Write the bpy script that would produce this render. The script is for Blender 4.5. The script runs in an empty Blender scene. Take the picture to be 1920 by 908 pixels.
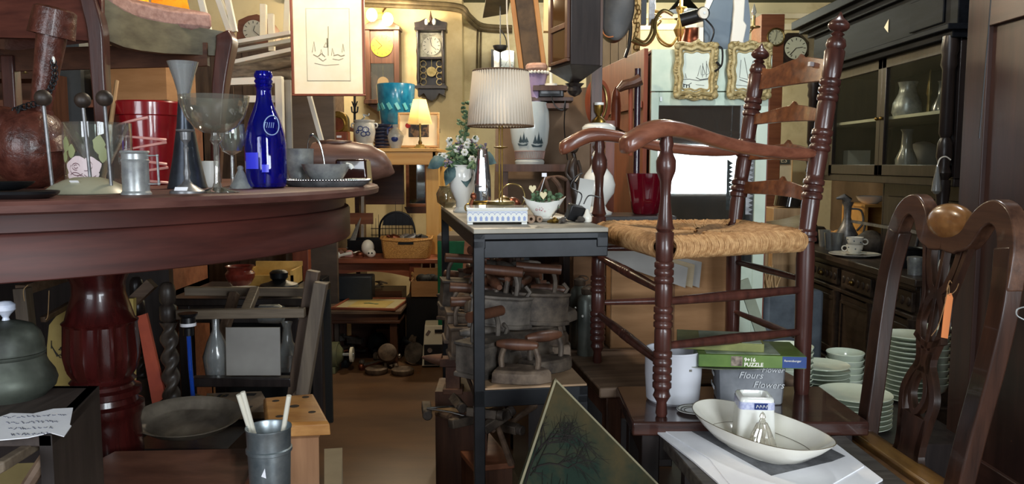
import bpy, math, random
from mathutils import Vector, Matrix, Euler
random.seed(7)
SC = bpy.context.scene
COL = SC.collection
PI = math.pi
# ---------------------------------------------------------------- camera
H = 1.15; F = 1500.0; TH = math.atan(147.0 / F)
cam_d = bpy.data.cameras.new('camera'); cam = bpy.data.objects.new('camera', cam_d); COL.objects.link(cam)
cam_d.sensor_fit = 'HORIZONTAL'; cam_d.sensor_width = 36.0; cam_d.lens = 36.0 * F / 1920.0
cam_d.clip_start = 0.05; cam_d.clip_end = 60
cam.location = (0, 0, H); cam.rotation_euler = (PI / 2 - TH, 0, 0)
SC.camera = cam
SC.view_settings.view_transform = 'Standard'; SC.view_settings.look = 'None'
SC.view_settings.gamma = 1.0; SC.view_settings.use_curve_mapping = False
SC.view_settings.exposure = 0.62
# ---------------------------------------------------------------- light
wd = bpy.data.worlds.new('world'); SC.world = wd; wd.use_nodes = True
wd.node_tree.nodes['Background'].inputs[0].default_value = (0.6, 0.7, 0.85, 1)
wd.node_tree.nodes['Background'].inputs[1].default_value = 1.0
def light(name, kind, loc, energy, color, size=0.2, size_y=None, rot=(0, 0, 0), parent=None):
    l = bpy.data.lights.new(name, kind); l.energy = energy; l.color = color
    if kind == 'AREA':
        l.size = size
        if size_y: l.shape = 'RECTANGLE'; l.size_y = size_y
    elif kind == 'SPOT': l.shadow_soft_size = size; l.spot_size = 2.2; l.spot_blend = .6
    else: l.shadow_soft_size = size
    o = bpy.data.objects.new(name, l); COL.objects.link(o); o.location = loc; o.rotation_euler = rot
    if parent: o.parent = parent
    return o
# daylight through the two shop-front windows behind the camera
light('shop_window_daylight', 'AREA', (1.12, -1.46, 1.6), 50, (0.86, 0.94, 1.0), .64, 1.5, (PI / 2, 0, 0))
light('shop_window_daylight', 'AREA', (2.1, -1.46, 1.09), 24, (0.86, 0.94, 1.0), 1.15, .52, (PI / 2, 0, 0))
light('shop_window_daylight', 'AREA', (-1.7, -1.46, 1.6), 44, (0.86, 0.92, 1.0), 1.5, 1.5, (PI / 2, 0, 0))
# ---------------------------------------------------------------- projection helpers (pixels of the photo -> the place)
def ray(px, py):
    u = (px - 960) / F; v = -(py - 454) / F
    return Vector((u, math.cos(TH) + v * math.sin(TH), -math.sin(TH) + v * math.cos(TH)))
def W(px, py, Y):
    r = ray(px, py); return Vector((0, 0, H)) + r * (Y / r.y)
def S(px, py, z):
    r = ray(px, py); return Vector((0, 0, H)) + r * ((z - H) / r.z)
def mpp(Y, z=H): return (Y * math.cos(TH) + (H - z) * math.sin(TH)) / F
def A(px, Y, z):
    """point at height z and distance Y that stands in image column px"""
    return Vector(((px - 960) * mpp(Y, z), Y, z))
# ---------------------------------------------------------------- materials
def rgb(h):
    h = h.lstrip('#'); c = [int(h[i:i + 2], 16) / 255 for i in (0, 2, 4)]
    return tuple((x / 12.92 if x <= .04045 else ((x + .055) / 1.055) ** 2.4) for x in c) + (1,)
MATS = {}
def mat(name, col, col2=None, rough=.5, metal=0, scale=(6, 6, 6), detail=4, bump=0.0, trans=0, ior=1.45, alpha=None,
        emit=None, es=0, spec=.5, wave=None, coat=0, ramp=(.35, .65), sheen=0, vcol=False):
    m = bpy.data.materials.new(name); m.use_nodes = True; nt = m.node_tree; N = nt.nodes; L = nt.links
    b = N['Principled BSDF']
    b.inputs['Roughness'].default_value = rough; b.inputs['Metallic'].default_value = metal
    b.inputs['Base Color'].default_value = rgb(col); b.inputs['IOR'].default_value = ior
    b.inputs['Transmission Weight'].default_value = trans
    b.inputs['Coat Weight'].default_value = coat; b.inputs['Specular IOR Level'].default_value = spec
    if alpha is not None: b.inputs['Alpha'].default_value = alpha
    if emit: b.inputs['Emission Color'].default_value = rgb(emit); b.inputs['Emission Strength'].default_value = es
    if col2 or bump:
        tc = N.new('ShaderNodeTexCoord'); mp = N.new('ShaderNodeMapping'); mp.inputs['Scale'].default_value = scale
        L.new(tc.outputs['Object'], mp.inputs['Vector'])
        if wave:
            t = N.new('ShaderNodeTexWave'); t.bands_direction = wave; t.inputs['Scale'].default_value = 1
            t.inputs['Distortion'].default_value = 1.2; t.inputs['Detail'].default_value = 2
        else:
            t = N.new('ShaderNodeTexNoise'); t.inputs['Scale'].default_value = 1; t.inputs['Detail'].default_value = detail
            t.inputs['Roughness'].default_value = .62
        L.new(mp.outputs[0], t.inputs['Vector'])
        fac = t.outputs[0] if wave is None else t.outputs['Fac']
        if col2:
            cr = N.new('ShaderNodeValToRGB'); cr.color_ramp.elements[0].color = rgb(col); cr.color_ramp.elements[1].color = rgb(col2)
            cr.color_ramp.elements[0].position = ramp[0]; cr.color_ramp.elements[1].position = ramp[1]
            L.new(fac, cr.inputs[0]); L.new(cr.outputs[0], b.inputs['Base Color'])
        if bump:
            bp = N.new('ShaderNodeBump'); bp.inputs['Strength'].default_value = bump; bp.inputs['Distance'].default_value = .004
            L.new(fac, bp.inputs['Height']); L.new(bp.outputs[0], b.inputs['Normal'])
    MATS[name] = m
    return m
def wood(name, c1, c2, rough=.4, ax='z', s=1.0, bump=.12, coat=0):
    sc = {'z': (38 * s, 38 * s, 3 * s), 'x': (3 * s, 38 * s, 38 * s), 'y': (38 * s, 3 * s, 38 * s)}[ax]
    return mat(name, c1, c2, rough, 0, sc, 5, bump, coat=coat, ramp=(.3, .7))
def thin(name, col, gloss=.18, rough=.03, dens=.1, frost=None, edge=.75):
    """thin clear glass: see-through with a clean reflection and a little body"""
    m = bpy.data.materials.new(name); m.use_nodes = True; nt = m.node_tree; N = nt.nodes; L = nt.links; N.clear()
    out = N.new('ShaderNodeOutputMaterial'); t = N.new('ShaderNodeBsdfTransparent'); t.inputs[0].default_value = rgb(col)
    g = N.new('ShaderNodeBsdfGlossy'); g.inputs[1].default_value = rough
    d = N.new('ShaderNodeBsdfDiffuse'); d.inputs[0].default_value = rgb(frost or col)
    m1 = N.new('ShaderNodeMixShader'); m1.inputs[0].default_value = dens; L.new(t.outputs[0], m1.inputs[1]); L.new(d.outputs[0], m1.inputs[2])
    lw = N.new('ShaderNodeLayerWeight'); lw.inputs[0].default_value = .35
    mt = N.new('ShaderNodeMath'); mt.operation = 'MULTIPLY_ADD'; mt.inputs[1].default_value = edge; mt.inputs[2].default_value = gloss
    L.new(lw.outputs['Facing'], mt.inputs[0]); mt.use_clamp = True
    m2 = N.new('ShaderNodeMixShader'); L.new(mt.outputs[0], m2.inputs[0]); L.new(m1.outputs[0], m2.inputs[1]); L.new(g.outputs[0], m2.inputs[2])
    L.new(m2.outputs[0], out.inputs[0]); MATS[name] = m; return m
def shade_mat(name, col, col2=None, wave_scale=None, dens=.5):
    m = bpy.data.materials.new(name); m.use_nodes = True; nt = m.node_tree; N = nt.nodes; L = nt.links; N.clear()
    out = N.new('ShaderNodeOutputMaterial'); d = N.new('ShaderNodeBsdfDiffuse'); t = N.new('ShaderNodeBsdfTranslucent')
    d.inputs[0].default_value = rgb(col); t.inputs[0].default_value = rgb(col)
    mx = N.new('ShaderNodeMixShader'); mx.inputs[0].default_value = dens
    L.new(d.outputs[0], mx.inputs[1]); L.new(t.outputs[0], mx.inputs[2]); L.new(mx.outputs[0], out.inputs[0]); MATS[name] = m; return m
mahog = wood('mahogany', '#4b1f18', '#6b3024', .33, 'x', coat=.3)
mahogz = wood('mahogany upright', '#2a0c0b', '#471715', .26, 'z', coat=.35)
cherry = wood('chair wood', '#321a17', '#583128', .33, 'z', coat=.25)
cherryx = wood('chair wood cross', '#4f2a1c', '#8a5636', .3, 'x', coat=.3)
walnut = wood('walnut', '#3d251b', '#5e3d2c', .42, 'z')
walnutx = wood('walnut cross', '#3d251b', '#5e3d2c', .42, 'x')
dusty = wood('dusty brown wood', '#4e3b2e', '#7a6350', .6, 'x')
dustz = wood('dusty brown wood upright', '#453429', '#6c5746', .55, 'z')
greyw = wood('grey worn wood', '#55483c', '#81725f', .62, 'x')
greyz = wood('grey worn wood upright', '#4b4038', '#756757', .58, 'z')
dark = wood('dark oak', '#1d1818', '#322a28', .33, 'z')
darkx = wood('dark oak cross', '#1f1a18', '#3a302b', .36, 'x')
darky = wood('dark oak deep', '#2a211c', '#4a3c32', .42, 'y')
redw = wood('red brown wood', '#6b3020', '#8c4a30', .42, 'z')
redx = wood('red brown wood cross', '#7a3f2a', '#a05c40', .45, 'x')
brownx = wood('mid brown wood', '#6e402c', '#8f5c40', .45, 'x')
pine = wood('pine', '#c78d42', '#e0b068', .42, 'x', .6)
pinez = wood('pine upright', '#d09748', '#e6b86a', .42, 'z', .6)
palew = wood('pale wood', '#a88058', '#caa679', .5, 'z', .6)
palex = wood('pale wood cross', '#b08a5c', '#d2ad7c', .5, 'x', .6)
tabletop = wood('worn table edge', '#5c2e28', '#77453c', .5, 'x')
pewter = mat('pewter', '#85888a', '#adb0ae', .34, .45, (30, 30, 30), bump=.1)
pewterd = mat('dark pewter', '#58585a', '#848485', .36, .45, (25, 25, 25), bump=.1)
chrome = mat('silver', '#b8b8b8', None, .14, 1)
brass = mat('brass', '#75663f', '#a08c5c', .3, .85, (20, 20, 20))
olbrass = mat('old brass', '#6e5526', '#9a7d40', .35, .9, (20, 20, 20))
copper = mat('copper', '#6b3a2a', '#8a5038', .35, .8, (14, 14, 14))
iron = mat('dusty iron', '#332b26', '#5c5044', .65, .25, (22, 22, 22), bump=.3)
ironb = mat('brown dusty iron', '#43362d', '#705f4f', .65, .3, (22, 22, 22), bump=.3)
irong = mat('grey dusty iron', '#3c3733', '#645b52', .62, .3, (22, 22, 22), bump=.3)
blackm = mat('black steel', '#17181b', '#232427', .4, .5, (9, 9, 9), bump=.06)
blackp = mat('black plastic', '#141416', None, .35)
blackx = mat('matt black', '#101010', None, .7)
galv = mat('galvanized steel', '#7f8a90', '#a6afb3', .36, .8, (18, 18, 18), bump=.12)
patina = mat('green patina copper', '#2a2c28', '#565b52', .5, .4, (9, 9, 9), bump=.2)
leather = mat('brown leather', '#3a1a14', '#5a3026', .36, 0, (42, 42, 34), bump=1.0, coat=.15)
porc = mat('white porcelain', '#e8e8e2', None, .12, coat=.5)
porcw = mat('cream porcelain', '#e9e5d8', '#f0ede2', .14, 0, (8, 8, 8), coat=.4)
porcg = mat('green white porcelain', '#c6d0bc', '#d2dac8', .16, 0, (8, 8, 8), coat=.4)
stone = mat('grey stoneware', '#9c9c98', '#b4b3ad', .3, 0, (14, 14, 14), bump=.1, coat=.3)
stoneb = mat('blue glazed pottery', '#0f5f84', '#2b88ab', .22, 0, (14, 14, 9), coat=.5)
navy = mat('navy glaze', '#10162c', '#232b45', .3, 0, (20, 20, 20), coat=.4)
cobalt = mat('cobalt paint', '#27366e', None, .25)
redgl = mat('red glazed ceramic', '#7d1219', '#95181f', .2, 0, (9, 9, 9), coat=.6)
pinkl = mat('pale pink glaze', '#e3a59c', None, .35)
terra = mat('oxblood pottery', '#5f211a', '#7e3427', .28, 0, (30, 30, 30), coat=.4)
white = mat('white paint', '#eee9dc', None, .5)
ivory = mat('ivory paint', '#efe0bd', '#f5ecd2', .5, 0, (7, 7, 7))
paper = mat('paper', '#e6e6ec', '#f0f0f4', .7, 0, (9, 9, 9))
paperc = mat('cream paper', '#e6dcc0', '#efe7d2', .75, 0, (6, 6, 6))
ink = mat('ink', '#3a3835', None, .8)
inkg = mat('grey ink', '#6d6a62', None, .8)
card = mat('cardboard', '#99704a', '#a97f57', .8, 0, (5, 5, 30))
cardd = mat('brown cardboard', '#6e4e34', '#7d5b3e', .8, 0, (5, 5, 30))
carl = mat('light cardboard', '#a9977a', '#b8a688', .8, 0, (5, 5, 20))
rush = mat('woven rush', '#a07448', '#cba06e', .75, 0, (60, 60, 60), bump=.9)
straw = mat('dark straw', '#6b4c2e', '#8d6a44', .8, 0, (80, 80, 80), bump=.8)
wick = mat('wicker', '#a5713a', '#d4a25c', .6, 0, (150, 150, 260), 1, bump=1.0)
mint = mat('mint painted wood', '#b9cdbc', '#cddbca', .5, 0, (5, 5, 5), ramp=(.3, .5))
gilt = mat('pale gilt carving', '#8f7c50', '#bcab7c', .5, .25, (45, 45, 45), bump=1)
giltb = mat('gilt', '#6e5630', '#9c8050', .4, .6, (25, 25, 25), bump=.5)
cream = mat('cream enamel', '#cfc9b4', '#dad4c0', .3, 0, (8, 8, 8))
glass = thin('clear glass', '#f2f5f2', .05, .03, .035, '#d8dcd8')
glassf = thin('frosted glass', '#d8dada', .08, .15, .35, '#b8bcbc')
glassd = thin('dusty cabinet glass', '#eef0ee', .008, .05, .012, '#606860', .02)
glassm = thin('mirrorlike door glass', '#c4cecc', .34, .02, .06, '#9aa8a8')
blueg = mat('cobalt glass', '#1118b8', None, .04, 0, trans=.82, ior=1.35, coat=.5)
redg = mat('ruby glass', '#6e0a1e', None, .07, 0, trans=.35, coat=.6)
blug = mat('blue glass rod', '#2a62d8', None, .08, 0, trans=.6, emit=None)
mirror = mat('mirror', '#9aa09c', None, .06, 1)
greeng = mat('green painted metal', '#0d5a3c', '#17704c', .4, .1, (9, 9, 9))
orange = mat('orange red board', '#8f3a28', '#a8492f', .65, 0, (9, 9, 9))
orangel = mat('orange card', '#d8814c', None, .65)
yellow = mat('yellow board', '#a68f4c', '#c0a866', .65, 0, (5, 5, 5))
greyp = mat('grey panel', '#8d8984', '#a19d97', .5, 0, (4, 4, 4))
leafm = mat('dusty green leaf', '#3f5a40', '#6a8460', .6, 0, (30, 30, 30))
leafd = mat('blue green leaf', '#3c5458', '#55706f', .6, 0, (30, 30, 30))
flow = mat('white petals', '#e8e6de', None, .6)
rosep = mat('pale pink rose print', '#d8c4c4', None, .4)
rosed = mat('dark rose line', '#6b4a50', None, .5)
leafp = mat('olive leaf print', '#8f9468', None, .5)
cushion = mat('faded pink upholstery', '#8a6860', '#a8867c', .85, 0, (60, 60, 60), bump=.4)
rug = mat('rolled rug', '#5c5248', '#8a7c6c', .95, 0, (14, 60, 60), bump=.5)
bulbm = mat('lit bulb glass', '#ffe9c0', None, .3, emit='#ffdf9c', es=14)
# ---------------------------------------------------------------- mesh builder
def rot(rx=0, ry=0, rz=0): return Euler((rx, ry, rz)).to_matrix()
def align(d):
    d = Vector(d).normalized(); return d.to_track_quat('Z', 'Y').to_matrix()
class MB:
    def __init__(s): s.v = []; s.f = []; s.m = []
    def add(s, vs, fs, mi=0):
        o = len(s.v); s.v += [tuple(v) for v in vs]; s.f += [tuple(i + o for i in f) for f in fs]; s.m += [mi] * len(fs); return s
    def box(s, c, d, R=None, mi=0, taper=1.0):
        vs = []
        for z in (-.5, .5):
            k = 1 if z < 0 else taper
            for x, y in ((-.5, -.5), (.5, -.5), (.5, .5), (-.5, .5)):
                p = Vector((x * d[0] * k, y * d[1] * k, z * d[2]))
                vs.append((R @ p if R else p) + Vector(c))
        return s.add(vs, [(3, 2, 1, 0), (4, 5, 6, 7), (0, 1, 5, 4), (1, 2, 6, 5), (2, 3, 7, 6), (3, 0, 4, 7)], mi)
    def bb(s, x0, x1, y0, y1, z0, z1, mi=0): return s.box(((x0 + x1) / 2, (y0 + y1) / 2, (z0 + z1) / 2), (abs(x1 - x0), abs(y1 - y0), abs(z1 - z0)), None, mi)
    def cyl(s, a, b, r, r2=None, n=14, mi=0, caps=True):
        a = Vector(a); b = Vector(b); r2 = r if r2 is None else r2; R = align(b - a)
        vs = [a + R @ Vector((r * math.cos(2 * PI * i / n), r * math.sin(2 * PI * i / n), 0)) for i in range(n)]
        vs += [b + R @ Vector((r2 * math.cos(2 * PI * i / n), r2 * math.sin(2 * PI * i / n), 0)) for i in range(n)]
        fs = [(i, (i + 1) % n, n + (i + 1) % n, n + i) for i in range(n)]
        if caps: fs += [tuple(range(n - 1, -1, -1)), tuple(range(n, 2 * n))]
        return s.add(vs, fs, mi)
    def lathe(s, prof, c=(0, 0, 0), R=None, n=32, sx=1, sy=1, mi=0, sq=0, close=True):
        """prof: (height, radius) upward; a profile that comes back down inside makes a hollow vessel"""
        c = Vector(c); vs = []
        for z, r in prof:
            for i in range(n):
                a = 2 * PI * i / n + (PI / n if n <= 8 else 0); k = 1.0
                if sq: k = 1 / (abs(math.cos(a)) ** sq + abs(math.sin(a)) ** sq) ** (1 / sq)
                p = Vector((r * k * sx * math.cos(a), r * k * sy * math.sin(a), z)); vs.append((R @ p if R else p) + c)
        fs = []
        for j in range(len(prof) - 1):
            for i in range(n): fs.append((j * n + i, j * n + (i + 1) % n, (j + 1) * n + (i + 1) % n, (j + 1) * n + i))
        if close:
            if prof[0][1] > 1e-6: fs.append(tuple(range(n - 1, -1, -1)))
            if prof[-1][1] > 1e-6: fs.append(tuple((len(prof) - 1) * n + i for i in range(n)))
        return s.add(vs, fs, mi)
    def tube(s, pts, r, n=8, closed=False, mi=0, caps=True, flat=1.0):
        P = [Vector(p) for p in pts]; k = len(P); rs = r if isinstance(r, (list, tuple)) else [r] * k; vs = []
        up = None
        for j in range(k):
            if closed: t = P[(j + 1) % k] - P[j - 1]
            else: t = P[min(j + 1, k - 1)] - P[max(j - 1, 0)]
            t.normalize()
            if up is None: up = t.orthogonal().normalized()
            up = (up - t * up.dot(t)).normalized(); w = t.cross(up)
            for i in range(n):
                a = 2 * PI * i / n; vs.append(P[j] + (up * math.cos(a) + w * math.sin(a) * flat) * rs[j])
        fs = []
        for j in range(k if closed else k - 1):
            for i in range(n): fs.append((j * n + i, j * n + (i + 1) % n, ((j + 1) % k) * n + (i + 1) % n, ((j + 1) % k) * n + i))
        if caps and not closed: fs += [tuple(range(n - 1, -1, -1)), tuple((k - 1) * n + i for i in range(n))]
        return s.add(vs, fs, mi)
    def prism(s, poly, th, c=(0, 0, 0), R=None, mi=0, back=None):
        """poly in local x,z; extruded th along local y (centred)"""
        n = len(poly); vs = []
        for y in (-th / 2, th / 2):
            for x, z in poly: p = Vector((x, y, z)); vs.append((R @ p if R else p) + Vector(c))
        fs = [tuple(range(n)), tuple(range(2 * n - 1, n - 1, -1))] + [(i, n + i, n + (i + 1) % n, (i + 1) % n) for i in range(n)]
        return s.add(vs, fs, mi)
    def ribbon(s, cl, w, th, c=(0, 0, 0), R=None, mi=0):
        """flat bar along a centreline in local x,z, width w (list or number), depth th"""
        k = len(cl); ws = w if isinstance(w, (list, tuple)) else [w] * k; vs = []
        for j in range(k):
            a = cl[max(j - 1, 0)]; b = cl[min(j + 1, k - 1)]; t = Vector((b[0] - a[0], 0, b[1] - a[1])).normalized(); nn = Vector((-t.z, 0, t.x))
            for sgn, y in ((1, -th / 2), (1, th / 2), (-1, th / 2), (-1, -th / 2)):
                p = Vector((cl[j][0], y, cl[j][1])) + nn * sgn * ws[j] / 2; vs.append((R @ p if R else p) + Vector(c))
        fs = []
        for j in range(k - 1):
            for i in range(4): fs.append((j * 4 + i, j * 4 + (i + 1) % 4, j * 4 + 4 + (i + 1) % 4, j * 4 + 4 + i))
        fs += [(3, 2, 1, 0), tuple((k - 1) * 4 + i for i in range(4))]
        return s.add(vs, fs, mi)
    def sph(s, c, r, n=16, R=None, mi=0):
        if not isinstance(r, (tuple, list)): r = (r, r, r)
        vs = []; m = max(6, n // 2)
        for j in range(1, m):
            for i in range(n):
                p = Vector((r[0] * math.sin(PI * j / m) * math.cos(2 * PI * i / n), r[1] * math.sin(PI * j / m) * math.sin(2 * PI * i / n), r[2] * math.cos(PI * j / m)))
                vs.append((R @ p if R else p) + Vector(c))
        t = Vector((0, 0, r[2])); b = -t
        vs += [(R @ t if R else t) + Vector(c), (R @ b if R else b) + Vector(c)]; T = len(vs) - 2
        fs = [(j * n + i, (j + 1) * n + i, (j + 1) * n + (i + 1) % n, j * n + (i + 1) % n) for j in range(m - 2) for i in range(n)]
        fs += [(T, i, (i + 1) % n) for i in range(n)] + [(T + 1, (m - 2) * n + (i + 1) % n, (m - 2) * n + i) for i in range(n)]
        return s.add(vs, fs, mi)
    def poly(s, pts, mi=0): return s.add(pts, [tuple(range(len(pts)))], mi)
    def grid(s, fn, nu, nv, mi=0, th=0):
        vs = [fn(i / nu, j / nv) for j in range(nv + 1) for i in range(nu + 1)]
        fs = [(j * (nu + 1) + i, j * (nu + 1) + i + 1, (j + 1) * (nu + 1) + i + 1, (j + 1) * (nu + 1) + i) for j in range(nv) for i in range(nu)]
        return s.add(vs, fs, mi)
    def obj(s, name, m, parent=None, loc=(0, 0, 0), r=(0, 0, 0), bev=0, ang=35, sub=0, solid=0):
        me = bpy.data.meshes.new(name); me.from_pydata(s.v, [], s.f)
        for mm in (m if isinstance(m, (list, tuple)) else [m]): me.materials.append(mm)
        me.polygons.foreach_set('material_index', s.m)
        me.polygons.foreach_set('use_smooth', [True] * len(me.polygons)); me.update()
        me.set_sharp_from_angle(angle=math.radians(ang))
        o = bpy.data.objects.new(name, me); COL.objects.link(o); o.location = loc; o.rotation_euler = r
        if parent: o.parent = parent
        if solid: md = o.modifiers.new('s', 'SOLIDIFY'); md.thickness = solid; md.offset = 0
        if sub: md = o.modifiers.new('u', 'SUBSURF'); md.levels = md.render_levels = sub
        if bev: md = o.modifiers.new('b', 'BEVEL'); md.width = bev; md.segments = 2; md.limit_method = 'ANGLE'; md.angle_limit = .6
        return o
def tag(o, label, cat, group=None):
    o['label'] = label; o['category'] = cat
    if group: o['group'] = group
    return o
def struct(o): o['kind'] = 'structure'; return o
def thing(name, label, cat, loc=(0, 0, 0), rz=0, group=None, r=None):
    o = bpy.data.objects.new(name, None); COL.objects.link(o); o.empty_display_size = .05
    o.location = loc; o.rotation_euler = r if r else (0, 0, rz); return tag(o, label, cat, group)
def plab(o, l): o['label'] = l; return o
def copy_tree(root, loc, rz=0, label=None, group=None, scale=None, r=None):
    m = {}
    def cp(o, par):
        c = o.copy(); COL.objects.link(c)
        if par: c.parent = par
        for ch in kids.get(o.name, []): cp(ch, c)
        return c
    kids = {}
    for o in COL.objects:
        if o.parent: kids.setdefault(o.parent.name, []).append(o)
    c = cp(root, None); c.location = loc; c.rotation_euler = r if r else (0, 0, rz)
    if label: c['label'] = label
    if group: c['group'] = group
    if scale: c.scale = (scale,) * 3 if not isinstance(scale, tuple) else scale
    return c
def px_prof(prof, k): return [(h * k, r * k) for h, r in prof]
def hollow(prof, t, floor=None):
    """outer profile -> closed vessel with wall t"""
    f = prof[0][0] + (floor if floor is not None else t)
    inner = [(max(h, f), max(r - t, 0.0005)) for h, r in prof[::-1] if h >= f - 1e-6 and r > t]
    return prof + inner + [(f, 0.0003)]
def turned(name, m, prof, px, Y, z, label=None, cat=None, group=None, parent=None, hol=0, n=32, sx=1, sy=1, sq=0, rz=0, off=(0, 0, 0), mi=0, loc=None):
    """solid or hollow of revolution, profile in photo pixels from the base up, at its real distance"""
    k = mpp(Y, z); p = px_prof(prof, k)
    if hol: p = hollow(p, hol)
    b = MB(); b.lathe(p, n=n, sx=sx, sy=sy, sq=sq, close=not hol)
    if hol: b.lathe([(p[0][0], p[0][1]), (p[0][0] - .0001, 0.0003)], n=n, sx=sx, sy=sy, sq=sq, close=False)
    L = (loc if loc is not None else A(px, Y, z)) if parent is None else Vector(off) * k
    o = b.obj(name, m, parent, L, (0, 0, rz))
    if label: tag(o, label, cat, group)
    return o
def text(s, size, m, parent, loc, r, name='lettering', depth=.0006, bold=0, shear=0, align_='LEFT'):
    c = bpy.data.curves.new(name, 'FONT'); c.body = s; c.size = size; c.extrude = depth; c.offset = bold; c.shear = shear; c.align_x = align_
    c.resolution_u = 3
    t = bpy.data.objects.new('t', c); COL.objects.link(t); dg = bpy.context.evaluated_depsgraph_get()
    me = bpy.data.meshes.new_from_object(t.evaluated_get(dg)); bpy.data.objects.remove(t); bpy.data.curves.remove(c)
    me.materials.clear(); me.materials.append(m)
    o = bpy.data.objects.new(name, me); COL.objects.link(o); o.location = loc; o.rotation_euler = r
    if parent: o.parent = parent
    return o
def lerp(a, b, t): return a + (b - a) * t
def smooth_pts(pts, k=4):
    """Catmull-Rom through points"""
    P = [Vector(p) for p in pts]; out = []
    for i in range(len(P) - 1):
        p0 = P[max(i - 1, 0)]; p1 = P[i]; p2 = P[i + 1]; p3 = P[min(i + 2, len(P) - 1)]
        for j in range(k):
            t = j / k
            out.append(.5 * ((2 * p1) + (p2 - p0) * t + (2 * p0 - 5 * p1 + 4 * p2 - p3) * t * t + (-p0 + 3 * p1 - 3 * p2 + p3) * t ** 3))
    out.append(P[-1]); return out
def sm2(pts, k=4): return [(p.x, p.y) for p in smooth_pts([(a, b, 0) for a, b in pts], k)]
# ---------------------------------------------------------------- the room
XL, XR, YF, YB, ZC = -3.0, 2.75, -1.5, 6.9, 2.50
wallm = mat('stained cream plaster', '#c0a878', '#ddcb9f', .85, 0, (2.2, 2.2, 2.2), 8, bump=.25, ramp=(.3, .6))
wallb = mat('speckled plaster', '#c4b488', '#e0d3ab', .85, 0, (5, 5, 5), 8, bump=.3, ramp=(.28, .5))
wallr = mat('brown board wall', '#5c4a38', '#77614a', .8, 0, (2, 2, 2))
ceilm = mat('dull green ceiling', '#4d5344', '#5f6452', .8, 0, (3, 3, 3))
floorm = mat('worn brown floor', '#3f2d20', '#6a4c33', .42, 0, (1.6, 5, 1), 8, bump=.12, ramp=(.25, .75))
struct(MB().bb(XL, XR, YF, YB, -.05, 0).obj('floor', floorm))
struct(MB().bb(XL, XR, YF, YB, ZC, ZC + .05).obj('ceiling', ceilm))
struct(MB().bb(XL, XR, YB, YB + .08, 0, ZC).obj('wall_back', wallb))
struct(MB().bb(XL - .08, XL, YF, YB, 0, ZC).obj('wall_left', wallr))
struct(MB().bb(XR, XR + .08, YF, YB, 0, ZC).obj('wall_right', wallr))
wf = MB()
wf.bb(XL, -2.5, YF - .08, YF, 0, ZC); wf.bb(-.9, .75, YF - .08, YF, 0, ZC); wf.bb(2.72, XR, YF - .08, YF, 0, ZC)
for a, b_ in ((-2.5, -.9), (.75, 2.72)): wf.bb(a, b_, YF - .08, YF, 0, .8); wf.bb(a, b_, YF - .08, YF, 2.4, ZC)
struct(wf.obj('wall_front', wallr))
for i, (a, b_) in enumerate(((-2.5, -.9), (.75, 2.72))):
    w = MB()
    for x in (a, (a + b_) / 2, b_): w.bb(x - .02, x + .02, YF - .03, YF + .02, .8, 2.4)
    for z in (.82, 2.38): w.bb(a, b_, YF - .03, YF + .02, z - .02, z + .02)
    wo = struct(w.obj('window_%d' % (i + 1), white)); MB().bb(a, b_, YF - .01, YF - .006, .82, 2.38).obj('pane', glass, wo)
MB().bb(1.5, 2.7, YF + .03, YF + .04, 1.36, 2.4).obj('added_blind', mat('dark blind', '#7a5a48', None, .8), wo)  # unseen blind added to keep the upper window out of the cabinet glass
# projecting chimney breast on the left part of the back wall, pale trim under the ceiling on the right
x868 = A(868, YB - .25, 1).x
struct(MB().bb(XL, x868, YB - .25, YB, 0, ZC).obj('trim_1', wallm))
struct(MB().bb(.55, XR, YB - .04, YB, 2.27, 2.32).bb(.55, XR, YB - .06, YB, 2.36, 2.40).obj('trim_2', ivory))
# ================================================================ more helpers
def strip(b, rows, th, mi=0):
    """solid band through world points; rows = [(top, bottom)], th = Vector thickness"""
    th = Vector(th); vs = []
    for t, q in rows: vs += [Vector(t), Vector(t) + th, Vector(q) + th, Vector(q)]
    fs = []
    for j in range(len(rows) - 1):
        for i in range(4): fs.append((j * 4 + i, j * 4 + 4 + i, j * 4 + 4 + (i + 1) % 4, j * 4 + (i + 1) % 4))
    k = len(rows) - 1; fs += [(0, 1, 2, 3), (k * 4 + 3, k * 4 + 2, k * 4 + 1, k * 4)]
    return b.add(vs, fs, mi)
def slab(b, pts, th, mi=0):
    """solid plate from a world-space outline, th = Vector"""
    n = len(pts); P = [Vector(p) for p in pts]; Q = [p + Vector(th) for p in P]
    return b.add(P + Q, [tuple(range(n)), tuple(range(2 * n - 1, n - 1, -1))] + [(i, n + i, n + (i + 1) % n, (i + 1) % n) for i in range(n)], mi)
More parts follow.
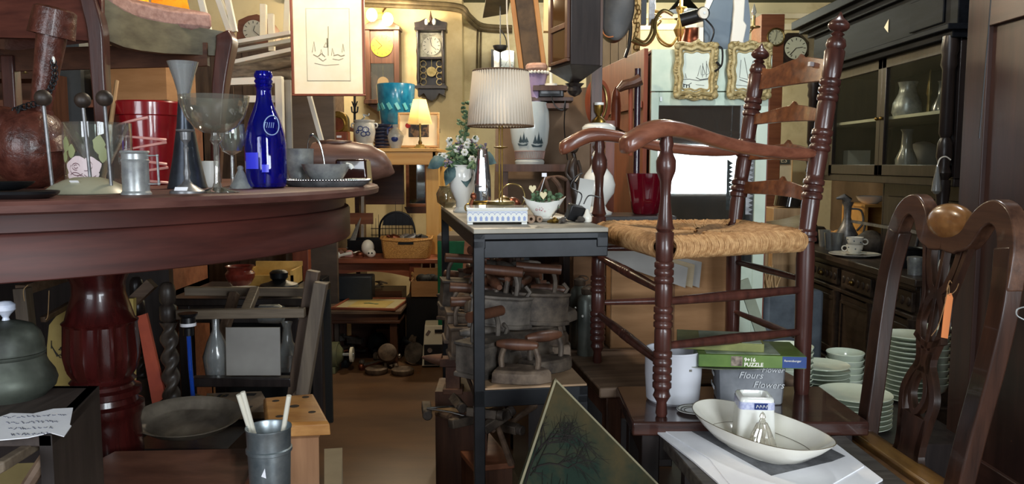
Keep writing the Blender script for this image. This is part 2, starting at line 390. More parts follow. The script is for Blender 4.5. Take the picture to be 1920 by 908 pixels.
def framed(name, label, cat, px, py, Y, w, h, fw, fm, layers, rx=0, ry=0, rz=0, dep=.02, group=None, sketch=None, sm=None, loc=None):
    c = W(px, py, Y) if loc is None else loc; k = mpp(Y, c.z); w *= k; h *= k; fw *= k
    t = thing(name, label, cat, c, r=(rx, ry, rz), group=group); b = MB()
    for (x0, x1, z0, z1) in ((-w/2, w/2, h/2-fw, h/2), (-w/2, w/2, -h/2, -h/2+fw), (-w/2, -w/2+fw, -h/2+fw, h/2-fw), (w/2-fw, w/2, -h/2+fw, h/2-fw)):
        b.bb(x0, x1, -dep/2, dep/2, z0, z1)
    b.obj('frame', fm, t, bev=min(.003, fw * .2))
    y = dep * .25
    MB().bb(-w/2+fw*.5, w/2-fw*.5, y, dep*.45, -h/2+fw*.5, h/2-fw*.5).obj('backing', carl, t)
    for i, (ins, m, nm) in enumerate(layers):
        yy = y - .0012 * (i + 1); ins = fw + ins * k
        MB().bb(-w/2+ins, w/2-ins, yy, yy + .001, -h/2+ins, h/2-ins).obj(nm, m, t)
    if sketch:
        b = MB(); yy = y - .0012 * (len(layers) + 1)
        for ln in sketch:
            lw = ln[0] * k; b.ribbon([(x * k, z * k) for x, z in ln[1]], lw, .0006, (0, yy, 0))
        b.obj('drawing', sm or inkg, t)
    return t, k
def ring(b, c, R, r, n=28, m=8, rotm=None, mi=0, sx=1, sy=1):
    pts = [];
    for i in range(n):
        p = Vector((R * sx * math.cos(2*PI*i/n), R * sy * math.sin(2*PI*i/n), 0)); pts.append(Vector(c) + (rotm @ p if rotm else p))
    return b.tube(pts, r, m, closed=True, mi=mi)
# ================================================================ round table and its twin pedestals
TZ = 1.09; TC = Vector((-1.439, 2.196, 0)); TR = 1.06
t = thing('round_dining_table', 'large round mahogany pedestal table carrying glassware and the blue bottle', 'table', TC)
MB().lathe([(TZ-.026, TR-.012), (TZ-.022, TR-.002), (TZ-.010, TR), (TZ-.003, TR-.004), (TZ, TR-.012), (TZ, .001)], n=128, close=False).lathe([(TZ-.026, .001), (TZ-.026, TR-.012)], n=128, close=False).obj('tabletop', mat('dusty table edge', '#4a2823', '#6a443b', .5, 0, (5, 5, 30)), t)
MB().lathe([(TZ-.026, .958), (TZ-.062, .958), (TZ-.064, .970), (TZ-.07, .974), (TZ-.148, .974), (TZ-.150, .972), (TZ-.150, .93), (TZ-.028, .93)], n=128, close=False).obj('apron', mat('apron mahogany', '#3a1a16', '#552a23', .5, 0, (3, 3, 30)), t)
for pxx, Yp in ((197, 2.0), (-500, 2.4)):
    L = A(pxx, Yp, .5) - TC; L.z = 0; k = mpp(2.0, .8)
    def pz(py): return H - math.tan(TH + math.atan((py - 454) / F)) * 2.0
    prof = [(0, .15), (.05, .15), (.07, .13), (.12, .10), (pz(862), 62*k), (pz(850), 66*k), (pz(790), 62*k), (pz(775), 66*k), (pz(768), 70*k), (pz(757), 70*k), (pz(752), 60*k), (pz(742), 58*k), (pz(738), 66*k), (pz(728), 66*k), (pz(724), 55*k), (pz(718), 52*k), (pz(712), 58*k), (pz(706), 52*k), (pz(690), 62*k), (pz(665), 67*k), (pz(608), 64*k), (pz(602), 66*k), (pz(597), 60*k), (pz(575), 54*k), (pz(550), 46*k), (pz(530), 46*k), (pz(512), 54*k), (.96, 60*k)]
    b = MB(); n = 96; vs = []; prof = [(a, max(r, .001)) for a, r in prof]
    for z, r in prof:
        fl = 1 if pz(695) < z < pz(606) else 0
        for i in range(n):
            a = 2*PI*i/n; rr = r * (1 - (.055 * abs(math.sin(a * 8)) ** .5 if fl else 0)); vs.append((rr*math.cos(a), rr*math.sin(a), z))
    # extra fluted rings
    b.add(vs, [(j*n+i, j*n+(i+1)%n, (j+1)*n+(i+1)%n, (j+1)*n+i) for j in range(len(prof)-1) for i in range(n)])
    b.obj('pedestal', mahogz, t, L)
# --- chair standing on the round table
CF = A(188, 2.2, TZ); zs = 1.475
t = thing('upholstered_side_chair', 'wooden chair with faded pink seat standing on the round table', 'chair', CF)
def cl(p): return Vector(p) - CF
c1 = A(188, 2.2, 0); c2 = A(424, 2.52, 0); c3 = A(-210, 2.35, 0); c4 = c3 + (c2 - c1)
b = MB(); rows = []
for px_, tp, bt, Y in ((178, -14, 70, 2.20), (205, 2, 77, 2.225), (232, 20, 88, 2.27), (265, 34, 95, 2.33), (310, 43, 100, 2.41), (360, 49, 102, 2.49), (436, 62, 106, 2.54)):
    rows.append((cl(W(px_, tp, Y)), cl(W(px_, bt, Y))))
strip(b, rows, (-.025, .02, 0)); b.obj('seat_rail', mat('greenish worn wood', '#4d4637', '#6d6650', .45, 0, (8, 8, 20)), t, ang=60)
b = MB(); strip(b, [(cl(W(x, tp, 2.2 + .0004 * (188 - x))), cl(W(x, bt, 2.2 + .0004 * (188 - x)))) for x, tp, bt in ((190, -25, 78), (120, -22, 73), (0, -8, 70), (-200, -8, 74))], (.0, .03, 0)); b.obj('seat_rail', mat('dark red rail', '#43201a', '#613328', .4, 0, (4, 9, 30)), t, ang=60)
b = MB(); strip(b, [(cl(Vector((c3.x, c3.y, 1.52))), cl(Vector((c3.x, c3.y, 1.45)))), (cl(Vector((c4.x, c4.y, 1.52))), cl(Vector((c4.x, c4.y, 1.45))))], (.02, -.01, 0))
strip(b, [(cl(Vector((c4.x, c4.y, 1.52))), cl(Vector((c4.x, c4.y, 1.45)))), (cl(Vector((c2.x, c2.y, 1.52))), cl(Vector((c2.x, c2.y, 1.45))))], (.0, -.02, 0)); b.obj('seat_rail', walnutx, t)
# legs: back post with outward sweep, cabriole corner leg
def leg4(pts, w, m, nm='leg'):
    b = MB(); P = smooth_pts([cl(p) for p in pts], 4); k = len(P)
    ws = [lerp(w[min(int(i/4), len(w)-1)], w[min(int(i/4)+1, len(w)-1)], (i % 4)/4) for i in range(k)]
    b.tube(P, ws, 4, flat=1.0); return b.obj(nm, m, t, bev=.005, ang=50)
leg4([W(160, -40, 2.2), W(172, 10, 2.2), W(184, 60, 2.2), W(188, 130, 2.2), W(194, 220, 2.2), A(200, 2.2, TZ)], [.026, .029, .030, .028, .026, .022], cherry, 'back_post')
leg4([W(420, 62, 2.53), W(426, 80, 2.53), W(421, 115, 2.52), W(414, 165, 2.51), W(409, 240, 2.50), A(405, 2.50, TZ)], [.030, .037, .033, .030, .024, .02], cherry)
leg4([c3 + Vector((0, 0, 1.5)), c3 + Vector((0, 0, 1.3)), c3 + Vector((0, 0, TZ))], [.03, .03, .02], cherry)
leg4([c4 + Vector((.03, -.02, 1.5)), c4 + Vector((.03, -.02, 1.3)), c4 + Vector((.03, -.02, TZ))], [.03, .03, .02], cherry)
b = MB(); P = [cl(W(60, -14, 2.25)), cl(W(205, -4, 2.25)), cl(W(250, 22, 2.33)), cl(W(320, 38, 2.43)), cl(W(400, 44, 2.53)), cl(Vector((c4.x, c4.y, 1.53)))]
pz0 = [Vector((p.x, p.y, p.z - .02)) for p in P]; slab(b, pz0, (0, 0, .055)); b.obj('seat_cushion', cushion, t, bev=.012)
# --- leather bottle with collar neck and chain
L0 = A(62, 1.95, TZ); t = thing('leather_bottle', 'big brown leather covered bottle with angled neck and collar on the round table', 'bottle', L0); k = mpp(1.95, 1.1)
b = MB(); b.sph((0, 0, 76*k), (68*k, 68*k, 78*k), 32); b.sph((-48*k, -.02, 92*k), (52*k, 52*k, 62*k), 28, rot(0, .5, 0))
b.tube([(20*k, 0, 60*k), (12*k, 0, 105*k), (20*k, 0, 135*k), (28*k, 0, 150*k)], [60*k, 50*k, 24*k, 18*k], 24); b.obj('body', leather, t)
b = MB(); b.cyl((20*k, 0, 135*k), (55*k, 0, 300*k), 17*k, 27*k, 28); b.obj('neck', leather, t)
b = MB(); d = Vector((35, 0, 165)).normalized(); R = align(d); o_ = Vector((50*k, 0, 280*k))
b.lathe([(0, 30*k), (0, 40*k), (48*k, 36*k), (52*k, 30*k), (52*k, .0005)], o_, R, close=False); b.obj('collar', leather, t)
b = MB(); pts = smooth_pts([(66*k, -.035, 232*k), (70*k, -.04, 205*k), (62*k, -.045, 180*k), (45*k, -.05, 158*k), (20*k, -.05, 150*k), (-8*k, -.04, 142*k)], 6)
for i in range(0, len(pts) - 1): ring(b, pts[i], 5*k, 1.2*k, 10, 6, rot(PI/2, 0, .4 if i % 2 else 1.9))
b.obj('chain', blackm, t); MB().sph((68*k, -.038, 233*k), (3*k, 3*k, 7*k), 12).obj('chain_end', porc, t)
b = MB(); b.tube(smooth_pts([(10*k, -.05, 152*k), (-2*k, -.055, 120*k), (-18*k, -.06, 95*k)], 4), 2*k, 6); b.obj('lacing', blackx, t)
# --- dishes at the left edge
turned('metal_dish', blackm, [(0, 60), (3, 72), (9, 82), (14, 84), (15, 82), (12, 60), (10, .1)], 22, 1.38, TZ, 'wide dark metal dish at the left end of the round table', 'dish', sx=1, sy=.8)
turned('metal_bowl', blackm, [(0, 20), (4, 38), (14, 52), (17, 54), (17, 50), (8, 30), (6, .1)], 5, 1.38, TZ + 15*mpp(1.38), 'small dark bowl stacked on the wide metal dish', 'bowl')
# --- three-rod holder
Lh = A(165, 1.60, TZ); k = mpp(1.6); t = thing('rod_holder', 'domed grey dish with three steel rods topped by dark wooden balls', 'holder', Lh)
MB().lathe(px_prof([(0, 74), (2, 77), (7, 72), (16, 60), (26, 40), (31, 22), (32, .1)], k), n=48).obj('base', mat('grey green glaze', '#8f8d78', '#a3a08a', .35, 0, (9, 9, 9)), t)
for x0, z0, x1, z1, yy in ((-50, 14, -58, 168, -.03), (-9, 26, -16, 168, .03), (54, 14, 49, 168, -.02)):
    b = MB(); b.cyl((x0*k, yy, z0*k), (x1*k, yy, z1*k), 3.2*k, n=12); rd = b.obj('rod', pewterd, t)
    MB().sph((x1*k, yy, (z1+8)*k), 15*k, 20).obj('ball', mat('dark wooden ball %d' % x0, '#1f1814', '#3a2e26', .5, 0, (30, 30, 30)), rd)
MB().box((2*k, -.052, 24*k), (16*k, .001, 5*k), rot(.9, 0, 0)).obj('price_sticker', paper, t)
# --- glass cylinder with rose print
Lg = A(188, 1.83, TZ); k = mpp(1.83); t = thing('rose_print_glass', 'clear glass cylinder vase with a printed pale pink rose', 'vase', Lg)
MB().lathe(hollow(px_prof([(0, 56), (3, 58), (125, 59)], k), 1.2*k, 4*k), n=48, close=False).obj('cylinder', glass, t)
def curved(b, pts, R, mi=0):  # print lying on the front of the cylinder; pts in px (x,z)
    b.poly([Vector((R*math.sin(x*k/R), -R*math.cos(x*k/R), z*k)) for x, z in pts], mi)
R_ = 59.6*k; b = MB()
def blob(cx, cz, rx, rz_, ph=0, n=22, wob=.08): return [(cx + rx*(1+wob*math.sin(5*a+ph))*math.cos(a), cz + rz_*(1+wob*math.cos(4*a+ph))*math.sin(a)) for a in [2*PI*i/n for i in range(n)]]
def disk(b, cx, cz, pts, R):
    n = len(pts); rr = [[(lerp(cx, x, f), lerp(cz, z, f)) for x, z in pts] for f in (.02, .35, .7, 1)]
    for a, c in zip(rr, rr[1:]):
        for i in range(n): curved(b, [a[i], a[(i+1) % n], c[(i+1) % n], c[i]], R)
for x, z, rx, rz_ in ((-8, 42, 26, 20), (14, 44, 18, 17), (-10, 26, 22, 14), (12, 28, 16, 12)):
    disk(b, x, z, blob(x, z, rx, rz_), R_)
b.obj('rose_print', rosep, t)
b = MB(); R_ = 60.3*k
for cx, cz, r, a0, a1 in ((-12, 44, 8, 0, 5), (-12, 44, 4, 1, 6), (-10, 40, 15, 2.5, 5.5), (6, 46, 12, 4.5, 7.2), (-14, 24, 12, .2, 2.6), (-4, 22, 8, 0, 2.4), (14, 34, 12, 3.6, 5.6)):
    P = [(cx+r*math.cos(lerp(a0, a1, i/10)), cz+r*.8*math.sin(lerp(a0, a1, i/10))) for i in range(11)]
    for i in range(10):
        (xa, za), (xb, zb) = P[i], P[i+1]; curved(b, [(xa, za-.7), (xb, zb-.7), (xb, zb+.7), (xa, za+.7)], R_)
b.obj('rose_lines', rosed, t)
b = MB(); R_ = 60.3*k
b = None
for cx, cz, rx, rz_ in ((-34, 84, 9, 14), (-20, 72, 8, 12), (-38, 62, 7, 10), (30, 84, 10, 16), (24, 18, 9, 7), (36, 66, 8, 14)):
    b = MB(); disk(b, cx, cz, blob(cx, cz, rx, rz_, 1, 14, .12), R_); b.obj('leaf_print', leafp, t)
# --- pewter mug
Lm = A(256, 1.56, TZ); k = mpp(1.56); t = thing('pewter_mug', 'pewter mug with square handle beside the three-rod holder', 'mug', Lm)
MB().lathe(hollow(px_prof([(0, 27), (3, 27), (7, 24), (60, 23.5), (64, 25), (66, 23.5), (76, 23.5), (79, 26), (82, 25)], k), 1.2*k), n=40, close=False).obj('body', pewter, t)
b = MB(); b.tube([(20*k, 0, 73*k), (42*k, 0, 73*k), (43*k, 0, 20*k), (20*k, 0, 20*k)], 2.2*k, 8); b.sph((42*k, 0, 73*k), 3*k, 10); b.sph((43*k, 0, 20*k), 3*k, 10); b.obj('handle', pewter, t)
# --- pewter candlestick
Lc = A(352, 1.63, TZ); k = mpp(1.63)
t = thing('candlestick', 'turned pewter candlestick with a white price sticker on its foot', 'candlestick', Lc)
MB().lathe(px_prof([(0, 32), (4, 32), (6, 29), (10, 22), (18, 10), (24, 6), (30, 5), (38, 7), (46, 5), (60, 4), (76, 3.4), (84, 5), (88, 3), (94, 4), (100, 9), (114, 10), (116, 16), (119, 17), (119, 9), (105, 7), (105, .1)], k), n=40).obj('stem', pewterd, t)
MB().box((-1*k, -27*k, 9*k), (24*k, .001, 8*k), rot(-.7, 0, 0)).obj('price_sticker', paper, t)
# --- tall waisted vase (dark cone foot, frosted trumpet)
Lv = A(352, 1.95, TZ); k = mpp(1.95); t = thing('waisted_vase', 'tall waisted vase of dark cone foot and frosted trumpet mouth', 'vase', Lv)
MB().lathe(px_prof([(0, 35), (2, 36), (8, 34), (60, 24), (120, 15), (165, 11), (170, .1)], k), n=40).obj('foot', mat('dark blue pewter', '#30343c', '#4a505a', .28, .6, (14, 14, 14)), t)
MB().lathe(hollow(px_prof([(164, 11), (180, 12), (200, 17), (222, 24), (234, 28)], k), .8*k, 6*k), n=40, close=False).obj('trumpet', glassf, t)
# --- champagne coupe
Lq = A(408, 1.66, TZ); k = mpp(1.66); t = thing('champagne_coupe', 'large clear champagne coupe on a thick glass stem', 'glass', Lq)
MB().lathe(px_prof([(110, 6), (112, 22), (122, 38), (140, 52), (165, 61), (180, 63), (180, 62), (165, 60), (140, 50.5), (122, 36), (114, 18), (113, .1)], k), n=48, close=False).obj('bowl', thin('etched coupe glass', '#ecece6', .07, .05, .08, '#c8c6bc', .5), t)
MB().lathe(px_prof([(0, 40), (1.5, 41), (5, 24), (10, 9), (20, 6), (40, 5), (90, 5.5), (98, 11), (104, 9), (112, 8), (112, .1)], k), n=32).obj('stem', thin('stem glass', '#dcdcd8', .2, .04, .12, '#b8b6ae'), t)
t = thing('wine_glass', 'small clear wine glass behind the champagne coupe', 'glass', A(437, 1.95, TZ)); k = mpp(1.95)
MB().lathe(px_prof([(62, 3), (70, 18), (90, 26), (120, 24), (120, 23), (90, 25), (71, 16), (66, .1)], k), n=32, close=False).obj('bowl', glass, t); MB().lathe(px_prof([(0, 22), (2, 22), (6, 4), (62, 3), (62, .1)], k), n=24).obj('stem', glass, t)
turned('porcelain_beaker', porc, [(0, 12), (3, 14), (48, 17), (49, 16), (4, 12), (4, .1)], 394, 2.05, TZ, 'plain white beaker behind the stem of the champagne coupe', 'beaker')
turned('metal_bell', pewter, [(0, 22), (3, 21), (12, 15), (28, 8), (34, 5), (38, 6), (42, 4), (43, .1)], 452, 1.95, TZ, 'small grey metal bell left of the blue bottle', 'bell')
# --- cobalt bottle
Lb = A(500, 1.98, TZ); k = mpp(1.98); t = thing('cobalt_bottle', 'deep blue glass water bottle with screw neck and oval label', 'bottle', Lb)
MB().lathe(px_prof([(0, 30), (3, 35), (12, 37), (40, 38), (80, 38), (100, 36), (122, 30), (145, 21), (162, 15), (176, 13.5), (185, 13.5), (190, 17), (193, 14.5), (198, 17), (202, 14.5), (207, 17), (211, 16.5), (216, 15), (216, 12), (185, 11.5), (162, 12), (140, 19), (112, 30), (90, 34.5), (40, 35), (10, 33), (6, .1)], k), n=48, close=True).obj('glass_body', blueg, t)
b = MB(); R_ = 31*k
def onb(x, z): # front-right shoulder
    r = lerp(36.4, 22, max(0, min(1, (z-100)/45)))*k + .0012; a = x*k/r; return Vector((r*math.sin(a), -r*math.cos(a), z*k))
el = [(23 + 15*math.cos(a), 116 + 18*math.sin(a)) for a in [2*PI*i/28 for i in range(28)]]
b.tube([onb(x, z) for x, z in el], 1.0*k, 6, closed=True)
for xx in (9, 13, 17, 21, 25): b.tube([onb(xx, 111), onb(xx+1, 121)], .6*k, 5)
b.tube([onb(8, 121), onb(12, 121)], .6*k, 5); b.obj('oval_label', mat('silvery blue print', '#9fb4dc', None, .4), t)
b = MB()
for (xa, xb, z0, z1) in ((-33, -2, 36, 66), (4, 16, 30, 44)):
    g_ = lambda u, v: Vector((38.6*k*math.sin(lerp(xa, xb, u)/38.6), -38.6*k*math.cos(lerp(xa, xb, u)/38.6), lerp(z0, z1, v)*k))
    b.grid(g_, 8, 1)
b.obj('paper_label', mat('blue label', '#3a3fe0', None, .3), t)
# --- oval tray with beaded rim, bowl, cup
tp = A(612, 2.12, TZ); k = mpp(2.12); t = thing('oval_tray', 'oval silver tray with beaded rim at the right end of the round table', 'tray', tp)
MB().lathe(px_prof([(0, 68), (2, 72), (8, 80), (11, 82), (12, 80), (7, 70), (4, .1)], k), n=64, sx=1, sy=.62).obj('plate', pewterd, t)
b = MB()
for i in range(96): a = 2*PI*i/96; b.sph((82*k*math.cos(a), 82*k*.62*math.sin(a), 12.5*k), 2.3*k, 8)
b.obj('beaded_rim', chrome, t)
zt2 = TZ + 5*k
t = thing('pewter_bowl', 'shallow pewter bowl standing on the oval silver tray', 'bowl', A(612, 2.12, zt2))
MB().lathe(hollow(px_prof([(0, 18), (2, 22), (12, 32), (26, 41), (35, 44), (37, 45)], k), 1.2*k), n=48, close=False).obj('body', pewter, t)
b = MB(); b.tube(smooth_pts([(38*k, 0, 36*k), (46*k, 0, 34*k), (50*k, 0, 28*k)], 3), 4*k, 8); b.obj('ear_handle', porc, t)
turned('pewter_cup', pewter, [(0, 16), (4, 18), (14, 20), (30, 26), (62, 27), (64, 28)], 562, 2.2, TZ + 5*k, 'straight pewter cup behind the bottle on the oval tray', 'cup', hol=.0015)
b = MB(); kk = mpp(2.2); b.tube(smooth_pts([(0, 0, 0), (-4*kk, 0, 28*kk), (-12*kk, 0, 48*kk), (-26*kk, 0, 56*kk), (-33*kk, 0, 46*kk), (-33*kk, 0, 26*kk)], 5), 2*kk, 8)
tag(b.obj('wire_hook', chrome, None, A(611, 2.24, TZ + 32*kk)), 'bent silver wire hook standing up behind the pewter bowl', 'hook')
o = COL.objects['wire_hook']; o.location.z = TZ + 6*kk
for v in o.data.vertices: v.co.z = v.co.z * 1.6
# wooden clog-like form and dark box behind the tray
k = mpp(2.62); t = thing('wooden_clog', 'pointed brown wooden clog lying behind the silver tray', 'clog', A(660, 2.62, TZ))
b = MB(); b.tube([(-78*k, 0, 42*k), (-72*k, 0, 40*k), (-40*k, 0, 40*k), (0, 0, 38*k), (30*k, 0, 36*k), (52*k, 0, 30*k), (66*k, 0, 23*k), (74*k, 0, 19*k), (80*k, 0, 18*k)], [4*k, 34*k, 40*k, 38*k, 34*k, 28*k, 17*k, 9*k, 2*k], 24)
b.obj('shoe_body', wood('clog wood', '#4c332a', '#765548', .4, 'x'), t)
b = MB(); ring(b, (-30*k, -.01, 74*k), 30*k, 4*k, sy=.5); b.obj('opening_rim', walnut, t)
t = tag(MB().box((0, 0, 21*k), (56*k, 50*k, 42*k), None, 0, .9).obj('lacquer_box', mat('dark glossy lacquer', '#1f0d0c', '#351613', .12, 0, (8, 8, 8), coat=.8), None, A(663, 2.34, TZ), bev=.006), 'glossy dark lacquer box between pewter bowl and clog', 'box')
# --- red pot
kr = mpp(2.3); t = thing('red_planter', 'red glazed planter pot with pale pink zigzag lines', 'planter', A(285, 2.3, TZ))
MB().lathe(hollow(px_prof([(0, 48), (4, 52), (70, 57), (126, 60), (128, 64), (150, 65), (153, 63)], kr), 4*kr), n=56, close=False).obj('pot', redgl, t)
b = MB()
def onp(x, z): r = lerp(52, 60.5, z/126)*kr + .0008; a = x*kr/r; return Vector((r*math.sin(a), -r*math.cos(a), z*kr))
zz = [(-50, 106), (24, 122), None, (-40, 90), (52, 82), None, (-30, 62), (52, 78), None, (-44, 52), (50, 38), None, (-20, 22), (52, 32), None, (-40, 14), (50, 4)]
for i in range(0, len(zz) - 1):
    if not zz[i] or not zz[i+1]: continue
    (xa, za), (xb, zb) = zz[i], zz[i+1]; b.tube([onp(lerp(xa, xb, j/10), lerp(za, zb, j/10)) for j in range(11)], [lerp(1.6, 3.0, j/10)*kr for j in range(11)], 6)
b.obj('line_decoration', pinkl, t)
# stick and tall board leaning behind holder
b = MB(); b.tube([A(192, 2.1, TZ + .001), W(219, 152, 2.25)], .006, 8); tag(b.obj('wooden_stick', palew), 'thin pale wooden stick leaning against the chair leg', 'stick')
# ================================================================ back of the shop, left of the aisle
# --- pipes along chimney breast
for nm_y, (pts, r, lab) in enumerate((([(540, -4), (700, 2), (790, 6), (862, 12), (880, 30), (905, 48), (960, 52)], .022, 'upper brown conduit pipe running along the top of the back wall'),
        ([(540, 4), (700, 10), (800, 14), (862, 20), (878, 36), (902, 54), (960, 58)], .018, 'lower brown conduit pipe running along the top of the back wall'))):
    ctl = smooth_pts([W(x, y, YB - .29 if x < 868 else YB - .06 - .2 * (x < 890)) for x, y in pts], 5)
    b = MB(); b.tube(ctl, r, 10); tag(b.obj('conduit_pipe', mat('pipe brown', '#4c402c', '#6e6044', .5, .2, (9, 9, 9))), lab, 'pipe')
for x, lab in ((896, 'left thin conduit running down the pale recess wall'), (902, 'right thin conduit running down the pale recess wall')):
    b = MB(); b.cyl(W(x, 50, YB - .02), W(x - 2, 150, YB - .02), .009, n=8); tag(b.obj('conduit', MATS['pipe brown']), lab, 'pipe')
# --- twin spot lamp
Lp = W(716, 26, 6.45); t = thing('twin_spot_lamp', 'lit twin-bulb lamp on the wall above the yellow-faced clock', 'lamp', Lp); k = mpp(6.45)
a1 = W(697, 28, 6.4) - Lp; a2 = W(727, 36, 6.4) - Lp
b = MB(); b.tube([a1, Vector((0, 0, .01)), a2], .007, 8); b.tube([Vector((0, 0, .01)), Vector((0, .19, .08))], .008, 8); b.obj('arm', olbrass, t)
for p in (a1, a2):
    MB().sph(p, (10*k, 10*k, 12*k), 20).obj('bulb', bulbm, t)
    light('bulb_light', 'POINT', p + Vector((0, -.14, -.02)), 14, (1, .82, .56), .05, parent=t)
# --- wall clocks
def dial(t, c, r, face, ticks=ink, roman=True, hands=((-.6, 60), (.9, -45)), y=-.002):
    b = MB(); b.cyl(c, (c[0], c[1] - .006, c[2]), r, n=40); b.obj('dial', face, t)
    b = MB()
    for i in range(12):
        a = i * PI / 6; p = (c[0] + r*.8*math.sin(a), c[1] - .0072, c[2] + r*.8*math.cos(a)); b.box(p, (r*.06, .001, r*.22), rot(0, a, 0))
    b.obj('numerals', ticks, t)
    b = MB()
    for ln, ang in hands:
        a = math.radians(ang); b.box((c[0] + r*abs(ln)*.5*math.sin(a), c[1] - .009, c[2] + r*abs(ln)*.5*math.cos(a)), (r*.05, .001, r*abs(ln)), rot(0, a, 0))
    b.obj('hands', blackx, t)
Yc = 6.56; c0 = W(718, 120, Yc); k = mpp(Yc)
t = thing('wall_clock', 'brown wall clock with a yellow dial and pale pendulum disc', 'clock', c0)
b = MB(); b.bb(-32*k, -22*k, -.05, .08, -68*k, 60*k); b.bb(22*k, 32*k, -.05, .08, -68*k, 60*k); b.bb(-22*k, 22*k, .06, .08, -68*k, 60*k); b.bb(-22*k, 22*k, -.03, .06, 0, 60*k)
b.prism([(-34*k, 60*k), (34*k, 60*k), (34*k, 66*k), (18*k, 76*k), (0, 79*k), (-18*k, 76*k), (-34*k, 66*k)], .15, (0, .01, 0)); b.bb(-34*k, 34*k, -.07, .08, -74*k, -66*k)
b.obj('case', walnut, t, bev=.003)
dial(t, (0, -.032, 32*k), 20*k, mat('yellow dial', '#cf9a22', None, .4), hands=((.8, -45), (.5, 230)))
MB().bb(-21*k, 21*k, -.03, -.026, -66*k, 0).obj('glass_pane', glass, t)
b = MB(); b.cyl((0, .0, -2*k), (0, .0, -34*k), .003, n=6); pd = b.obj('pendulum', brass, t); MB().cyl((0, -.01, -34*k), (0, .0, -34*k), 10.5*k, n=32).obj('disc', mat('pale pendulum disc', '#dfb079', None, .4), pd)
b = MB(); b.prism([(-30*k, -74*k), (30*k, -74*k), (0, -96*k)], .1, (0, .03, 0)); b.obj('base_bracket', walnut, t)
c0 = W(809, 108, Yc); t = thing('wall_clock', 'dark carved wall clock with finial, silvery dial and brass pendulum', 'clock', c0)
b = MB(); b.bb(-26*k, -20*k, -.06, .08, -52*k, 47*k); b.bb(20*k, 26*k, -.06, .08, -52*k, 47*k); b.bb(-20*k, 20*k, .06, .08, -52*k, 47*k); b.bb(-20*k, 20*k, -.05, .0, -4*k, 0); b.bb(-29*k, 29*k, -.08, .08, 47*k, 52*k)
b.prism([(-29*k, 52*k), (29*k, 52*k), (30*k, 62*k), (20*k, 64*k), (8*k, 70*k), (4*k, 62*k), (0, 58*k), (-4*k, 62*k), (-8*k, 70*k), (-20*k, 64*k), (-30*k, 62*k)], .06, (0, -.02, 0))
b.bb(-29*k, 29*k, -.07, .08, -58*k, -52*k); b.prism([(-25*k, -58*k), (25*k, -58*k), (25*k, -72*k), (14*k, -66*k), (8*k, -76*k), (0, -80*k), (-8*k, -76*k), (-14*k, -66*k), (-25*k, -72*k)], .1, (0, .02, 0))
b.obj('case', dark, t, bev=.002)
MB().lathe(px_prof([(54, 3), (60, 4), (64, 2), (70, 3.5), (76, 1.5), (84, .3)], k), (0, -.03, 0), n=12).obj('finial', walnut, t)
b = MB(); [b.sph((x*k, -.07, 62*k), (3.5*k, 3.5*k, 6*k), 10) for x in (-7, 7)]; b.obj('porcelain_drops', porc, t)
for x in (-23, 23): MB().lathe(px_prof([(-48, 2.5), (-40, 3.5), (-10, 2), (10, 3.5), (20, 2), (40, 3.5), (46, 2.5)], k), (x*k, -.07, 0), n=12).obj('column', dark, t)
MB().bb(-20*k, 20*k, .02, .03, 0, 46*k).obj('dial_plate', mat('silvered dial plate', '#8f8a76', '#c4bea6', .4, .3, (30, 30, 30)), t)
dial(t, (0, .018, 22*k), 17*k, mat('silver dial', '#cfc9b4', None, .3, .2), hands=((.9, -10), (.7, 130)))
b = MB()
for x in (-15, 15):
    b = MB(); [ring(b, (x*k, -.02, (-12 - 11*j)*k), 5.6*k, .8*k, 12, 5, rot(PI/2, 0, 0)) for j in range(4)]; b.obj('fretwork', gilt, t)
if 1: b = MB(); b.cyl((0, 0, -2*k), (0, 0, -26*k), .003, n=6); pd = b.obj('pendulum', brass, t); MB().cyl((0, -.012, -26*k), (0, .0, -26*k), 9*k, n=32).obj('disc', brass, pd)
# mantel clock on shelf top left
c0 = W(484, 58, 5.6); k = mpp(5.6); t = thing('mantel_clock', 'arched wooden mantel clock behind the white chair frames', 'clock', c0)
MB().prism([(-36*k, -26*k), (-30*k, 16*k), (-12*k, 24*k), (4*k, 27*k), (22*k, 20*k), (34*k, 4*k), (38*k, -26*k)], .14).obj('case', brownx, t, bev=.004)
dial(t, (-2*k, -.072, -3*k), 19*k, mat('pale dial', '#cbc5b2', None, .4), hands=((.8, 130), (.5, 20)))
# cupboard under that clock, backing the chairs
zc = c0.z - 26*k
b = MB(); x0 = A(300, 5.6, 1).x; x1 = A(626, 5.6, 1).x
t = thing('tall_cupboard', 'grey brown panelled cupboard behind the white chair frames', 'cupboard', ((x0+x1)/2, 5.75, 0)); w = (x1-x0)/2
b.bb(-w, w, -.25, .25, 0, zc); b.obj('carcass', dusty, t, bev=.004)
for s in (-1, 1): b = MB(); b.bb(min(s*.03, s*(w-.03)), max(s*.03, s*(w-.03)), -.27, -.25, .1, zc-.06); d_ = b.obj('door', dustz, t, bev=.004); MB().sph((s*.05, -.285, .9), .014, 12).obj('knob', olbrass, d_)
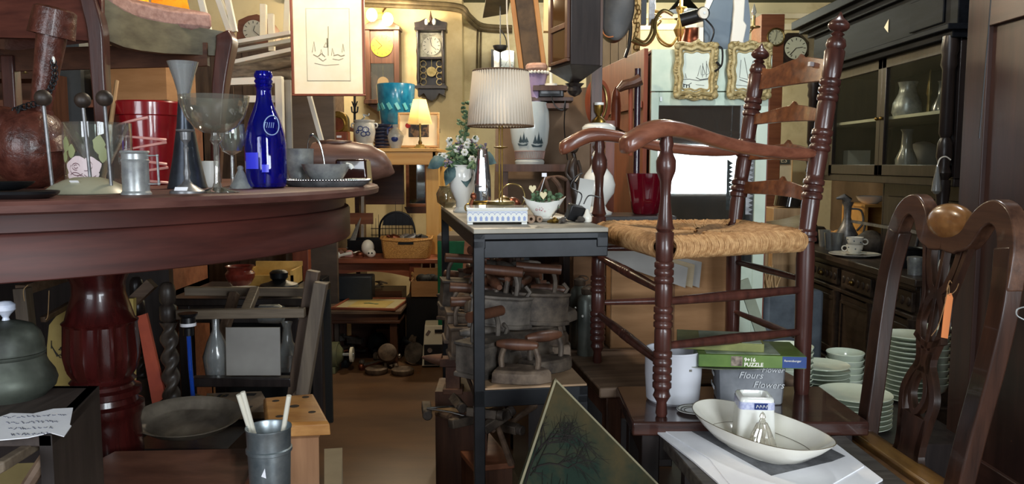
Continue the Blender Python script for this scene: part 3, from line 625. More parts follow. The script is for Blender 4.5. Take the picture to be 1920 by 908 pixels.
# --- print hanging from the ceiling
t, k = framed('hanging_picture', 'large framed pale etching of a harbour tower, hanging above the aisle', 'picture', 615, 84, 3.4, 138, 190, 4, redw,
    [(0, ivory, 'mount'), (24, mat('etching border', '#a8a48a', None, .7), 'plate_line'), (25, paperc, 'etching')], sm=mat('faint ink', '#8c866e', None, .9),
    sketch=[(1.2, [(0, -20), (0, 8), (1, 20), (1, 34)]), (3, [(-1, -5), (-1, 12)]), (1.6, [(-28, -18), (-20, -22), (-12, -16), (-6, -22)]), (1.6, [(10, -20), (18, -18), (24, -21), (31, -19)]), (1, [(-30, -14), (-26, 6), (-24, -12)]), (1, [(26, -14), (28, 2), (30, -12)]), (1, [(-8, -4), (-4, 4), (0, -4), (-8, -4)]), (1.2, [(-18, -24), (-10, -30), (-4, -26)]), (1, [(8, -26), (20, -28), (28, -25)]), (1, [(-16, -20), (-13, -8), (-10, -20)]), (1, [(6, -20), (8, -6), (11, -18)]), (.8, [(-26, -34), (-6, -38), (20, -36)])])
hc = t.location
b = MB(); [b.cyl((s*.14, .006, 95*k - .004), (s*.14, .006, ZC - hc.z), .0015, n=5) for s in (-1, 1)]; b.obj('hanging_wire', blackm, t)
# --- white chair frames in a stack
c0 = W(480, 170, 4.2); t = thing('white_chair_frame', 'upended white painted wooden chair with slatted back, left of the hanging etching', 'chair', c0); k = mpp(4.2)
def bar(t_, c_, p, q, w, d, m, nm, Y, Y2=None, extra=None):
    a = W(*p, Y) - c_; b2 = W(*q, Y2 or Y) - c_; dd = b2 - a; R = align(dd); b = MB()
    b.box((a + b2) / 2, (w, d, dd.length), R); return b.obj(nm, m, t_, bev=.002)
for p, q, w, Y, Y2 in (((444, 80), (548, 62), .035, 4.2, 4.1), ((442, 96), (550, 76), .025, 4.3, 4.2), ((440, 118), (552, 94), .045, 4.1, 4.0), ((442, 136), (560, 126), .0, 4.1, 4.1)):
    if w: bar(t, c0, p, q, w*1.35, .02, white, 'slat', Y, Y2)
for p, q, w, Y in (((494, 8), (494, 72), .026, 4.25), ((508, 26), (510, 96), .024, 4.25), ((540, -10), (536, 80), .02, 4.3)): bar(t, c0, p, q, w*1.25, .03, ivory, 'spindle', Y)
for p, q, w, Y in (((430, 154), (530, 150), .035, 4.1), ((458, 186), (530, 186), .02, 4.1), ((524, 148), (528, 345), .035, 4.05)): bar(t, c0, p, q, w*1.3, .035, white, 'leg', Y)
c0 = W(425, 40, 4.4); t = thing('white_lattice', 'white painted slatted frame leaning behind the pink-seated chair', 'frame', c0)
for p, q, w in (((372, -20), (392, 60), .03), ((404, -20), (432, 60), .045), ((425, -10), (440, 60), .03)): bar(t, c0, p, q, w, .03, white, 'slat', 4.4)
for py, lab in ((132, 'upper rolled grey rug under the white chair frame'), (146, 'lower rolled grey rug under the white chair frame')):
    a = W(436, py + 2, 4.3); e = W(548, py - 16 if py < 140 else py - 4, 4.3); k = mpp(4.3)
    b = MB(); b.cyl(a, e, 11*k, 10*k, 20); tag(b.obj('rolled_rug', rug), lab, 'rug')
o = bar(None, Vector((0, 0, 0)), (578, 172), (606, 275), .03, .02, white, 'white_wooden_strip', 4.0); tag(o, 'white wooden strip leaning below the hanging etching', 'strip')
o = bar(None, Vector((0, 0, 0)), (540, 150), (545, 345), .02, .03, greyp, 'grey_post', 4.1, 4.1); tag(o, 'slim grey post beside the white chair legs', 'post')
b = MB(); q = W(578, 172, 4.7); b.bb(q.x - .15, q.x + .15, 4.68, 4.72, 0, q.z); tag(b.obj('cupboard_panel', mat('taupe panel', '#4f4238', '#5f5044', .6, 0, (4, 4, 20))), 'plain taupe cupboard panel under the hanging etching', 'panel')
# --- cardboard box and lampshades above red pot
k = mpp(3.4); c0 = W(275, 160, 3.4)
b = MB(); b.box((0, 0, 0), (130*k, .3, 64*k)); t = tag(b.obj('cardboard_box', card, None, c0), 'big open cardboard box of straw behind the red planter', 'box')
b = MB()
for i in range(46):
    x = random.uniform(-62, 60)*k; z = 32*k; a = random.uniform(-1.3, 1.3); b.tube([(x, random.uniform(-.14, .1), z), (x + .04*math.sin(a), random.uniform(-.14, .1), z + .02*abs(math.cos(a)) + .004), (x + .08*math.sin(a), random.uniform(-.16, .1), z + .004)], .003, 4)
o = b.obj('packing_straw', palex, None, c0); tag(o, 'loose packing straw spilling over the open cardboard box', 'straw'); o['kind'] = 'stuff'
# shelf unit that carries the box
b = MB(); x0 = A(120, 3.4, 1).x - .5; x1 = A(345, 3.4, 1).x; zb = c0.z - 32*k
t = thing('shelf_unit', 'dark brown shelf unit behind the leather bottle', 'shelf', ((x0+x1)/2, 3.45, 0)); w = (x1-x0)/2
b.bb(-w, w, -.2, .2, zb-.03, zb); b.bb(-w, w, -.2, .2, .6, .63); b.bb(-w, w, .18, .2, 0, zb); b.bb(-w, -w+.03, -.2, .2, 0, zb); b.bb(w-.03, w, -.2, .2, 0, zb); b.obj('carcass', brownx, t, bev=.002)
b = MB(); b.box((0, 0, 0), (.9, .04, .62)); tag(b.obj('brown_board', walnutx, None, W(-30, 170, 3.6)), 'wide dark board at the far left behind the leather bottle', 'board')
b = MB(); b.box((0, 0, 0), (.10, .12, .66)); tag(b.obj('grey_metal_column', mat('dark grey steel', '#35383a', '#4a4e50', .5, .3, (4, 4, 4)), None, W(143, 150, 3.3)), 'dark grey steel column behind the three-rod holder', 'column')
for x, y, w_, h_, lab, m_ in ((252, -12, 26, 46, 'left pleated amber lampshade at the top edge above the seat', 'yellow shade l'), (318, -8, 36, 66, 'right amber lampshade at the top edge above the seat', 'yellow shade r')):
    k = mpp(3.6); c1_ = W(x, y, 3.6); t = thing('amber_lamp', lab, 'lamp', c1_)
    sm_ = shade_mat(m_, '#e0a83c'); MB().lathe(hollow(px_prof([(-h_/2, w_), (h_/2, w_*.6)], k), .002), n=28, close=False).obj('shade', sm_, t)
    light('bulb_light', 'POINT', (0, 0, 0), 1.6, (1, .7, .35), .03, parent=t)
# brass trophy and frame at far left
t = thing('brass_goblet', 'small shiny brass goblet on the dark shelf at far left', 'goblet', W(48, 142, 3.2)); k = mpp(3.2); g_ = t.location; b = MB(); b.bb(-.35, .14, -.08, .1, -.02, -.0005); b.bb(-.35, -.33, -.08, .1, -g_.z, -.02); b.bb(.12, .14, -.08, .1, -g_.z, -.02); tag(b.obj('narrow_shelf', walnut, None, g_), 'narrow dark shelf stand carrying the brass goblet', 'shelf')
MB().lathe(px_prof([(0, 9), (3, 8), (6, 2), (14, 2), (20, 8), (32, 11), (33, 9), (22, 5), (20, .1)], k), n=24).obj('cup', brass, t)
# --- low table with arched apron
zt = .567; Lt = Vector(((A(575, 4.9, zt).x + A(848, 4.9, zt).x) / 2, 5.2, 0)); hw = (A(848, 4.9, zt).x - A(575, 4.9, zt).x) / 2
t = thing('low_wooden_table', 'low red brown table with arched apron and turned legs, carrying the wicker basket', 'table', Lt)
MB().bb(-hw, hw, -.33, .33, zt - .028, zt).obj('tabletop', redx, t, bev=.006)
b = MB(); k = mpp(4.95)
ap = [(-hw + .06, zt - .03)] + [(lerp(-hw + .06, hw - .2, i / 16), zt - .03 - .11 + .055 * math.sin(PI * i / 16)) for i in range(17)] + [(hw - .2, zt - .03)]
b.prism(ap, .025, (0, -.25, 0)); b.obj('apron', redx, t)
lg = [(0, .032), (.03, .035), (.045, .026), (.06, .032), (.10, .048), (.26, .052), (.38, .04), (.42, .034), (.425, .044), (.435, .044), (.44, .036)]
for x, y in ((hw - .23, -.26), (hw - .23, .26), (-hw + .05, .26), (-hw + .03, -.28)):
    b = MB(); b.lathe(lg, (x, y, 0), n=20); b.box((x, y, .49), (.075, .075, .1)); b.obj('leg', redw, t, bev=.003)
b = MB(); b.bb(-.045, .045, -.03, .03, 0, .74); tag(b.obj('square_post', redw, None, A(571, 4.45, 0), bev=.004), 'thick red brown square post at the left end of the low table', 'post')
# wicker basket
Lw = A(764, 4.97, zt); k = mpp(4.97, zt); t = thing('wicker_basket', 'rectangular tan wicker basket full of bottles on the low table', 'basket', Lw, .03)
w, d, h = 47*k, .095, 36*k
b = MB(); pf = [(0, .86), (h*.02, .9), (h*.5, .96), (h, 1.0), (h + .01, .99), (h, .93), (.02, .84), (.015, .001)]
b.lathe([(z, r) for z, r in pf], n=40, sx=w*1.0, sy=d, sq=7); b.obj('weave', wick, t)
b = MB(); pts = []
for i in range(40):
    a = 2*PI*i/40; kk_ = 1/(abs(math.cos(a))**7 + abs(math.sin(a))**7)**(1/7); pts.append((w*kk_*math.cos(a), d*kk_*math.sin(a), h + .01*math.cos(2*a)))
b.tube(pts, .007, 8, closed=True); b.obj('rim', wick, t)
b = MB(); b.bb(-14*k, 14*k, -d-.003, -d+.004, h - 9*k, h - 3*k); b.obj('hand_hole', blackx, t)
for i, (x, L_, m_, lab) in enumerate(((-26, 26, copper, 'brown bottle at the left end of the wicker basket'), (-4, 40, glassf, 'grey glass bottle lying across the wicker basket'), (26, 22, blackp, 'black bottle at the right end of the wicker basket'), (10, 30, pewterd, 'dark metal flask in the middle of the wicker basket'))):
    b = MB(); R = rot(0, 1.25 if i % 2 else -1.2, .3); b.lathe(px_prof([(-L_/2, 8), (L_*.1, 8), (L_*.3, 3), (L_/2, 3), (L_/2, .1)], k), (0, 0, 0), R, 16)
    o = b.obj('bottle', m_, None, Lw + Vector((x*k, random.uniform(-.03, .03), h - .0))); tag(o, lab, 'bottle', 'bottles in the wicker basket')
# ceramic owl
Lo = A(692, 4.98, zt); k = mpp(4.98, zt); t = thing('ceramic_owl', 'white ceramic bird figurine lying beside the wicker basket', 'figurine', Lo)
b = MB(); b.sph((-2*k, 0, 18*k), (12*k, 11*k, 15*k), 24); b.sph((5*k, -7*k, 8*k), (9*k, 7*k, 8*k), 20); b.obj('body', porcw, t)
b = MB(); [b.sph((x*k, -14*k, 9*k), 1.6*k, 8) for x in (2, 8)]; b.obj('eyes', blackx, t)
# glass tumbler + trinkets
turned('glass_tumbler', glassf, [(0, 8), (2, 9), (18, 10), (19, 10)], 600, 4.93, zt, 'upturned clear tumbler at the left end of the low table', 'tumbler', hol=.0015)
trk = [(632, 'carved wooden bird trinket beside the tumbler', brownx, 0), (648, 'dark pocket knife on the low table', blackm, 1), (662, 'silver spoon end among the trinkets on the low table', chrome, 1), (630, 'small pale shell at the front of the low table', porcw, 2), (646, 'pale bone piece at the front of the low table', porcw, 1), (674, 'small brown leather purse in front of the figurine', copper, 2), (655, 'pink stone trinket in the middle of the low table', pinkl, 2)]
for i, (x, lab, m_, sh) in enumerate(trk):
    Y = 4.95 + .07 * (i in (0, 1, 2, 6)); k = mpp(Y, zt); b = MB()
    if sh == 0: b.tube([(-16*k, 0, 6*k), (-6*k, 0, 8*k), (6*k, 0, 7*k), (15*k, 0, 5*k)], [2*k, 6*k, 7*k, 2*k], 10); b.sph((-14*k, 0, 10*k), 4*k, 10)
    elif sh == 1: b.tube([(-12*k, 0, 3*k), (0, 0, 6*k), (12*k, .02, 8*k)], [2.5*k, 3*k, 3.5*k], 8)
    else: b.sph((0, 0, 6*k), (8*k, 6*k, 6*k), 12); b.box((0, 0, 2*k), (14*k, 12*k, 4*k))
    tag(b.obj('trinket', m_, None, A(x, Y, zt)), lab, 'trinket', 'trinkets on the low table')
# dark tray and fire grate behind
b = MB(); Lk = A(706, 5.25, zt); k = mpp(5.25, zt); t = thing('black_tray', 'long black metal tray standing behind the trinkets', 'tray', Lk)
b.bb(-50*k, 50*k, -.05, .09, 0, .008); b.bb(-50*k, 50*k, -.055, -.045, 0, 24*k); b.bb(-50*k, 50*k, .085, .095, 0, 26*k); b.bb(-52*k, -48*k, -.05, .09, 0, 26*k); b.bb(48*k, 52*k, -.05, .09, 0, 26*k); b.obj('trough', blackm, t, bev=.003)
Lf = A(745, 5.45, zt); k = mpp(5.45, zt); t = thing('fire_grate', 'black wire fire grate with arched back and upright spikes', 'grate', Lf)
b = MB(); arch = [(-34*k, .03, 0), (-34*k, .03, 40*k), (-26*k, .03, 58*k), (-10*k, .03, 68*k), (8*k, .03, 68*k), (24*k, .03, 58*k), (32*k, .03, 34*k), (32*k, .03, 0)]
b.tube(smooth_pts(arch, 4), 2*k, 6); b.prism([(-28*k, 44*k), (30*k, 44*k), (27*k, 58*k), (8*k, 69*k), (-10*k, 69*k), (-26*k, 60*k)], .006, (0, .03, 0)); b.obj('arched_back', blackm, t)
for i in range(13):
    x = -44 + i*6.2; h_ = (52 + 14*((i*7) % 5)/4 + (24 if i in (7, 9, 11) else 0)) ; b = MB(); b.cyl((x*k, -.06 + .02*(i % 2), 0), (x*k, -.06 + .02*(i % 2), h_*k), .9*k, .3*k, 6); b.obj('spike', blackm, t)
b = MB(); [b.cyl((-46*k, -.06, z*k), (32*k, -.06, z*k), .8*k, n=6) for z in (16, 28, 40)]; b.obj('cross_wire', blackm, t)
b = MB(); b.box((0, 0, 0), (.17, .02, .075)); tag(b.obj('wooden_rail', brownx, None, W(676, 410, 5.4)), 'short brown wooden chair rail behind the black tray', 'rail')
o = bar(None, Vector((0, 0, 0)), (680, 360), (680, 470), .02, .02, porcw, 'white_post', 5.6); tag(o, 'slim white post behind the short brown rail', 'post')
b = MB(); [b.cyl(W(650 + i*3, 466, 5.2), W(668 + i*2, 425 - i*4, 5.3), .004, n=6) for i in range(5)]; tag(b.obj('bundle_of_cutlery', pewter), 'bundle of thin metal rods left of the black tray', 'rods')
# --- pine table standing on the low table
zp = 1.243; Lp = Vector(((A(688, 5.0, zp).x + A(822, 5.0, zp).x) / 2, 5.32, zt)); hw2 = .0 + (A(822, 5.0, zp).x - A(560, 5.0, zp).x) / 2
Lp.x = (A(560, 5.0, zp).x + A(822, 5.0, zp).x) / 2
t = thing('pine_table', 'pale pine table stacked on the low table, carrying jars and a lamp', 'table', Lp); hp = zp - zt
MB().bb(-hw2, hw2, -.42, .25, hp - .02, hp).obj('tabletop', pine, t, bev=.003)
b = MB(); b.bb(-hw2+.01, hw2-.01, -.40, -.38, hp-.1, hp-.02); b.bb(-hw2+.01, hw2-.01, .21, .23, hp-.1, hp-.02); b.bb(hw2-.03, hw2-.01, -.4, .23, hp-.1, hp-.02); b.obj('apron', pine, t, bev=.002)
for x, y in ((hw2-.05, -.17), (hw2-.05, .2), (-hw2+.05, -.17), (-hw2+.05, .2)): MB().box((x, y, (hp-.02)/2), (.085, .075, hp-.02)).obj('leg', pinez, t, bev=.003)
# yellow side board beside the pine table
b = MB(); b.bb(-.014, .014, -.05, .05, 0, .37); tag(b.obj('pine_post', pinez, None, A(843, 5.05, zt), bev=.003), 'narrow pine post beside the leg of the pine table', 'post')
# items on the pine table
k = mpp(5.05)
t = thing('coffee_grinder', 'red brown wooden box coffee grinder on the pine table', 'grinder', A(636, 5.05, zp))
b = MB(); b.box((0, 0, 16*k), (36*k, 34*k, 30*k)); b.box((0, 0, 1.5*k), (42*k, 38*k, 3*k)); b.obj('case', redw, t, bev=.003)
dr = MB().box((0, -18*k, 12*k), (26*k, 3*k, 14*k)).obj('drawer', redw, t, bev=.002); MB().sph((0, -21*k, 12*k), 2.5*k, 10).obj('knob', brass, dr)
MB().box((4*k, -17.6*k, 22*k), (9*k, .001, 4*k)).obj('price_sticker', paper, t)
t = thing('brass_lantern', 'round-topped old brass carriage lantern on the coffee grinder', 'lantern', A(636, 5.05, zp + 31*k))
b = MB(); arc = [(-18*k, 0)] + [(-18*k*math.cos(PI*i/12), 20*k + 18*k*math.sin(PI*i/12)) for i in range(13)] + [(18*k, 0)]
b.prism(arc, .08); b.obj('body', olbrass, t, bev=.004); MB().cyl((0, -.05, 14*k), (0, -.038, 14*k), 13*k, n=28).obj('lens', copper, t)
b = MB(); ring(b, (0, -.045, 14*k), 13*k, 2*k, rotm=rot(PI/2, 0, 0)); b.obj('lens_ring', olbrass, t)
t = thing('stoneware_jar', 'grey stoneware jar with blue flower painting and small ears', 'jar', A(684, 4.98, zp))
MB().lathe(hollow(px_prof([(0, 17), (3, 17), (10, 15), (14, 17), (30, 20), (42, 19.5), (47, 17), (50, 19), (52, 19)], k), 1.5*k), n=36, close=False).obj('body', stone, t)
b = MB()
for s in (-1, 1): ring(b, (s*20*k, 0, 42*k), 4*k, 1.6*k, 12, 6, rot(PI/2, 0, 0))
b.obj('ear', stone, t)
b = MB()
for cx, cz, r in ((-4, 36, 5), (6, 34, 6), (2, 26, 5), (10, 27, 4), (-10, 30, 3)):
    for j in range(10):
        a = 2*PI*j/10; x = cx + r*math.cos(a); z = cz + r*.8*math.sin(a)
        a2 = 2*PI*(j+1)/10; x2 = cx + r*math.cos(a2); z2 = cz + r*.8*math.sin(a2); Rr = 20.3
        f = lambda x, z: Vector((Rr*math.sin(x/Rr), -Rr*math.cos(x/Rr), z))*k
        b.tube([f(x, z), f(x2, z2)], .8*k, 5)
b.obj('blue_painting', cobalt, t)
for i in range(7):
    turned('navy_bowl', navy, [(0, 13), (2, 15.5), (5, 17), (6.5, 17), (6, 13)], 717, 5.1, zp + i*6.6*k, ('topmost navy glazed bowl of the stack on the pine table' if i == 6 else 'navy glazed bowl in the stack on the pine table, under the topmost' if i else 'bottom navy glazed bowl of the stack on the pine table'), 'bowl', 'stacked navy bowls')
b = MB(); b.tube(smooth_pts([(-12*k, 0, 0), (-6*k, 0, 6*k), (-9*k, 0, 10*k), (0, 0, 8*k), (2*k, 0, 12*k)], 3), 1.4*k, 6); tag(b.obj('metal_tap', pewter, None, A(690, 4.98, zp + 52*k)), 'small metal tap lying on top of the jars', 'tap')
t = thing('stoneware_jug', 'small grey stoneware jug with a blue medallion and narrow neck', 'jug', A(742, 4.98, zp))
MB().lathe(hollow(px_prof([(0, 9), (3, 10), (10, 12.5), (22, 15), (30, 12), (36, 6), (38, 5), (44, 6)], k), k), n=32, close=False).obj('body', stone, t)
b = MB(); b.sph((0, -9.5*k, 19*k), (8*k, 5.6*k, 9*k), 16); b.obj('medallion', cobalt, t); b = MB(); b.tube(smooth_pts([(-5*k, 0, 40*k), (-14*k, 0, 36*k), (-14*k, 0, 26*k)], 3), 1.6*k, 6); b.obj('handle', cobalt, t)
# framed colour print behind lamp
t, kk = framed('framed_print', 'framed dark red and blue figure print behind the small lamp', 'picture', 785, 244, 5.22, 78, 66, 4, palex, [(0, paperc, 'mount'), (16, mat('colour print', '#20242c', '#6f5a4a', .6, 0, (28, 28, 28), 3, ramp=(.48, .6)), 'print')], rx=-.12)
b = MB(); b.cyl((-20*kk, -.006, 8*kk), (-20*kk, -.01, 8*kk), 5*kk, n=10); b.obj('red_accent', redgl, t)
# small table lamp (lit)
Ll = A(788, 5.0, zp); t = thing('table_lamp', 'small lit lamp with cream hexagonal shade on the pine table', 'lamp', Ll)
b = MB(); b.box((0, 0, 2*k), (20*k, 18*k, 4*k)); b.box((0, 0, 5*k), (14*k, 12*k, 5*k)); b.obj('base', olbrass, t, bev=.002); b = MB(); b.lathe(px_prof([(7, 3), (12, 4), (16, 2), (50, 1.6), (60, 1.6)], k), n=12); b.obj('stem', brass, t)
MB().lathe(hollow(px_prof([(45, 25), (90, 13)], k), .0015), n=6, close=False).obj('lamp_shade', shade_mat('cream shade small', '#f2e6c0', dens=.6), t, ang=20)
MB().sph((0, 0, 66*k), 5*k, 12).obj('bulb', bulbm, t); light('bulb_light', 'POINT', (0, 0, 74*k), 2.6, (1, .8, .5), .02, parent=t)
# big blue pot on wall shelf
kb = mpp(5.75); zbp = W(743, 240, 5.75).z; t = thing('blue_flower_pot', 'large turquoise blue glazed flower pot with a raised frieze', 'pot', A(743, 5.75, zbp))
MB().lathe(hollow(px_prof([(0, 26), (3, 28), (44, 33), (48, 34), (78, 36), (80, 35)], kb), 2*kb), n=48, close=False).obj('body', stoneb, t)
b = MB()
for i in range(14): a = 2*PI*i/14; r = 32.8*kb; b.box((r*math.cos(a), r*math.sin(a), 38*kb), (3*kb, 6*kb, 13*kb), rot(.5, 0, a))
b.obj('raised_frieze', mat('pale turquoise', '#5fb0b8', None, .3), t)
b = MB(); b.bb(-.3, .3, -.15, .15, 0, .03); b.bb(-.28, -.25, -.13, .13, -(zbp-.03), 0); b.bb(.25, .28, -.13, .13, -(zbp-.03), 0); tag(b.obj('plant_stand', walnutx, None, A(743, 5.75, zbp - .03)), 'plain dark stand carrying the turquoise pot', 'stand')
# coat rack
b = MB(); b.cyl(W(665, 285, 5.9), W(665, 176, 5.9), .009, n=8)
for s in (-1, 1): b.tube([W(665, 212, 5.9), W(665 + s*5, 210, 5.85), W(665 + s*6, 200, 5.85)], .006, 6); b.tube([W(665, 205, 5.9), W(665 + s*5, 190, 5.9)], .005, 6)
tag(b.obj('coat_rack', blackm), 'slim black metal hook rack against the yellow wall', 'rack')
# glazed wall cabinet low behind pine table
t, kk = framed('wall_mirror', 'tall mirror in a brown frame on the back wall under the pine table', 'mirror', 782, 340, 6.3, 42, 96, 6, brownx, [(0, mirror, 'mirror_glass')])
b = MB(); b.prism([(-24*kk, -48*kk), (24*kk, -48*kk), (18*kk, -60*kk), (-18*kk, -60*kk)], .05); b.obj('bottom_ledge', walnut, t)
b = MB(); b.box((0, 0, 0), (.34, .05, .34)); tag(b.obj('wooden_chest_back', walnutx, None, W(714, 340, 5.9)), 'dark wooden board standing under the pine table', 'board')
# --- small chest under the low table
zl = .325; Y0 = 4.44; xa = A(598, Y0, zl).x; xb = A(752, Y0, zl).x
t = thing('low_side_table', 'small moulded brown table under the low table, carrying a flat picture', 'table', ((xa+xb)/2, Y0 + .22, 0)); hw = (xb-xa)/2
b = MB(); b.bb(-hw, hw, -.22, .22, zl-.02, zl); b.obj('tabletop', dusty, t, bev=.004)
b = MB(); b.bb(-hw+.02, hw-.02, -.2, .2, zl-.06, zl-.02); b.bb(-hw+.01, hw-.01, -.21, .21, zl-.075, zl-.058); b.obj('apron', walnutx, t, bev=.003)
for sx in (-1, 1):
    for sy in (-1, 1): MB().bb(sx*(hw-.05)-.02, sx*(hw-.05)+.02, sy*.17-.02, sy*.17+.02, 0, zl-.06).obj('leg', walnut, t, bev=.003)
t, kk = framed('flat_framed_picture', 'framed cream floral print lying flat on the small moulded table', 'picture', 0, 0, 4.5, 122, 120, 3, redx, [(0, mat('cream mount', '#a79a72', '#b5a880', .7, 0, (6, 6, 6)), 'mount'), (22, yellow, 'print')], rx=-PI/2, rz=-.1, dep=.014, loc=Vector(A(697, Y0 + .19, zl + .009)))
b = MB(); [b.sph((x*kk, -.001 , z*kk), (5*kk, .0012, 3*kk), 8) for x, z in ((-12, 2), (-6, 4), (0, 1), (10, -3))]; b.obj('flower_print', leafm, t)
t = thing('black_file_box', 'narrow black file box with two silver rings on the small table', 'box', A(603, Y0 + .06, zl)); k = mpp(4.5, .3)
MB().box((0, 0, 30*k), (19*k, .16, 60*k)).obj('case', blackp, t, bev=.003); b = MB(); [b.cyl((3*k, -.081, z*k), (3*k, -.084, z*k), 3.2*k, n=14) for z in (47, 55)]; b.obj('rings', chrome, t)
b = MB(); b.box((0, 0, .075), (.3, .12, .15)); tag(b.obj('dark_blue_case', mat('dark slate case', '#1d2229', '#2c323a', .5, 0, (6, 6, 6)), None, A(655, 4.84, zl), bev=.01), 'dark slate case behind the flat framed print', 'case')
for i in range(5):
    b = MB(); b.tube([(0, 0, .006), (.05, .03, .012), (.09, .06, .008)], [.005, .007, .003], 6); tag(b.obj('garden_tool', greyw, None, A(690 + 9*i, 5.0, .36 + .008*i), (0, 0, .5*i)), 'pale wooden tool handle in the pile behind the flat print', 'tool', 'tool handles behind the flat print')
# support for those
b = MB(); b.bb(-.16, .16, -.1, .12, 0, .36); tag(b.obj('wooden_crate', walnutx, None, A(712, 5.03, 0)), 'dark crate under the low table behind the flat print', 'crate')
for i in range(4):
    o = bar(None, Vector((0, 0, 0)), (772, 512 + i*9), (800, 538 + i*7), .012, .02, palex, 'wooden_lath', 4.9, 4.8); tag(o, 'pale wooden lath in the bundle right of the turned leg', 'lath', 'laths behind the turned table leg')
# cardboard boxes and electric device
k = mpp(4.75, .4); zb2 = .36
b = MB(); b.bb(-.13, .16, -.1, .1, 0, zb2); tag(b.obj('black_crate', blackp, None, A(806, 4.8, 0), bev=.004), 'black crate under the open cardboard box', 'crate')
t = thing('open_cardboard_box', 'small open cardboard box with black fabric inside', 'box', A(806, 4.78, zb2))
b = MB(); w, d, h = .105, .09, 30*k; b.bb(-w, w, -d, -d+.004, 0, h); b.bb(-w, w, d-.004, d, 0, h*1.6); b.bb(-w, -w+.004, -d, d, 0, h); b.bb(w-.004, w, -d, d, 0, h); b.bb(-w, w, -d, d, 0, .004); b.obj('carton', card, t)
b = MB(); [b.sph((random.uniform(-.07, .07), random.uniform(-.05, .03), h), (.035, .03, .03), 10) for _ in range(8)]; o = b.obj('black_cloth', blackx, None, A(806, 4.78, zb2)); tag(o, 'crumpled black cloth stuffed in the small cardboard box', 'cloth')
k = mpp(4.5, .1); t = thing('electric_control_box', 'white and black electric control box with knobs on the floor', 'device', A(826, 4.52, 0), .08)
MB().prism([(-34*k, 0), (36*k, 0), (36*k, 76*k), (-28*k, 76*k)], .16, (0, 0, .01)).obj('case', cream, t, bev=.004)
b = MB(); b.bb(-30*k, 33*k, -.088, -.078, 6*k, 44*k); b.bb(-10*k, 8*k, -.088, -.078, 66*k, 72*k); b.obj('control_panel', blackp, t, bev=.002)
for z in (14, 31): b = MB(); b.cyl((-19*k, -.088, z*k+.01), (-19*k, -.1, z*k+.01), 4.5*k, n=16); b.obj('knob', chrome, t)
b = MB(); [b.bb((x-4)*k, (x+4)*k, -.09, -.087, 10*k, 17*k) for x in (-4, 13, 26)]; b.obj('switch_labels', white, t)
b = MB(); b.box((-22*k, -.082, 66*k), (5*k, .004, 10*k), rot(0, .6, 0)); b.obj('clip', chrome, t)
# --- floor clutter: grinder motor, discs, pulleys, skates
k = mpp(4.36, .1); Lm = A(612, 4.36, 0); t = thing('bench_grinder', 'old olive green bench grinder motor on the floor', 'grinder', Lm)
b = MB(); b.cyl((-34*k, 0, 32*k), (24*k, 0, 32*k), 24*k, n=28); b.cyl((24*k, 0, 32*k), (32*k, 0, 32*k), 20*k, 10*k, 24); b.box((-4*k, 0, 6*k), (50*k, 40*k, 12*k)); b.obj('motor', mat('olive green enamel', '#4c4e38', '#66684c', .45, .1, (9, 9, 9)), t, bev=.002)
MB().cyl((30*k, 0, 32*k), (52*k, 0, 32*k), 3*k, n=10).obj('axle', pewter, t); MB().cyl((46*k, 0, 32*k), (51*k, 0, 32*k), 14*k, n=28).obj('grinding_wheel', cream, t)
MB().box((-2*k, -24*k, 30*k), (18*k, 2*k, 16*k)).obj('type_plate', blackx, t)
b = MB(); b.cyl((0, 0, 0), (0, .01, 0), 6*k, n=20); tag(b.obj('white_disc', porcw, None, A(616, 4.2, 6*k)), 'small round white disc lying in front of the bench grinder', 'disc')
random.seed(3)
mm = [iron, ironb, irong, blackm, copper]
spec = [(706, 4.32, 'old iron disc wheel, left one lying on the floor under the low table'), (755, 4.30, 'old iron disc wheel, right one lying on the floor under the low table')]
for x, Y, lab in spec:
    b = MB(); b.lathe([(0, .055), (.012, .062), (.028, .062), (.034, .05), (.03, .02), (.034, .0005)], n=28); tag(b.obj('disc_wheel', ironb, None, A(x, Y, 0)), lab, 'wheel')
t = thing('angle_grinder', 'round metal gear housing with bright centre on top of the scrap', 'machine part', A(725, 4.38, .034))
b = MB(); b.lathe([(0, .04), (.03, .055), (.06, .05), (.07, .03), (.075, .0005)], n=24, R=rot(1.1, 0, .2), c=(0, .02, .05)); b.obj('housing', ironb, t); b = MB(); b.sph((.075, -.03, .055), .012, 12); b.obj('bright_boss', chrome, t)
b = MB(); b.cyl((0, 0, .0), (0, -.02, -.07), .008, n=8); b.obj('spindle', iron, t, (0, -.03, .04))
t = thing('wheel_pulley', 'grey grooved pulley wheel beside the turned table leg', 'pulley', A(777, 4.5, .07)); b = MB(); b.lathe([(-.015, .06), (-.012, .045), (.012, .045), (.015, .06), (.015, .02), (.02, .0005)], n=24, R=rot(1.4, 0, -.5)); b.obj('rim', irong, t)
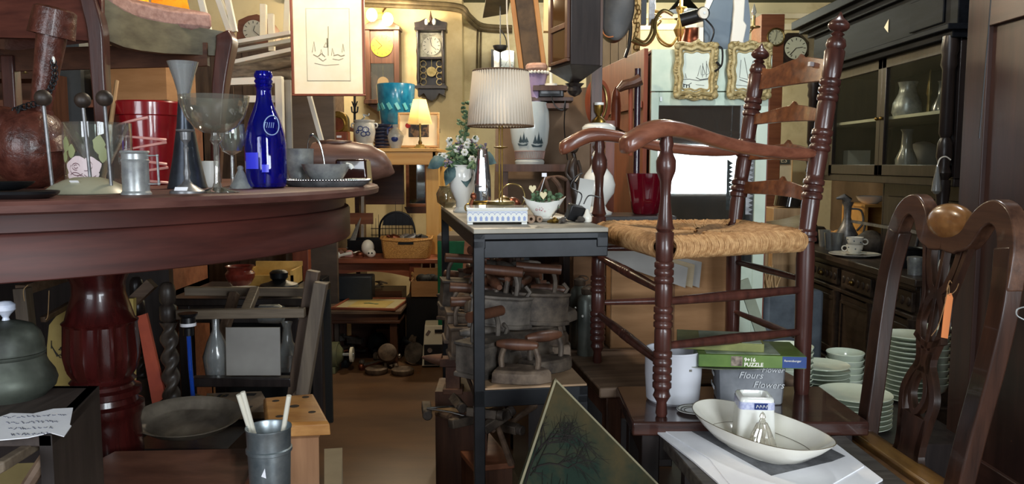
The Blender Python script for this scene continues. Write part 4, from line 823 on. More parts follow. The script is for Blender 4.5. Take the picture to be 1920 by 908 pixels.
for i in range(26):
    x = random.uniform(628, 790); Y = random.uniform(4.36, 4.9); m_ = random.choice(mm); b = MB(); zz = random.choice((0, 0, .02, .045, .09)) if Y > 4.5 else 0
    ty = i % 4
    if ty == 0: b.box((0, 0, .018), (.09, .04, .03)); b.cyl((-.05, 0, .02), (.07, .01, .04), .01, n=8); lab = 'small rusty block with a spindle in the scrap heap under the low table'
    elif ty == 1: b.cyl((-.06, 0, .014), (.06, .0, .014), .013, .018, 12); b.cyl((.05, 0, .02), (.07, 0, .02), .025, n=16); lab = 'short iron roller in the scrap heap under the low table'
    elif ty == 2: ring(b, (0, 0, .012), .035, .011, 20, 8); b.box((.05, 0, .01), (.06, .018, .012)); lab = 'iron ring with a tab in the scrap heap under the low table'
    else: b.box((0, 0, .012), (.14, .025, .012), rot(0, .1, .2)); b.sph((.06, .01, .02), .018, 10); lab = 'flat iron lever with a knob in the scrap heap under the low table'
    tag(b.obj('iron_part', m_, None, A(x, Y, zz), (0, 0, random.uniform(0, 6))), lab, 'metal part', 'scrap iron parts under the low table')
b = MB(); b.box((0, 0, 0), (.13, .1, .15)); tag(b.obj('pinkish_carton', cardd, None, A(728, 4.82, .075)), 'pinkish brown carton under the right end of the small table', 'box')
b = MB(); b.sph((0, 0, .0), (.06, .05, .07), 16); tag(b.obj('dark_kettle', mat('dark teal iron', '#1b2a2c', '#2a3a3c', .5, .2, (9, 9, 9)), None, A(708, 4.75, .07)), 'rounded dark teal iron pot under the small table', 'pot')
# green box & leaning plank behind bench
b = MB(); b.bb(-.13, .13, -.15, .15, 0, .72); o = tag(b.obj('green_metal_cabinet', greeng, None, A(868, 4.6, 0), bev=.004), 'green metal cabinet behind the workbench leg', 'cabinet')
MB().bb(-.13, .13, -.15, .15, .72, .75).obj('lid', greyw, o); MB().box((.02, -.152, .5), (.03, .002, .03)).obj('price_sticker', paper, o)
b = MB(); slab(b, [W(872, 440, 3.9), W(888, 440, 3.9), W(886, 640, 3.75), W(858, 640, 3.75)], (0, .03, 0)); tag(b.obj('wooden_plank', brownx), 'brown plank leaning behind the front leg of the workbench', 'plank')
# ================================================================ workbench in the middle
BZ = .986; SZ = .575
f0 = S(888, 430, BZ); r0 = S(827, 386, BZ); u = (r0 - f0).normalized(); v = Vector((u.y, -u.x, 0)); Lb_ = (r0 - f0).length; Wb = .35; Ws = .30
ang = math.atan2(v.y, v.x)
t = thing('steel_workbench', 'black steel frame workbench with a grey top and a lower shelf of old irons', 'workbench', Vector((f0.x, f0.y, 0)), ang)
b = MB(); b.bb(0, Wb, 0, Lb_, BZ-.012, BZ); b.obj('benchtop', mat('dusty grey bench top', '#8c8578', '#a9a294', .5, 0, (5, 5, 5)), t, bev=.002)
def up(a, b_): return a
b = MB(); b.bb(0, Wb, 0, .03, BZ-.028, BZ-.012); b.bb(0, Wb, .004, .026, BZ-.075, BZ-.03); b.bb(0, Wb, Lb_-.03, Lb_, BZ-.05, BZ-.012); b.bb(0, .03, 0, Lb_, BZ-.05, BZ-.012); b.bb(Wb-.03, Wb, 0, Lb_, BZ-.05, BZ-.012); b.obj('top_frame', blackm, t, bev=.002)
for x, y, zb_ in ((0, 0, 0), (0, Lb_-.03, 0), (Wb-.03, Lb_-.03, 0)): MB().bb(x, x+.028, y, y+.028, zb_, BZ-.03).obj('leg', blackm, t, bev=.002)
for y in (0, Lb_-.03): MB().bb(Ws-.028, Ws, y, y+.028, 0, SZ-.03).obj('leg', blackm, t, bev=.002)
b = MB(); b.bb(.0, Ws, .0, .03, SZ-.05, SZ-.005); b.bb(0, .025, 0, Lb_, SZ-.03, SZ-.005); b.bb(Ws-.025, Ws, 0, Lb_, SZ-.03, SZ-.005); b.obj('shelf_frame', blackm, t, bev=.002)
MB().bb(.003, Ws-.003, .003, Lb_-.003, SZ-.005, SZ).obj('shelf_board', mat('dusty shelf board', '#83694f', '#a88a6c', .7, 0, (6, 6, 6)), t)
# --- flat irons
def iron_a(m_):  # solid sad iron: boat-shaped sole, two posts, turned handle
    rt = thing('flat_iron', 'x', 'iron', (0, 0, 0)); b = MB()
    out = [(.085, 0), (.06, .03), (.02, .046), (-.04, .05), (-.07, .046), (-.07, -.046), (-.04, -.05), (.02, -.046), (.06, -.03)]
    n = len(out); vs = [(x, y, 0) for x, y in out] + [(x*.97, y*.97, .026) for x, y in out] + [(x*.9, y*.8, .034) for x, y in out]
    b.add(vs, [tuple(range(n-1, -1, -1)), tuple(range(2*n, 3*n))] + [(j*n+i, j*n+(i+1)%n, (j+1)*n+(i+1)%n, (j+1)*n+i) for j in (0, 1) for i in range(n)])
    b.obj('sole', m_, rt, bev=.002)
    [MB().tube(smooth_pts([(x, 0, .03), (x*1.05, 0, .06), (x*.85, 0, .092)], 3), .008, 8).obj('handle_post', m_, rt) for x in (-.052, .045)]
    b = MB(); b.lathe([(-.062, .008), (-.05, .012), (-.02, .016), (.01, .016), (.04, .012), (.05, .008)], (-.004, 0, .096), rot(0, PI/2, 0), 16); b.obj('handle', walnut if m_ != irong else m_, rt)
    return rt
def iron_b(m_):  # tall box iron
    rt = thing('box_iron', 'x', 'iron', (0, 0, 0)); b = MB()
    out = [(.105, 0), (.07, .034), (0, .05), (-.08, .05), (-.08, -.05), (0, -.05), (.07, -.034)]; n = len(out)
    vs = [(x, y, 0) for x, y in out] + [(x, y, .012) for x, y in out] + [(x*.93, y*.93, .014) for x, y in out] + [(x*.93, y*.93, .085) for x, y in out] + [(x*.98, y, .088) for x, y in out] + [(x*.98, y, .096) for x, y in out]
    b.add(vs, [tuple(range(n-1, -1, -1)), tuple(range(5*n, 6*n))] + [(j*n+i, j*n+(i+1)%n, (j+1)*n+(i+1)%n, (j+1)*n+i) for j in range(5) for i in range(n)]); b.obj('box_body', m_, rt, bev=.002)
    [MB().tube(smooth_pts([(x, 0, .09), (x*1.02, 0, .13), (x*.8, 0, .16)], 3), .007, 8).obj('handle_post', m_, rt) for x in (-.055, .05)]
    b = MB(); b.cyl((-.07, 0, .165), (.065, 0, .165), .015, n=16); b.obj('handle', walnut, rt)
    b = MB(); b.tube([(.08, 0, .09), (.09, 0, .11), (.075, 0, .125)], .006, 8); b.obj('lid_catch', m_, rt)
    return rt
ia = [iron_a(ironb), iron_a(irong), iron_a(iron)]; ib = [iron_b(ironb), iron_b(iron), iron_b(irong)]
used = set(); protos = ia + ib
def put(p, x, y, z, rz, label, tilt=(0, 0)):
    L = f0 + v * x + u * y; L.z = z; rr = (tilt[0], tilt[1], rz)
    if p.name not in used: used.add(p.name); p.location = L; p.rotation_euler = rr; p['label'] = label; o = p
    else: o = copy_tree(p, L, label=label, r=rr)
    o['group'] = 'old irons on the workbench shelf'; return o
def xy(px, py, z): p = S(px, py, z) - f0; p.z = 0; return p.dot(v), p.dot(u)
fr = [(ia[0], 978, 716, -.25, 'large brown flat iron at the front of the shelf, its handle nearest the camera'),
      (ib[2], 912, 700, .9, 'grey oval iron at the left front of the workbench shelf behind the table leg'),
      (ia[2], 1025, 694, .5, 'rounded dark iron at the right front of the workbench shelf'),
      (ia[1], 925, 680, .1, 'brown flat iron behind the grey oval iron on the workbench shelf'),
      (ib[0], 870, 668, .2, 'box iron at the left edge of the workbench shelf behind the front leg'),
      (ib[1], 985, 668, .15, 'tall dark box iron in the middle of the workbench shelf'),
      (ia[0], 1050, 660, -.7, 'brown iron at the right edge of the workbench shelf')]
for p, x, y, rz, lab in fr: a, c = xy(x, y, SZ); put(p, min(max(a, .04), Ws-.03), max(c, .06), SZ + .001, rz, lab)
gl = 'dusty old iron in the jumbled heap on the workbench shelf'
random.seed(11)
for row in range(6):
    for col in range(3):
        y = .40 + row*.13; x = .06 + col*.10 + random.uniform(-.015, .015); k = random.randrange(3)
        put((ib if (row + col) % 3 == 1 else ia)[k], x, y, SZ + .001, random.uniform(-.5, .5) + (PI if col else 0), gl)
        put(random.choice(ia), x + .02, y + .03, SZ + (.06 if (row+col) % 2 else .095), random.uniform(0, 6.28), gl, (random.uniform(-.25, .25), random.uniform(-.2, .2)))
top = [(.03, .60, .10, .2, ib[1], 'tall dark box iron at the top left of the heap, beside the rear leg'), (.03, .42, .03, .15, ib[0], 'wide dark box iron left of the front leg in the middle of the heap'),
    (.10, .30, .10, -.1, ib[2], 'grey box iron just behind the front leg of the workbench'), (.22, .33, .10, .05, ib[1], 'large dark box iron right of the front leg, high on the heap'),
    (.05, .24, .001, .3, ia[1], 'light grey small iron low behind the front leg'), (.16, .52, .12, .4, ia[0], 'brown flat iron with turned handle on the crest of the heap'),
    (.25, .62, .11, 2.4, ia[2], 'dark flat iron tipped on the right crest of the heap'), (.28, .36, .03, 1.2, ia[0], 'brown flat iron standing at the right edge of the heap'), (.12, .85, .10, .9, ib[0], 'box iron with raised handle at the back crest of the heap')]
for x, y, dz, rz, p, lab in top: put(p, x, y, SZ + dz, rz, lab, (0, .08 if dz > .01 else 0))
for i in range(12): put(random.choice(ia), random.uniform(.06, .3), random.uniform(.35, .95), SZ + random.choice((.105, .13, .15)), random.uniform(0, 6), gl, (random.uniform(-.2, .2), random.uniform(-.2, .2)))
# grey wall panel behind and below bench
g1 = W(930, 450, 3.6); g2 = W(1070, 450, 3.6); b = MB(); b.bb(g1.x, g2.x, 3.6, 3.62, 0, g1.z); tag(b.obj('grey_board', mat('dull grey board', '#77746c', '#89867c', .6, 0, (3, 3, 3))), 'plain grey board seen under the workbench top', 'board')
t = thing('dark_cupboard', 'dark brown cupboard standing behind the workbench', 'cupboard', (W(1010, 454, 3.85).x, 3.95, 0)); wq = .27
MB().bb(-wq, wq, -.18, .2, 0, .93).obj('carcass', walnut, t, bev=.004)
for s in (-1, 1): MB().bb(min(s*.01, s*(wq-.01)), max(s*.01, s*(wq-.01)), -.195, -.18, .05, .88).obj('door', redw, t, bev=.003)
# --- bench-top items
def bt(px, Y): return A(px, Y, BZ)
Ll = bt(939, 2.32); k = mpp(2.32, BZ); t = thing('brass_table_lamp', 'brass table lamp with a large pleated cream shade on the workbench', 'lamp', Vector((Ll.x, Ll.y, BZ + .045)))
b = MB(); b.lathe(px_prof([(0, 24), (2, 27), (7, 25), (9, 12), (12, 5), (13, .1)], k), n=36); b.obj('base', brass, t)
b = MB(); [b.cyl((x*k, 0, 10*k), (x*k, 0, 190*k), 1.6*k, n=10) for x in (-2.6, 2.6)]; b.obj('twin_stem', olbrass, t)
b = MB(); b.lathe(px_prof([(104, 2), (106, 12), (108, 14), (109, 4)], k), n=20); b.obj('drip_disc', olbrass, t)
n = 120; b = MB(); z0, z1 = 146*k, 246*k; vs = []
for z, r in ((z0, 60*k), (z1, 50*k)):
    for i in range(n): a = 2*PI*i/n; rr = r * (1 + (.03 if i % 2 else -.03)); vs.append((rr*math.cos(a), rr*math.sin(a), z))
b.add(vs, [(i, (i+1)%n, n+(i+1)%n, n+i) for i in range(n)]); b.obj('lamp_shade', shade_mat('pleated cream fabric', '#f2e6d4', dens=.3), t, ang=10, solid=.0015)
mat('brown braid', '#5e4630', None, .7)
for zq, rq in ((z0, 60.5), (z1, 50.5)): b = MB(); ring(b, (0, 0, zq), rq*k, 1.8*k, 48); b.obj('shade_trim', MATS['brown braid'], t)
b = MB(); [b.cyl((0, 0, z1-.01), (50*k*math.cos(a), 50*k*math.sin(a), z1-.002), .002, n=5) for a in (0, 2.1, 4.2)]; b.obj('shade_spider', brass, t)
# tile box
t = thing('tile_box', 'white box with a blue castle and arcade frieze on the workbench', 'box', bt(931, 2.21), ang*.4); k = mpp(2.2, BZ); k2 = k
b = MB(); b.bb(-56*k, 56*k, -.055, .09, .006, 26*k); b.obj('box_body', porc, t, bev=.003); MB().bb(-57*k, 57*k, -.057, .092, 26*k, 31*k).obj('lid', porc, t, bev=.003)
b = MB(); [b.box((x*k, y, .003), (10*k, .012, .006)) for x in (-50, 50) for y in (-.04, .07)]; b.obj('foot', porc, t)
b = MB()
for i in range(11):
    x = -50 + i*10; b.bb((x-2.2)*k, (x+2.2)*k, -.0565, -.055, 7*k, 12*k); b.prism([((x-3)*k, 12*k), ((x+3)*k, 12*k), (x*k, 16*k)], .0012, (0, -.0558, 0))
    P = [((x + 5*math.cos(a))*k, (18 + 4*math.sin(a))*k) for a in [PI*j/6 for j in range(7)]]; b.ribbon(P, .8*k, .001, (0, -.0556, 0))
b.bb(-55*k, 55*k, -.0568, -.055, 23*k, 24*k); b.obj('blue_frieze', mat('pale blue print', '#8d9cc4', None, .4), t)
# objects near the lamp
t = thing('brass_bowl', 'old brass bowl with loop handles behind the tile box', 'bowl', bt(906, 2.45)); k = mpp(2.45, BZ)
MB().lathe(hollow(px_prof([(0, 18), (2, 24), (10, 26), (28, 24), (30, 26)], k), k), n=32, close=False).obj('body', olbrass, t); b = MB(); [ring(b, (s*27*k, 0, 18*k), 7*k, 1.8*k, 14, 6, rot(PI/2, 0, 0)) for s in (-1, 1)]; b.obj('handle', olbrass, t)
b = MB(); k = mpp(2.3, BZ); b.tube([(0, 0, 2*k), (-4*k, 0, 20*k), (2*k, 0, 40*k)], [2*k, 4*k, 3*k], 8); b.sph((4*k, 0, 46*k), (6*k, 5*k, 7*k), 12); tag(b.obj('metal_figure', copper, None, bt(884, 2.3)), 'small dark metal figure at the left of the tile box', 'figure')
t = thing('glass_oil_lamp', 'brass oil burner with wire loop behind the table lamp', 'oil lamp', bt(945, 2.55)); k = mpp(2.5, BZ)
b = MB(); b.lathe(px_prof([(0, 20), (3, 18), (10, 12), (26, 13), (34, 10), (38, .1)], k), n=24); b.obj('burner', olbrass, t); b = MB(); ring(b, (16*k, 0, 36*k), 24*k, 1.4*k, 24, 6, rot(PI/2, .3, 0)); b.obj('wire_loop', brass, t)
tag(MB().sph((0, 0, 16*mpp(2.5)), 17*mpp(2.5), 20).obj('dark_ball', copper, None, bt(962, 2.62)), 'shiny dark brown ball behind the brass stem', 'ball')
# crystal vase
t = thing('crystal_vase', 'tall cut crystal vase left of the pleated lamp', 'vase', bt(905, 2.62)); k = mpp(2.62, BZ); n = 16
prof = hollow(px_prof([(0, 12), (6, 13), (30, 16), (70, 15), (112, 10), (120, 9), (122, 11)], k), 1.5*k); b = MB(); b.lathe(prof, n=n, close=False); o = b.obj('cut_glass', thin('crystal', '#dfe3e6', .42, .03, .22, '#aeb2b6'), t, ang=15)
# white vase and bouquet
Lv = bt(867, 2.72); k = mpp(2.72, BZ); t = thing('white_vase', 'tall white porcelain vase on the left corner of the workbench', 'vase', Lv)
MB().lathe(hollow(px_prof([(0, 17), (3, 18), (10, 12), (20, 12), (42, 22), (66, 27), (78, 25), (84, 22), (88, 24)], k), 1.5*k), n=40, close=False).obj('body', porc, t)
t = thing('flower_bouquet', 'faded bouquet of white flowers and grey green leaves in the white vase', 'flowers', Lv + Vector((0, 0, 74*k)))
random.seed(5)
def leafshape(b, base, dr, ln, w, mi=0):
    d = Vector(dr).normalized(); s = d.cross(Vector((random.uniform(-.4, .4), -1, .3))).normalized(); pts = [Vector(base) + d*ln*q + s*w*math.sin(PI*min(q*1.02, 1)) + Vector((0, 0, -.25*ln*q*q)) for q in (0, .25, .5, .75, 1)]
    pt2 = [Vector(base) + d*ln*q - s*w*math.sin(PI*min(q*1.02, 1)) + Vector((0, 0, -.25*ln*q*q)) for q in (0, .25, .5, .75, 1)]
    vs = pts + pt2; b.add(vs, [(i, i+1, i+6, i+5) for i in range(4)], mi)
heads = []
for i in range(34):
    a = random.uniform(0, 2*PI); el = random.uniform(.1, 1.3); r = random.uniform(30, 62); heads.append(Vector((r*math.cos(a)*math.cos(el)*.9 - 2, r*.8*math.sin(a)*math.cos(el), 12 + r*math.sin(el)))*k)
sb = MB()
for h_ in heads: sb.tube(smooth_pts([(0, 0, -20*k), h_*.5 + Vector((0, 0, 6*k)), h_], 3), .0012, 5)
for i in range(8): sb.tube(smooth_pts([(0, 0, -10*k), (5*k, 0, 50*k), ((8+3*i-10)*k, 0, (86 + 4*i)*k)], 3), .0012, 5)
sb.obj('stems', leafm, t); lb = MB(); random.seed(6)
for i in range(260):
    h_ = random.choice(heads); leafshape(lb, h_*random.uniform(.4, 1), (random.uniform(-1, 1), random.uniform(-1, .6), random.uniform(-.3, 1)), random.uniform(9, 18)*k, random.uniform(3, 5)*k, 0)
for i in range(44): leafshape(lb, Vector((random.uniform(-4, 16), random.uniform(-5, 5), random.uniform(60, 128)))*k, (random.uniform(-1, 1), random.uniform(-1, .6), random.uniform(.2, 1)), random.uniform(8, 14)*k, 3*k, 0)
for x, z, dx, dz in ((-14, 8, -.5, -1), (6, 8, .1, -.9), (22, 14, .8, -.7), (-30, 20, -1, -.3), (32, 26, 1, -.2)): leafshape(lb, Vector((x, -18, z + 6))*k, (dx, -.2, dz), 34*k, 13*k, 1)
lb.obj('leaves', [leafm, leafd], t, solid=.0006)
for i, h_ in enumerate(heads):
    fb = MB(); c = h_
    if i % 3 != 2:
        for j in range(6): a = 2*PI*j/6; fb.sph(c + Vector((4*math.cos(a), -2, 4*math.sin(a)))*k, (3*k, 1.2*k, 3*k), 8, rot(0, a, 0))
        fb.sph(c + Vector((0, -3, 0))*k, 1.8*k, 6, mi=1)
        fb.obj('blossom', [flow, leafp], t)
    else:
        for j in range(9): fb.sph(c + Vector((random.uniform(-6, 6), random.uniform(-4, 2), random.uniform(-5, 5)))*k, 2.2*k, 6)
        fb.obj('bud_cluster', mat('dusty purple buds %d' % i, '#5b5266', '#8a8090', .7, 0, (40, 40, 40)), t)
turned('glass_goblet_bowl', thin('goblet bowl glass', '#e6e4d6', .15, .03, .12, '#b0aa94'), [(0, 8), (2, 10), (10, 20), (26, 22), (38, 16), (40, 17)], 840, 3.0, BZ, 'round clear glass bowl at the rear left of the workbench', 'bowl', hol=.0015)
# gravy bowl with greenery on a plate
Lg = bt(1018, 2.3); k = mpp(2.3, BZ); t = thing('oval_dish', 'oval cream dish under the flowered porcelain boat', 'dish', Lg); MB().lathe(px_prof([(0, 30), (2, 38), (7, 48), (8, 47), (4, 30), (4, .1)], k), n=40, sx=1, sy=.7).obj('plate', porcw, t)
t = thing('porcelain_boat', 'white porcelain sauce boat with painted red flowers and a scalloped rim', 'bowl', Lg + Vector((0, 0, 4*k)))
b = MB(); n = 48; vs = []
pr = [(0, 12), (2, 14), (10, 20), (22, 31), (33, 38)]; pr2 = pr + [(h_, r-1.5) for h_, r in pr[::-1] if h_ > 1] + [(3, .1)]
for q, (h_, r) in enumerate(pr2):
    for i in range(n):
        a = 2*PI*i/n; up_ = (h_/33)**2; zz = h_ + up_*(9*abs(math.cos(a))**3 - 3*abs(math.sin(3*a))*.6); rr = r*(1 + up_*.12*max(0, math.cos(a))); vs.append((rr*math.cos(a)*k*1.0, rr*math.sin(a)*k*.6, zz*k))
b.add(vs, [(j*n+i, j*n+(i+1)%n, (j+1)*n+(i+1)%n, (j+1)*n+i) for j in range(len(pr2)-1) for i in range(n)] + [tuple(range(n-1, -1, -1))]); b.obj('body', porc, t)
b = MB()
for cx, cz, r in ((-4, 20, 3.2), (-12, 18, 1.8), (10, 20, 1.6), (3, 15, 1.3), (-9, 24, 1.2)):
    for j in range(5):
        a = 2*PI*j/5; x = cx + r*math.cos(a); z = cz + r*math.sin(a); rx = lerp(12, 38, z/33); rx2 = rx*.6
        y = -rx2*math.sqrt(max(0, 1 - (x/rx)**2)) - .4; b.sph((x*k, y*k, z*k), (r*.55*k, .7*k, r*.55*k), 8, mi=0)
b.obj('flower_painting', mat('rose red paint', '#a8485a', None, .3), t)
b = MB(); b.tube(smooth_pts([(30*k, -8*k, 36*k), (26*k, -14*k, 18*k), (16*k, -13*k, 4*k)], 4), .8*k, 6); b.obj('dark_rim_line', ink, t)
t = thing('potted_greenery', 'small arrangement of leaves and cream hearts in the porcelain boat', 'plant', Lg + Vector((0, 0, 22*k))); b = MB(); random.seed(9)
for i in range(60): leafshape(b, (random.uniform(-16, 26)*k, random.uniform(-10, 10)*k, random.uniform(0, 30)*k), (random.uniform(-1, 1), random.uniform(-1, .5), random.uniform(0, 1.2)), 13*k, 4*k)
b.obj('leaves', leafm, t, solid=.0005)
for x, z in ((-20, 38), (0, 26)):
    b = MB(); P = [(0, -8), (-7, 1), (-6, 6), (-2, 7), (0, 4), (2, 7), (6, 6), (7, 1)]; b.prism([((x+p)*k, (z+q)*k) for p, q in P], 3*k, (0, -12*k, 0)); b.obj('cream_heart', mat('cream heart %d' % x, '#d8caa0', None, .5), t, bev=.001)
b = MB(); b.cyl((-12*k, 0, 10*k), (4*k, -4*k, 62*k), .6*k, n=5); b.box((2*k, -4*k, 64*k), (9*k, .5*k, 7*k)); b.obj('price_tag', paper, t)
# driftwood behind
b = MB(); k = mpp(2.7, BZ); b.tube(smooth_pts([(-30*k, 0, 10*k), (-14*k, 0, 40*k), (0, 0, 60*k), (24*k, 0, 66*k), (44*k, 0, 58*k)], 4), [3*k+1*k*math.sin(i) for i in range(17)], 8); b.tube(smooth_pts([(0, 0, 60*k), (10*k, 0, 30*k), (20*k, 0, 0)], 4), 4*k, 8); b.tube(smooth_pts([(14*k, 0, 64*k), (30*k, 0, 40*k), (26*k, 0, 0)], 4), 5*k, 8)
tag(b.obj('driftwood', mat('twisted root', '#3c2a20', '#6b4e3c', .7, 0, (20, 20, 20), bump=.5), None, bt(1022, 2.85)), 'twisted dark root wood behind the porcelain boat', 'driftwood')
# rolled papers, clutter, black adaptor
for x, Y, r, lab in ((996, 2.2, 8, 'left rolled parchment paper at the front of the workbench'), (1012, 2.24, 6, 'right rolled parchment paper at the front of the workbench')):
    k = mpp(Y, BZ); p = bt(x, Y); b = MB(); b.lathe([(0, r*k), (.13, r*k*.9), (.13, r*k*.35), (0, r*k*.4), (0, r*k)], (0, 0, r*k), rot(-PI/2 + .0, 0, .35), 20, close=False); tag(b.obj('paper_roll', mat('parchment', '#8f7560', '#b2967c', .7, 0, (9, 9, 9)), None, p), lab, 'paper roll')
b = MB(); k = mpp(2.25, BZ); b.box((0, 0, 16*k), (30*k, 22*k, 30*k), rot(.2, .25, .3)); tag(b.obj('black_adaptor_box', blackp, None, bt(1078, 2.28), bev=.003), 'black square electrical box with a cable on the workbench', 'box')
b = MB(); b.tube(smooth_pts([(-2*k, 0, 30*k), (4*k, 0, 52*k), (-16*k, 0, 66*k), (-8*k, 0, 84*k), (6*k, 0, 92*k)], 5), 1.2*k, 6); b.tube(smooth_pts([(8*k, 0, 34*k), (18*k, 0, 50*k), (40*k, 0, 46*k)], 5), 1.2*k, 6); tag(b.obj('black_cable', blackp, None, bt(1086, 2.24)), 'black cable looping above the black electrical box', 'cable')
b = MB(); k = mpp(2.5, BZ); b.box((0, 0, 36*k), (26*k, 2*k, 72*k), rot(-.15, .16, 0)); tag(b.obj('white_card', mat('shiny grey card', '#b4b4ae', None, .3), None, bt(1095, 2.33)), 'tall greyish card leaning behind the black electrical box', 'card')
for i, (x, Y) in enumerate(((1040, 2.2), (1056, 2.2), (1030, 2.36), (1095, 2.3), (1088, 2.24), (1030, 2.5), (978, 2.4), (968, 2.36))):
    k = mpp(Y, BZ); b = MB(); b.tube([(-14*k, 0, 3*k), (-2*k, 4*k, 5*k), (14*k, 0, 3*k)], [2*k, 5*k, 2*k], 8); b.sph((0, 0, 6*k), (6*k, 6*k, 6*k), 8)
    tag(b.obj('small_metal_piece', random.choice([iron, olbrass, irong]), None, bt(x, Y), (0, 0, i)), 'small tarnished metal piece lying among the clutter on the workbench top', 'metal piece', 'small metal clutter on the workbench')
# brown packing board behind; dark statue
b = MB(); slab(b, [W(930, 185, 3.5), W(1128, 160, 3.5), W(1128, 470, 3.5), W(925, 470, 3.5)], (0, .03, 0)); o = b.obj('brown_backboard', mat('brown hardboard', '#6e5640', '#8a6e54', .7, 0, (3, 3, 3))); tag(o, 'large brown hardboard behind the ship vase and statue', 'board')
b = MB(); slab(b, [W(925, 465, 3.54), W(1128, 465, 3.54), Vector((W(1128, 455, 3.54).x, 3.54, 0)), Vector((W(925, 455, 3.54).x, 3.54, 0))], (0, .03, 0)); tag(b.obj('lower_board', walnut), 'dark lower board behind the irons', 'board')
Ls = A(1074, 3.06, .957); k = mpp(2.95, BZ); b = MB()
b.tube(smooth_pts([(4*k, 0, 0), (6*k, 0, 30*k), (2*k, 0, 60*k), (-2*k, 0, 88*k), (2*k, 0, 108*k), (0, 0, 118*k)], 4), [10*k, 9*k, 8*k, 8*k, 8*k, 9*k, 9*k, 8*k, 8*k, 9*k, 9*k, 10*k, 10*k, 9*k, 8*k, 7*k, 5*k, 4*k, 4*k, 4*k, 4*k][:21], 16)
b.sph((0, 0, 132*k), (11*k, 12*k, 15*k), 20); b.sph((-6*k, -4*k, 138*k), (9*k, 9*k, 10*k), 16); b.tube(smooth_pts([(-8*k, 0, 104*k), (-14*k, -6*k, 80*k), (-4*k, -12*k, 66*k)], 4), 3.4*k, 10); b.tube(smooth_pts([(9*k, 0, 104*k), (14*k, -6*k, 80*k), (4*k, -12*k, 62*k)], 4), 3.4*k, 10); b.cyl((4*k, 0, 0), (4*k, 0, 6*k), 15*k, n=20)
tag(b.obj('wooden_statuette', mat('ebony carving', '#1c1512', '#382a22', .35, 0, (12, 12, 12)), None, Ls), 'dark carved standing figure statuette on the workbench', 'statuette')
# ship vase on the dark cupboard
zc_ = W(995, 308, 3.34).z; k = mpp(3.34, zc_)
b = MB(); b.bb(-.14, .2, -.09, .1, -.03, 0); b.bb(-.12, -.09, -.07, .08, -(zc_-.03)+.001, -.03); b.bb(.15, .18, -.07, .08, -(zc_-.03)+.001, -.03); tag(b.obj('plant_stand', walnut, None, Vector((A(993, 3.36, zc_).x, 3.36, zc_))), 'plain dark stand that carries the ship vase', 'stand')
t = thing('ship_vase', 'large pale vase painted with dark sailing ships, right of the pleated lamp', 'vase', A(993, 3.34, zc_))
MB().lathe(hollow(px_prof([(0, 27), (5, 28), (9, 25), (22, 28), (40, 34), (70, 37), (96, 36), (110, 33), (114, 32)], k), 1.5*k), n=48, close=False).obj('body', mat('pale blue white glaze', '#b9c2c2', '#ccd0cc', .2, 0, (6, 6, 6), coat=.5), t)
R_ = 36
def fv(x, z, r=None): r = (lerp(28, 37, min(1, z/60)) if z < 60 else 37) + .5 if r is None else r; return Vector((r*math.sin(x/r), -r*math.cos(x/r), z))*k
for cx, cz, s in ((14, 36, 1.0), (-14, 38, .9)):
    b = MB(); b.add([fv(cx-12*s, cz), fv(cx+12*s, cz), fv(cx+9*s, cz-5*s), fv(cx-9*s, cz-5*s)], [(3, 2, 1, 0), (0, 1, 2, 3)])
    for dx, h_ in ((-5, 18), (2, 24), (8, 14)): b.add([fv(cx+dx*s, cz+1), fv(cx+(dx+5)*s, cz+2), fv(cx+dx*s, cz+h_*s)], [(0, 1, 2)]); b.add([fv(cx+dx*s, cz+1), fv(cx+(dx-4)*s, cz+2), fv(cx+dx*s, cz+h_*.8*s)], [(2, 1, 0)])
    b.obj('ship_painting', mat('ship ink %d' % cx, '#3d4c52', None, .4), t)
b = MB(); [b.tube([fv(27*math.sin(0)+ (-40+80*j/20), z, r) for j in range(21)], .8*k, 5) for z, r in ((10, 26.6), (24, 29.6))]
for i in range(24): b.tube([fv(-38 + i*3.2, 11, 27.2), fv(-36.5 + i*3.2, 23, 29.6)], .7*k, 4)
b.obj('lattice_band', mat('pinkish band', '#a9857a', None, .4), t)
# lilac vase above with white rim, tulle
zs_ = W(1006, 196, 3.38).z
b = MB(); b.bb(-.1, .13, -.07, .1, -.02, 0); tag(b.obj('wall_shelf_board', walnut, None, A(1006, 3.38, zs_)), 'small dark shelf board carrying the lilac vase', 'shelf')
t = thing('lilac_vase', 'pale lilac flared vase with a white lace rim', 'vase', A(1006, 3.37, zs_)); k = mpp(3.37)
MB().lathe(hollow(px_prof([(0, 9), (6, 8), (20, 11), (40, 17), (52, 20), (56, 22)], k), k), n=32, close=False).obj('body', mat('lilac glass', '#a08cae', '#b9a6c2', .2, 0, (9, 9, 9), coat=.5), t)
b = MB(); [b.sph((23*k*math.cos(a), 23*k*math.sin(a), 57*k), 3.4*k, 8) for a in [2*PI*i/22 for i in range(22)]]; b.obj('lace_rim', porc, t)
b = MB(); ring(b, (0, 0, 68*k), 14*k, 7*k, 20, 8); tag(b.obj('pink_tulle', mat('pink crumpled tulle', '#b98d7c', '#d9b4a2', .6, 0, (30, 30, 30), bump=.8), None, A(1006, 3.37, zs_)), 'crumpled pink wrapping in the mouth of the lilac vase', 'wrapping')
t = thing('clock_radio', 'small black radio on the shelf above the brown hardboard', 'radio', W(1033, 172, 3.37)); k = mpp(3.37); b = MB(); b.box((0, 0, 0), (46*k, .08, 22*k)); b.obj('case', blackp, t, bev=.003); b = MB(); b.box((-2*k, -.042, 0), (34*k, .002, 10*k)); b.box((19*k, -.042, 0), (2*k, .004, 18*k)); b.obj('display', pewterd, t)
